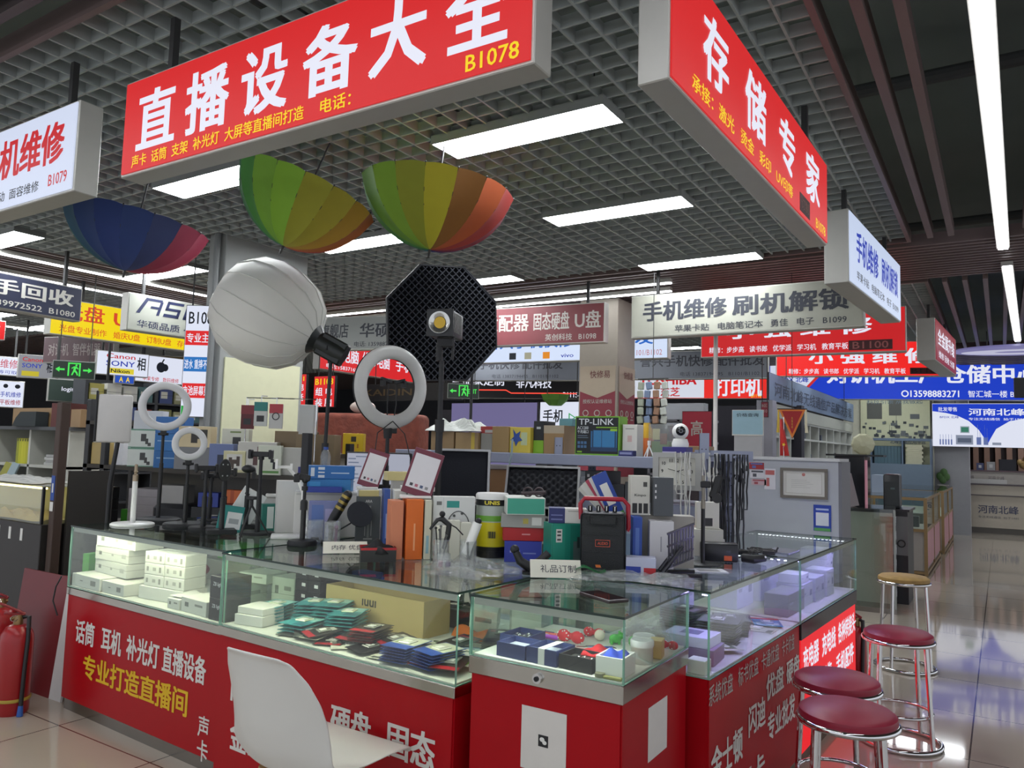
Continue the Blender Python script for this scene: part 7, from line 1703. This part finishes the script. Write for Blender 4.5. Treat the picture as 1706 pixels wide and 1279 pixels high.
patch(t, 'yellow_label', glow('#d8c83a', .7), .06, .3, .03, .11)
t, L = sign('white lit sign with pink and red rows of writing at the left picture edge', (-14.2, 5.6), (-14.0, 6.5), 2.48, .32, GW, [('高价回收 维修', .45, .2, .8, .15, glow('#d06a78', .8), .01), ('专业快修  立等可取', .45, .06, .8, .06, T_B, .004)], depth=.1)
t, L = sign('white light box with blue writing and two dark emblems at the left picture edge', (-14.1, 6.2), (-14.0, 6.56), 1.95, .45, GW, [('手机维修', .18, .22, .3, .09, T_B, .01), ('平板维修', .18, .09, .3, .09, glow('#b03a4a', .8), .01)], depth=.1, rods=())
mb = MB(); mb.ball((.1, -.003, .36), .035, 0, (1, .1, 1), 12, 8); mb.ball((.27, -.003, .36), .04, 0, (1, .1, .9), 12, 8); mb.build('emblem', T_K, t)
t, L = sign('violet light box strip beside the white phone repair box, cut by the left picture edge', (-14.3, 5.75), (-14.15, 6.12), 1.98, .42, glow('#b06ac0', .8), [('维修', .18, .2, .25, .2, T_W, .01)], depth=.1, rods=())
t, L = sign('small red lit sign at the left picture edge', (-13.05, 5.2), (-13.0, 5.75), 2.95, .3, GR, [('回收', .3, .16, .35, .18, T_W, .01)], depth=.1)
t, L = sign('dark green board with a white maker name, far left under the exit sign', (-11.2, 5.55), (-11.0, 6.4), 1.98, .32, M('#2f3d36', .5), [('logitech 罗技', .42, .18, .5, .09, T_W, .01)], depth=.06)
t, L = sign('blue light box with two yellow figures, far left above the shelved boxes', (-10.25, 5.94), (-10.2, 6.2), 2.24, .12, glow('#2a52b8', .9), [('A  A', .13, .06, .14, .07, T_Y, .02)], depth=.05, rods=())
# shelf of boxed goods far left
t = thing('goods_shelf', 'dark shelf stacked with small boxed goods, far left behind the ring lights', 'shelf', (-10.3, 5.6, 0), 1.45)
mb = MB()
for z in (.6, 1.0, 1.4, 1.72, 1.98): mb.bx(0, 1.9, 0, .4, z, z + .025)
for x in (0, .95, 1.9): mb.bx(x - .02, x + .02, 0, .4, 0, 2.3)
mb.bx(0, 1.9, .39, .41, 0, 2.3); mb.build('frame', M('#3a3c40', .6), t)
cA, sA = math.cos(1.45), math.sin(1.45)
rnd = random.Random(3)
pal = dict(olive='#7a7a4a', khaki='#8f8f6a', slate='#3a4a7a', blue='#2a4a94', mustard='#b0a85a', grey='#6a6c70', white='#c4c4bc', black='#2a2c34', red='#8a3a34', teal='#4a6a6a')
ords = ['first', 'second', 'third', 'fourth', 'fifth', 'sixth', 'seventh', 'eighth', 'ninth', 'tenth']
for r, z in enumerate((1.4255, 1.7455, 2.0055)):
    for k in range(8):
        cn = rnd.choice(list(pal)); xx = (.04, .27, .49, .71, 1.0, 1.22, 1.44, 1.66)[k] + .105; h = (.24, .19, .25)[r] * rnd.uniform(.75, 1)
        carton('goods_box', '%s box, %s from the near end, %s board of the far left goods shelf' % (cn, ords[k], ('lower', 'middle', 'upper')[r]), .19, .2, h, (-10.3 + xx * cA - .14 * sA, 5.6 + xx * sA + .14 * cA, z), 1.45, pal[cn],
               [('f', .1, .6, .3, .7, '#c9c9bc'), ('f', 0, 1, .48, .5, '#1d1d1d')], group='goods on the far left shelf')

# mid background: counters along the next row with clutter
slab('stall_counter', 'long dim counter of the stall row behind the rack', 'counter', -8.4, -4.5, 9.4, 9.9, 0, 1.25, M('#6a6668', .6))
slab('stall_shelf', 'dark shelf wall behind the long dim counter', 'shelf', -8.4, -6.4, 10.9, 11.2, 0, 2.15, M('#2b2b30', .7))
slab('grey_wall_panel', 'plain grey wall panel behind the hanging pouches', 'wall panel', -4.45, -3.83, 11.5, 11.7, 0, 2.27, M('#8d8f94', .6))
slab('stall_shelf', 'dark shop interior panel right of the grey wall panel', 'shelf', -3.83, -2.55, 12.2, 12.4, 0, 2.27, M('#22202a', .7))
mb = MB()
for z in (1.2, 1.62, 1.9): mb.bx(-3.9, -3.1, 9.5, 9.9, z, z + .03)
for x in (-3.9, -3.5, -3.1): mb.bx(x - .015, x + .015, 9.5, 9.53, 0, 1.93)
tag(mb.build('metal_shelf', M('#6f7078', .5), None), 'grey metal shelf in the dark shop behind the security camera', 'shelf')
for k, (x, w, h, c) in enumerate(((-3.78, .2, .16, '#5a5c62'), (-3.6, .14, .2, '#2c2d33'), (-3.42, .2, .18, '#4a3438'), (-3.2, .16, .2, '#3a3c44'))):
    carton('goods_box', '%s on the grey metal shelf in the dark shop' % ('grey box', 'black box', 'maroon box', 'slate box')[k], w, .2, h, (x, 9.66, 1.6505), 0, c)
panel('red_box', 'red board with one white character, behind the white pole', 'board', -3.36, -2.98, 9.25, 1.55, 2.02, M('#a01c34', .5), [('高', .5, .55, .4, .4, T_GREY, .02)], hang=False)
slab('sign_stand', 'dark stand under the red board with one white character', 'stand', -3.34, -3.0, 9.26, 9.3, 0, 1.5495, M('#3a3238', .6))
panel('pale_poster', 'pale blue poster with a row of dark writing, right of the white pole', 'poster', -2.66, -2.30, 9.0, 1.72, 2.02, M('#9fc4d4', .5), [('价格查询', .5, .8, .7, .14, T_K, .0)], frame=WHITE, d=.02, hang=False, patches=((0, 1, .0, .05, M('#d8d8d4', .5)),))
slab('poster_stand', 'white stand under the pale blue poster', 'stand', -2.64, -2.32, 9.02, 9.1, 0, 1.7195, M('#b4b6ba', .5))
mb = MB(); post(mb, -2.42, 7.62, 0, 2.75, .022, n=12); mb.bx(-2.52, -2.32, 7.5, 7.7, 0, .03); tag(mb.build('white_pole', M('#c4c0bc', .4), None, smooth=True), 'slim white pole standing behind the hanging cables', 'pole')
slab('white_column', 'pale column at the corner of the radio shop', 'column', -2.64, -2.44, 10.0, 10.2, 0, 2.2, M('#9a9aa4', .5))
panel('notice_plate', 'small dark red plate on the pale column', 'notice', -2.58, -2.49, 9.985, 1.98, 2.18, M('#8a2438', .5), [('B区', .5, .75, .7, .2, T_GREY, .0), ('110', .5, .4, .7, .2, T_GREY, .0)], d=.012)
# poster pillar
t = thing('poster_pillar', 'square pillar wrapped with beige and maroon posters of round icons', 'pillar', (-4.27, 8.2, 0), 0)
mb = MB(); mb.bx(0, .50, 0, .5, 0, 3.3, bev=.004); mb.build('pillar', M('#a39c90', .6), t)
for (loc, rot, w) in (((.0, -.004, 0), (0, 0, 0), .46), ((.504, .02, 0), (0, 0, PI / 2), .46)):
    mb = MB(); mb.bx(.02, .02 + w, -.002, 0, 1.2, 2.5); mb.bx(.02, .02 + w, -.003, -.002, 1.2, 2.2, 1); mb.prism([(.02, 2.2), (.25, 2.12), (.02 + w, 2.2), (.02 + w, 2.3), (.25, 2.22), (.02, 2.3)], .003, 0, Matrix.Translation((0, -.001, 0)) @ Matrix.Rotation(PI / 2, 4, 'X'))
    o = mb.build('poster', [M('#b0a28e', .5), M('#86303e', .5)], t, loc, rot=rot)
    text('快修易', M('#6b3a3a', .5), .26, .09, o, (.28, -.005, 2.4), bold=.01)
    text('授权认证维修站', T_GREY, .38, .05, o, (.25, -.005, 2.08), bold=.01)
    mb = MB()
    for i in range(3):
        for j in range(3): mb.ring((.1 + .15 * i, -.004, 1.94 - .17 * j), .034, .006, rot=(PI / 2, 0, 0), n=18, m=6); mb.bx(.06 + .15 * i, .14 + .15 * i, -.005, -.003, 1.87 - .17 * j, 1.885 - .17 * j)
    mb.build('icons', T_GREY, o)
# hanging pouches
t = thing('hanging_pouches', 'strings of small grey-green pouches hanging in front of the grey wall panel', 'pouch string', (-2.92, 7.2, 1.75))
rnd = random.Random(9)
for s in range(4):
    mb = MB()
    mb.cyl((-.13 + .085 * s, 0, .02), (-.13 + .085 * s, 0, .48), .003, n=5)
    for k in range(5): mb.box((-.13 + .085 * s + rnd.uniform(-.012, .012), rnd.uniform(-.02, .02), .07 + .085 * k), (.06, .03, .075), rot=(0, rnd.uniform(-.2, .2), 0), bev=.006)
    mb.build('pouch_string', M(('#8f9484', '#6a7a94', '#8a6a54', '#a9aca4')[s], .7), t)
mb = MB(); mb.tube([(-.16, 0, .48), (.16, 0, .48)], .006, 6); mb.tube([(.0, 0, .48), (0, 0, 1.6)], .004, 6); mb.build('hanger', RODM, t)
# pennant and flag
t = thing('pennant', 'red pennant with an orange border and small gold writing, hung over the partition', 'pennant', (-1.75, 7.95, 1.68), .15)
mb = MB(); mb.prism([(-.125, .28), (.125, .28), (.0, -.01)], .004, 0, Matrix.Rotation(PI / 2, 4, 'X')); mb.build('border', M('#d0762a', .6), t)
mb = MB(); mb.prism([(-.098, .265), (.098, .265), (.0, .035)], .002, 0, Matrix.Translation((0, -.004, 0)) @ Matrix.Rotation(PI / 2, 4, 'X')); mb.build('field', M('#9a1418', .6), t)
text('先锋班组', M('#c9a03a', .5), .014, .11, t, (0, -.0075, .15), bold=.0, vert=True)
for s in (-1, 1):
    mb = MB(); mb.tube([(.128 * s, 0, .28), (.13 * s, 0, .12), (.135 * s, .0, .05)], [.008, .012, .016], 8); mb.build('tassel', M('#c9a83a', .6) if s < 0 else M('#d8d0b4', .6), t)
mb = MB(); mb.cyl((-.14, 0, .285), (.14, 0, .285), .006, n=8); mb.cyl((-.0, .004, .285), (0, .004, 1.68), .003, n=5); mb.build('rod', RODM, t)
t = thing('flag', 'small red flag with yellow stars on a desk pole, left of the pennant', 'flag', (-1.66, 7.2, 0), .3)
mb = MB(); mb.cyl((0, 0, 1.45), (0, 0, 1.85), .004, n=6); mb.cyl((0, 0, 0), (0, 0, 1.45), .02, n=8); mb.build('pole', CHROME, t)
mb = MB(); mb.sheet(lambda u, v: (-.03 + .06 * u * (1.3 - v * .9), .015 * math.sin(5 * u + 3 * v), 1.5 + .33 * v), 8, 8); mb.build('cloth', M('#a81c18', .6), t, thick=.002)
mb = MB(); n = 10; mb.prism([((.018 if k % 2 == 0 else .008) * math.cos(k * PI / 5), (.018 if k % 2 == 0 else .008) * math.sin(k * PI / 5)) for k in range(n)], .002, 0, Matrix.Translation((.0, -.018, 1.60)) @ Matrix.Rotation(PI / 2, 4, 'X')); mb.build('star', M('#e0c02a', .5), t)
# radio shop: side shelf wall, banner, picture wall, counters
t = thing('wall_shelf', 'long white wall of square cubbies with dark goods, under a blue-grey banner', 'shelf', (-2.66, 10.6, 0), PI / 2)
mb = MB(); W_ = 7.0
for k in range(11): mb.bx(k * .7 - .02, k * .7 + .02, 0, .35, .2, 2.0)
for z in (.5, 1.0, 1.4, 1.75, 2.0): mb.bx(-.015, W_ + .015, 0, .35, z, z + .03)
mb.bx(0, W_, .34, .36, .2, 2.0, 1); mb.bx(-.02, W_ + .02, -.02, .02, 2.03, 2.22, 2); mb.build('carcass', [M('#b9bbb4', .6), M('#5c5f60', .7), M('#a3a59a', .6)], t)
rnd = random.Random(13)
mb = MB()
for k in range(10):
    for z in (1.03, 1.43, 1.78):
        for q_ in range(rnd.choice((1, 2, 3))):
            xx = k * .7 + .08 + .2 * q_; mb.bx(xx, xx + rnd.uniform(.09, .18), .06, .2, z, z + rnd.uniform(.08, .24), rnd.randrange(5))
stuff(mb.build('shelf_goods', [M('#2c2d33', .5), M('#4a3434', .5), M('#c4c4bc', .5), M('#a02a34', .5), M('#3f4650', .5)], t))
panel('banner', 'blue-grey banner with dark writing along the white cubby wall', 'banner', -2.62, 4.4, 10.55, 2.24, 2.62, M('#5f7088', .6), [('河南北峰无线通信产品解决方案', .5, .45, .92, .55, M('#2c3648', .6), .01)], rz=PI / 2, d=.03)
slab('shop_back_wall', 'pale back wall of the radio shop behind the picture wall', 'wall panel', -2.9, -1.17, 18.07, 18.15, 0, 3.2, M('#b9b9a8', .6))
t = panel('product_picture', 'large cream picture wall crowded with dark radio sets', 'picture wall', -2.55, -1.22, 18.0, 1.38, 2.85, M('#b9bb9c', .6), [('科技引领 从我做起', .5, .9, .8, .07, M('#5a6a78', .6), .006), ('北峰通信应用平台', .68, .33, .5, .07, M('#4a5a74', .6), .006)], d=.06, hang=False)
rnd = random.Random(17)
mb = MB()
for a in ((.1, .32, .45, .75), (.42, .6, .5, .8)): mb.bx(a[0] * 1.33, a[1] * 1.33, -.004, 0, (a[2] + .2) * 1.47, (a[3] + .13) * 1.47, 2)
mb.bx(.72 * 1.33, .85 * 1.33, -.004, 0, .65 * 1.47, .72 * 1.47, 1)
for k in range(46):
    x = rnd.uniform(.03, 1.24); r = rnd.random(); z = .55 + .36 * r * r; w, h = rnd.choice(((.03, .09), (.09, .06), (.06, .05), (.04, .04))); mb.bx(x, x + w, -.004 - .0002 * k, 0, z, z + h, rnd.randrange(2))
    if w == .03: mb.bx(x + .01, x + .016, -.004, 0, z + h, z + h + .12, 0)
mb.build('printed_radios', [M('#2e3338', .6), M('#5a5f60', .6), M('#4a4c48', .6)], t)
slab('blue_cabinet', 'blue-grey cabinet carrying binders under the picture wall', 'cabinet', -2.3, -1.18, 17.5, 17.9, 0, 1.40, M('#6a7a8c', .5))
mb = MB(); mb.bx(-2.3, -1.18, 17.55, 17.9, 1.87, 1.92)
for x in (-2.3, -1.72, -1.21): mb.bx(x, x + .03, 17.55, 17.9, 1.40, 1.87)
tag(mb.build('cabinet_shelf', M('#5f7086', .5), None), 'blue-grey open shelf on the cabinet, framing the binders', 'shelf')
for k in range(8):
    carton('binder', '%s teal binder on the blue-grey cabinet' % ('first', 'second', 'third', 'fourth', 'fifth', 'sixth', 'seventh', 'eighth')[k], .06, .2, .36, (-2.20 + .062 * k, 17.7, 1.4005), 0, '#4a6470', cat='binder', group='teal binders')
for k in range(9):
    carton('folder', '%s cream folder of the lying pile on the blue-grey cabinet' % ('lowest', 'second', 'third', 'fourth', 'fifth', 'sixth', 'seventh', 'eighth', 'topmost')[k], .3, .25, .042, (-1.50 + .02 * (k % 2), 17.7, 1.4005 + .043 * k), 0, '#b9b79c', cat='folder', group='cream folders')
slab('grey_pier', 'plain grey pier left of the wooden slat wall', 'wall panel', -1.17, -.55, 18.2, 18.6, 0, 3.2, M('#96969a', .6))
LB = glow('#dfe3f2', .95)
t = panel('light_box', 'large white light box with blue curved fields and printed radio sets', 'sign', -1.19, 1.63, 17.97, 1.775, 2.66, LB, [('河南北峰', .40, .80, .34, .16, T_W, .02), ('专注无线通信  始于1985', .40, .64, .34, .06, T_W, .006), ('批发零售', .1, .86, .12, .1, T_W, .01), ('BFDX 北峰', .11, .68, .12, .06, T_B, .006)], rz=.12, d=.1)
w, h = 2.87, .88
mb = MB(); mb.prism([(.01, h - .01), (.01, h * .82), (.25, h * .78), (.45, h * .72), (.65, h * .6), (.82, h * .4), (.93, h * .18), (.98, h * .1), (1.02, h * .2), (1.12, h * .42), (1.35, h * .6), (1.7, h * .68), (2.3, h * .7), (w - .01, h * .7), (w - .01, h - .01)], .002, 0, Matrix.Translation((0, -.001, 0)) @ Matrix.Rotation(PI / 2, 4, 'X')); mb.build('blue_field', BLUEF, t)
mb = MB()
for k in range(5): mb.bx(.13 + .05 * k, .155 + .05 * k, -.003, 0, .04, .15); mb.bx(.14 + .05 * k, .146 + .05 * k, -.003, 0, .15, .25)
mb.bx(.42, .72, -.003, 0, .05, .24, 1); mb.bx(.45, .69, -.0035, 0, .09, .18, 2); mb.bx(.5, .66, -.003, 0, .28, .42, 3); mb.bx(.515, .645, -.0035, 0, .3, .4, 4)
for k in range(2): mb.bx(.78 + .12 * k, .86 + .12 * k, -.003, 0, .05, .2); mb.bx(.8 + .12 * k, .806 + .12 * k, -.003, 0, .2, .45); mb.bx(.84 + .12 * k, .846 + .12 * k, -.003, 0, .2, .38)
mb.bx(1.05, 1.2, -.003, 0, .05, .1, 1)
mb.build('printed_radios', [glow('#6a7ab0', .8), glow('#8f98ac', .8), glow('#5a6478', .8), glow('#a9b4c0', .8), glow('#3f7f6a', .8)], t)
# slat wall and reception counters
mb = MB(); mb.bx(-.8, 3.0, 21.2, 21.25, 0, 2.4, 1)
x = -.78
while x < 3.0: mb.bx(x, x + .11, 21.05, 21.2, 0, 2.4); x += .22
tag(mb.build('slat_wall', [M('#86685a', .6), M('#3a3234', .8)], None), 'wall of upright brown wooden slats behind the reception counter', 'wall panel')
t = thing('reception_counter', 'cream reception counter with dark blue shop name, far right', 'counter', (-.88, 19.05, 0), .08)
mb = MB(); mb.bx(0, 4.2, 0, .55, .12, 1.0); mb.build('front', M('#b4ab9c', .35), t)
mb = MB(); mb.bx(.0, 4.2, .03, .52, 0, .12); mb.build('kick_plate', M('#55504a', .4), t)
mb = MB(); mb.bx(-.02, 4.22, -.03, .56, .78, .80); mb.bx(-.02, 4.22, -.03, .57, 1.0, 1.03); mb.build('shelf_top', M('#4f474a', .4), t)
mb = MB(); mb.bx(.02, 4.2, .30, .56, 1.03, 1.28); mb.bx(-.0, 4.22, .28, .58, 1.28, 1.31, 1); mb.build('back_step', [M('#a9a29a', .4), M('#5c4a50', .4)], t)
text('河南北峰', M('#3c4460', .5), .72, .17, t, (.80, -.004, .50), bold=.01); text('专注无线通信  始于1985', M('#6a6a70', .5), .72, .05, t, (.80, -.004, .34), bold=.0)
for k, s in enumerate(('河南北峰', '河南北峰')): text(s, M('#6a6468', .5), .3, .08, t, (.25 + .55 * k, .298, 1.15), bold=.004)
RX = lambda u, v: (-.88 + u * math.cos(.08) - v * math.sin(.08), 19.05 + u * math.sin(.08) + v * math.cos(.08))
for k, (u, w, d, h, c, lb) in enumerate(((.22, .2, .16, .12, '#5a3438', 'maroon box with a grey cover at the left end of the reception counter'), (.52, .13, .05, .15, '#4a5278', 'small blue stand sign on the reception counter'), (.72, .15, .05, .18, '#9a9a9c', 'small grey stand sign on the reception counter'), (1.02, .3, .16, .24, '#1c1d26', 'black screen on the reception counter'))):
    carton('desk_item', lb, w, d, h, (*RX(u, .43), 1.3105), .08, c, [('f', .3, .7, .3, .7, '#c4c4c4')] if k in (1, 2) else [])
for k, (u, w) in enumerate(((.45, .36), (.80, .34))):
    carton('paper_box', ('left', 'right')[k] + ' white paper box on the lower step of the reception counter', w, .18, .09, (*RX(u, .12), 1.0305), .08, '#b9b7b4')
t = thing('money_cat', 'gold and pink lucky figurine on the reception counter', 'figurine', (*RX(1.38, .43), 1.335), .08)
mb = MB(); mb.ball((0, 0, .1), .13, 0, (1.2, .8, .8)); mb.ball((0, 0, .22), .09); mb.ball((-.14, 0, .16), .05, 0, (1, .8, 1.3)); mb.ball((.14, 0, .16), .05, 0, (1, .8, 1.3)); mb.build('body', M('#a88a5a', .4, .2), t, smooth=True)
mb = MB(); mb.ball((0, -.03, .27), .07, 0, (1.1, 1, .6)); mb.ball((0, -.1, .12), .05); mb.build('trim', M('#b46a6a', .5), t, smooth=True)
mb = MB(); [mb.ball((rx_, ry_, rz_), .07, 0, (1, 1, 1.2), 10, 8) for rx_, ry_, rz_ in ((0, 0, .1), (.06, .02, .16), (-.05, 0, .17), (.02, 0, .25))]
tag(mb.build('potted_plant', M('#4a6a3a', .7), None, (-1.02, 18.07, 1.0)), 'small green plant at the left end of the reception counter', 'plant')
slab('plant_stand', 'pale stand under the small green plant', 'stand', -1.12, -.92, 18.0, 18.14, 0, .999, M('#a9a49c', .5))
# wooden-framed glass cases
def wood_case(label, x0, x1, y0, y1, h=1.0):
    t = thing('wood_show_case', label, 'show case', (x0, y0, 0))
    w, d = x1 - x0, y1 - y0
    WD = M('#8f744e', .45)
    mb = MB(); mb.bx(.02, w - .02, .02, d - .02, .06, .58); mb.build('base', M('#a19a94', .5), t)
    mb = MB()
    for a in ((0, .04), (w - .04, w)):
        for b in ((0, .04), (d - .04, d)): mb.bx(*a, *b, 0, h)
    for z in (.02, .56, h - .035):
        for a in ((.04, w - .04, 0, .035), (.04, w - .04, d - .035, d), (0, .035, .04, d - .04), (w - .035, w, .04, d - .04)): mb.bx(*a, z, z + .035)
    mb.build('frame', WD, t)
    mb = MB(); mb.bx(w - .015, w - .008, .05, d * .5 - .02, .1, .55); mb.bx(w - .015, w - .008, d * .5 + .02, d - .05, .1, .55); mb.build('pink_panel', M('#c48f94', .5), t)
    mb = MB(); mb.bx(w - .035, w, d * .5 - .02, d * .5 + .02, .05, h); mb.build('mid_stile', WD, t)
    mb = MB(); mb.bx(.02, w - .02, .012, .018, .6, h - .03); mb.build('glass_front', GLASS, t)
    mb = MB(); mb.bx(w - .018, w - .012, .02, d - .02, .6, h - .03); mb.build('glass_side', GLASS, t)
    mb = MB(); mb.bx(0, w, 0, d, h, h + .008); mb.build('glass_top', GLASS, t)
    mb = MB(); mb.bx(.05, w - .05, .05, d - .05, .595, .60); mb.build('deck', M('#b9b4ac', .5), t)
    return t
wood_case('wooden-framed glass show case with pink side panels, nearer of the two in the right aisle', -1.85, -.83, 11.4, 13.9)
wood_case('wooden-framed glass show case, the far one before the reception counter', -1.85, -.80, 14.3, 17.0)
for k, (x, y, c) in enumerate(((-1.6, 11.7, '#4a4c50'), (-1.3, 11.7, '#6a6c70'), (-1.05, 11.75, '#55565a'), (-1.05, 12.4, '#6f6f6c'))):
    carton('radio_set', '%s radio set in the nearer wooden-framed case' % ('leftmost', 'middle', 'right front', 'right rear')[k], .2, .14, .14, (x, y, .6005), 0, c)
slab('product_stack', 'pale blue and white packs piled on the nearer wooden case', 'packs', -1.6, -1.25, 12.3, 12.7, 1.009, 1.26, M('#8f9aac', .5))
# glass case with the red lit strip, computers
t = thing('tall_glass_case', 'floor-standing glass case with a red lit strip, beyond the right counter', 'show case', (-1.40, 8.35, 0), .10)
w, d, h = .52, .62, 1.0
mb = MB(); mb.bx(0, w, .01, d, 0, .05); mb.build('base', STEEL_D, t)
for nm_, a in (('glass_front', (0, w, 0, .008, .05, h)), ('glass_side', (w - .008, w, .009, d, .05, h)), ('glass_top', (0, w, 0, d, h, h + .008))):
    mb = MB(); mb.bx(*a); mb.build(nm_, GLASS, t)
mb = MB()
for a in ((0, 0), (w - .02, 0), (w - .02, d - .02)): mb.bx(a[0], a[0] + .02, a[1], a[1] + .02, .05, h)
mb.build('edge_strip', M('#a9aca9', .4, .4), t)
mb = MB(); mb.bx(.02, w - .03, .3, .31, .05, h - .05); mb.build('inner_panel', M('#7f8780', .5), t)
mb = MB(); mb.bx(w - .010, w - .009, .14, .34, .06, h - .04); o = mb.build('red_light_strip', glow('#f04a3c', .95), t)
for k in range(6): text(('手', '机', '配', '件', '批', '发')[k], T_W, .09, .09, t, (w + .0005, .24, .88 - .14 * k), (PI / 2, 0, PI / 2), bold=.02)
carton('leaning_board', 'grey board leaning on top of the tall glass case', .11, .03, .33, (-1.28, 8.52, 1.0085), .1, '#7d7478', cat='board', rot=(-.0, -.22, .1))
t = thing('computer_desk', 'black desk with a raised top carrying the computer cases, behind the tall glass case', 'desk', (-1.62, 9.06, 0))
mb = MB(); mb.bx(0, .78, 0, .6, 0, .95); mb.build('body', M('#15161c', .4), t)
mb = MB(); mb.bx(.0, .80, -.02, .6, .95, .975); mb.build('top', M('#1d1c22', .3), t)
mb = MB(); mb.ring((.72, -.012, .62), .035, .006, rot=(PI / 2, 0, 0), n=20, m=6); mb.build('handle', BLACK, t); mb = MB(); mb.bx(.62, .78, -.004, .0, .5, .9); mb.build('drawer_front', M('#6a6a6c', .4), t)
t = thing('computer_case', 'large black computer case with a clear side and a pink lit edge', 'computer', (-1.35, 9.09, .9755), 0)
mb = MB(); mb.bx(-.2, .1, 0, .42, 0, .54, bev=.006); mb.build('body', M('#101218', .2), t)
mb = MB(); mb.bx(.1005, .115, .0, .1, .02, .5); mb.build('pink_light_edge', glow('#c08898', .5), t)
mb = MB(); mb.bx(.1005, .104, .1, .4, .05, .5); mb.build('side_window', M('#2c2f3a', .08), t)
mb = MB(); mb.bx(-.3, .28, .03, .3, .5405, .56); tag(mb.build('laptop', BLACK, None, (-1.35, 9.09, .9755)), 'flat black laptop lying on the large computer case', 'laptop')
t = thing('computer_case', 'smaller black computer case with a rounded top, right of the large one', 'computer', (-.98, 9.09, .9755), .05)
mb = MB(); mb.bx(-.09, .07, 0, .36, 0, .36, bev=.02, seg=2); mb.build('body', M('#1a1c20', .35), t, smooth=True)
mb = MB(); mb.bx(-.075, .055, -.003, .0, .03, .28); mb.bx(-.02, .02, -.005, -.003, .2, .22, 1); mb.build('front_panel', [M('#23282a', .4), M('#4a5a5a', .3)], t)
t = thing('small_softbox', 'small pale polygonal softbox on a stand behind the grey partition', 'studio light', (-1.37, 9.85, 0), .15)
mb = MB(); mb.lathe([(.0, -.03), (.11, -.03), (.13, .0), (.11, .05), (.03, .1), (0, .1)], 10, mtx=Matrix.Translation((0, 0, 1.66)) @ Matrix.Rotation(PI / 2, 4, 'X')); mb.build('shade', M('#c9c9a8', .6, emit=.0), t)
mb = MB(); mb.cyl((0, .04, 0), (0, .04, 1.6), .015, n=8); mb.build('stand_pole', BLACK, t)
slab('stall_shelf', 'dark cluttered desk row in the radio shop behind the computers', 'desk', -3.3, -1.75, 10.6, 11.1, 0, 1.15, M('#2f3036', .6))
for k, (x, z, w, h, c) in enumerate(((-2.48, 1.1505, .2, .2, '#25262c'), (-2.25, 1.1505, .2, .26, '#3a3b42'), (-2.03, 1.1505, .18, .18, '#54565c'), (-1.85, 1.1505, .14, .22, '#2c2d33'))):
    carton('equipment', '%s piece of equipment on the dark desk row in the radio shop' % ('leftmost', 'second', 'third', 'rightmost')[k], w, .3, h, (x, 10.8, z), 0, c)
# oval pendant and hanging screen at right
t = thing('oval_lamp', 'flat oval pendant lamp with violet and white swirls, far right', 'ceiling lamp', (.35, 13.2, 3.10), .1)
mb = MB(); mb.lathe([(0, .03), (.9, .03), (.95, .0), (.9, -.0), (0, -.0)], 48, mtx=Matrix.Diagonal((1, .62, 1, 1))); mb.build('shade', glow('#8d88c0', .55), t, smooth=True)
mb = MB(); mb.lathe([(.25, -.002), (.6, -.002), (.6, -.006), (.25, -.006)], 40, mtx=Matrix.Translation((-.1, .1, 0)) @ Matrix.Diagonal((1.2, .5, 1, 1))); mb.build('swirl', glow('#d0cfe6', .7), t)
mb = MB(); [mb.cyl((sx_, 0, .03), (sx_, 0, .3), .006, n=6) for sx_ in (-.5, .5)]; mb.build('hanging_wire', RODM, t)
t = thing('hanging_screen', 'black hanging screen at the right picture edge, before the blue sign', 'screen', (.135, 10.0, 2.2), .1)
mb = MB(); mb.bx(0, .5, 0, .06, 0, .22, bev=.006); mb.build('housing', BLACK, t)
mb = MB(); mb.cyl((.25, .03, .22), (.25, .03, 1.16), .012, n=8); mb.build('hanging_rod', RODM, t)
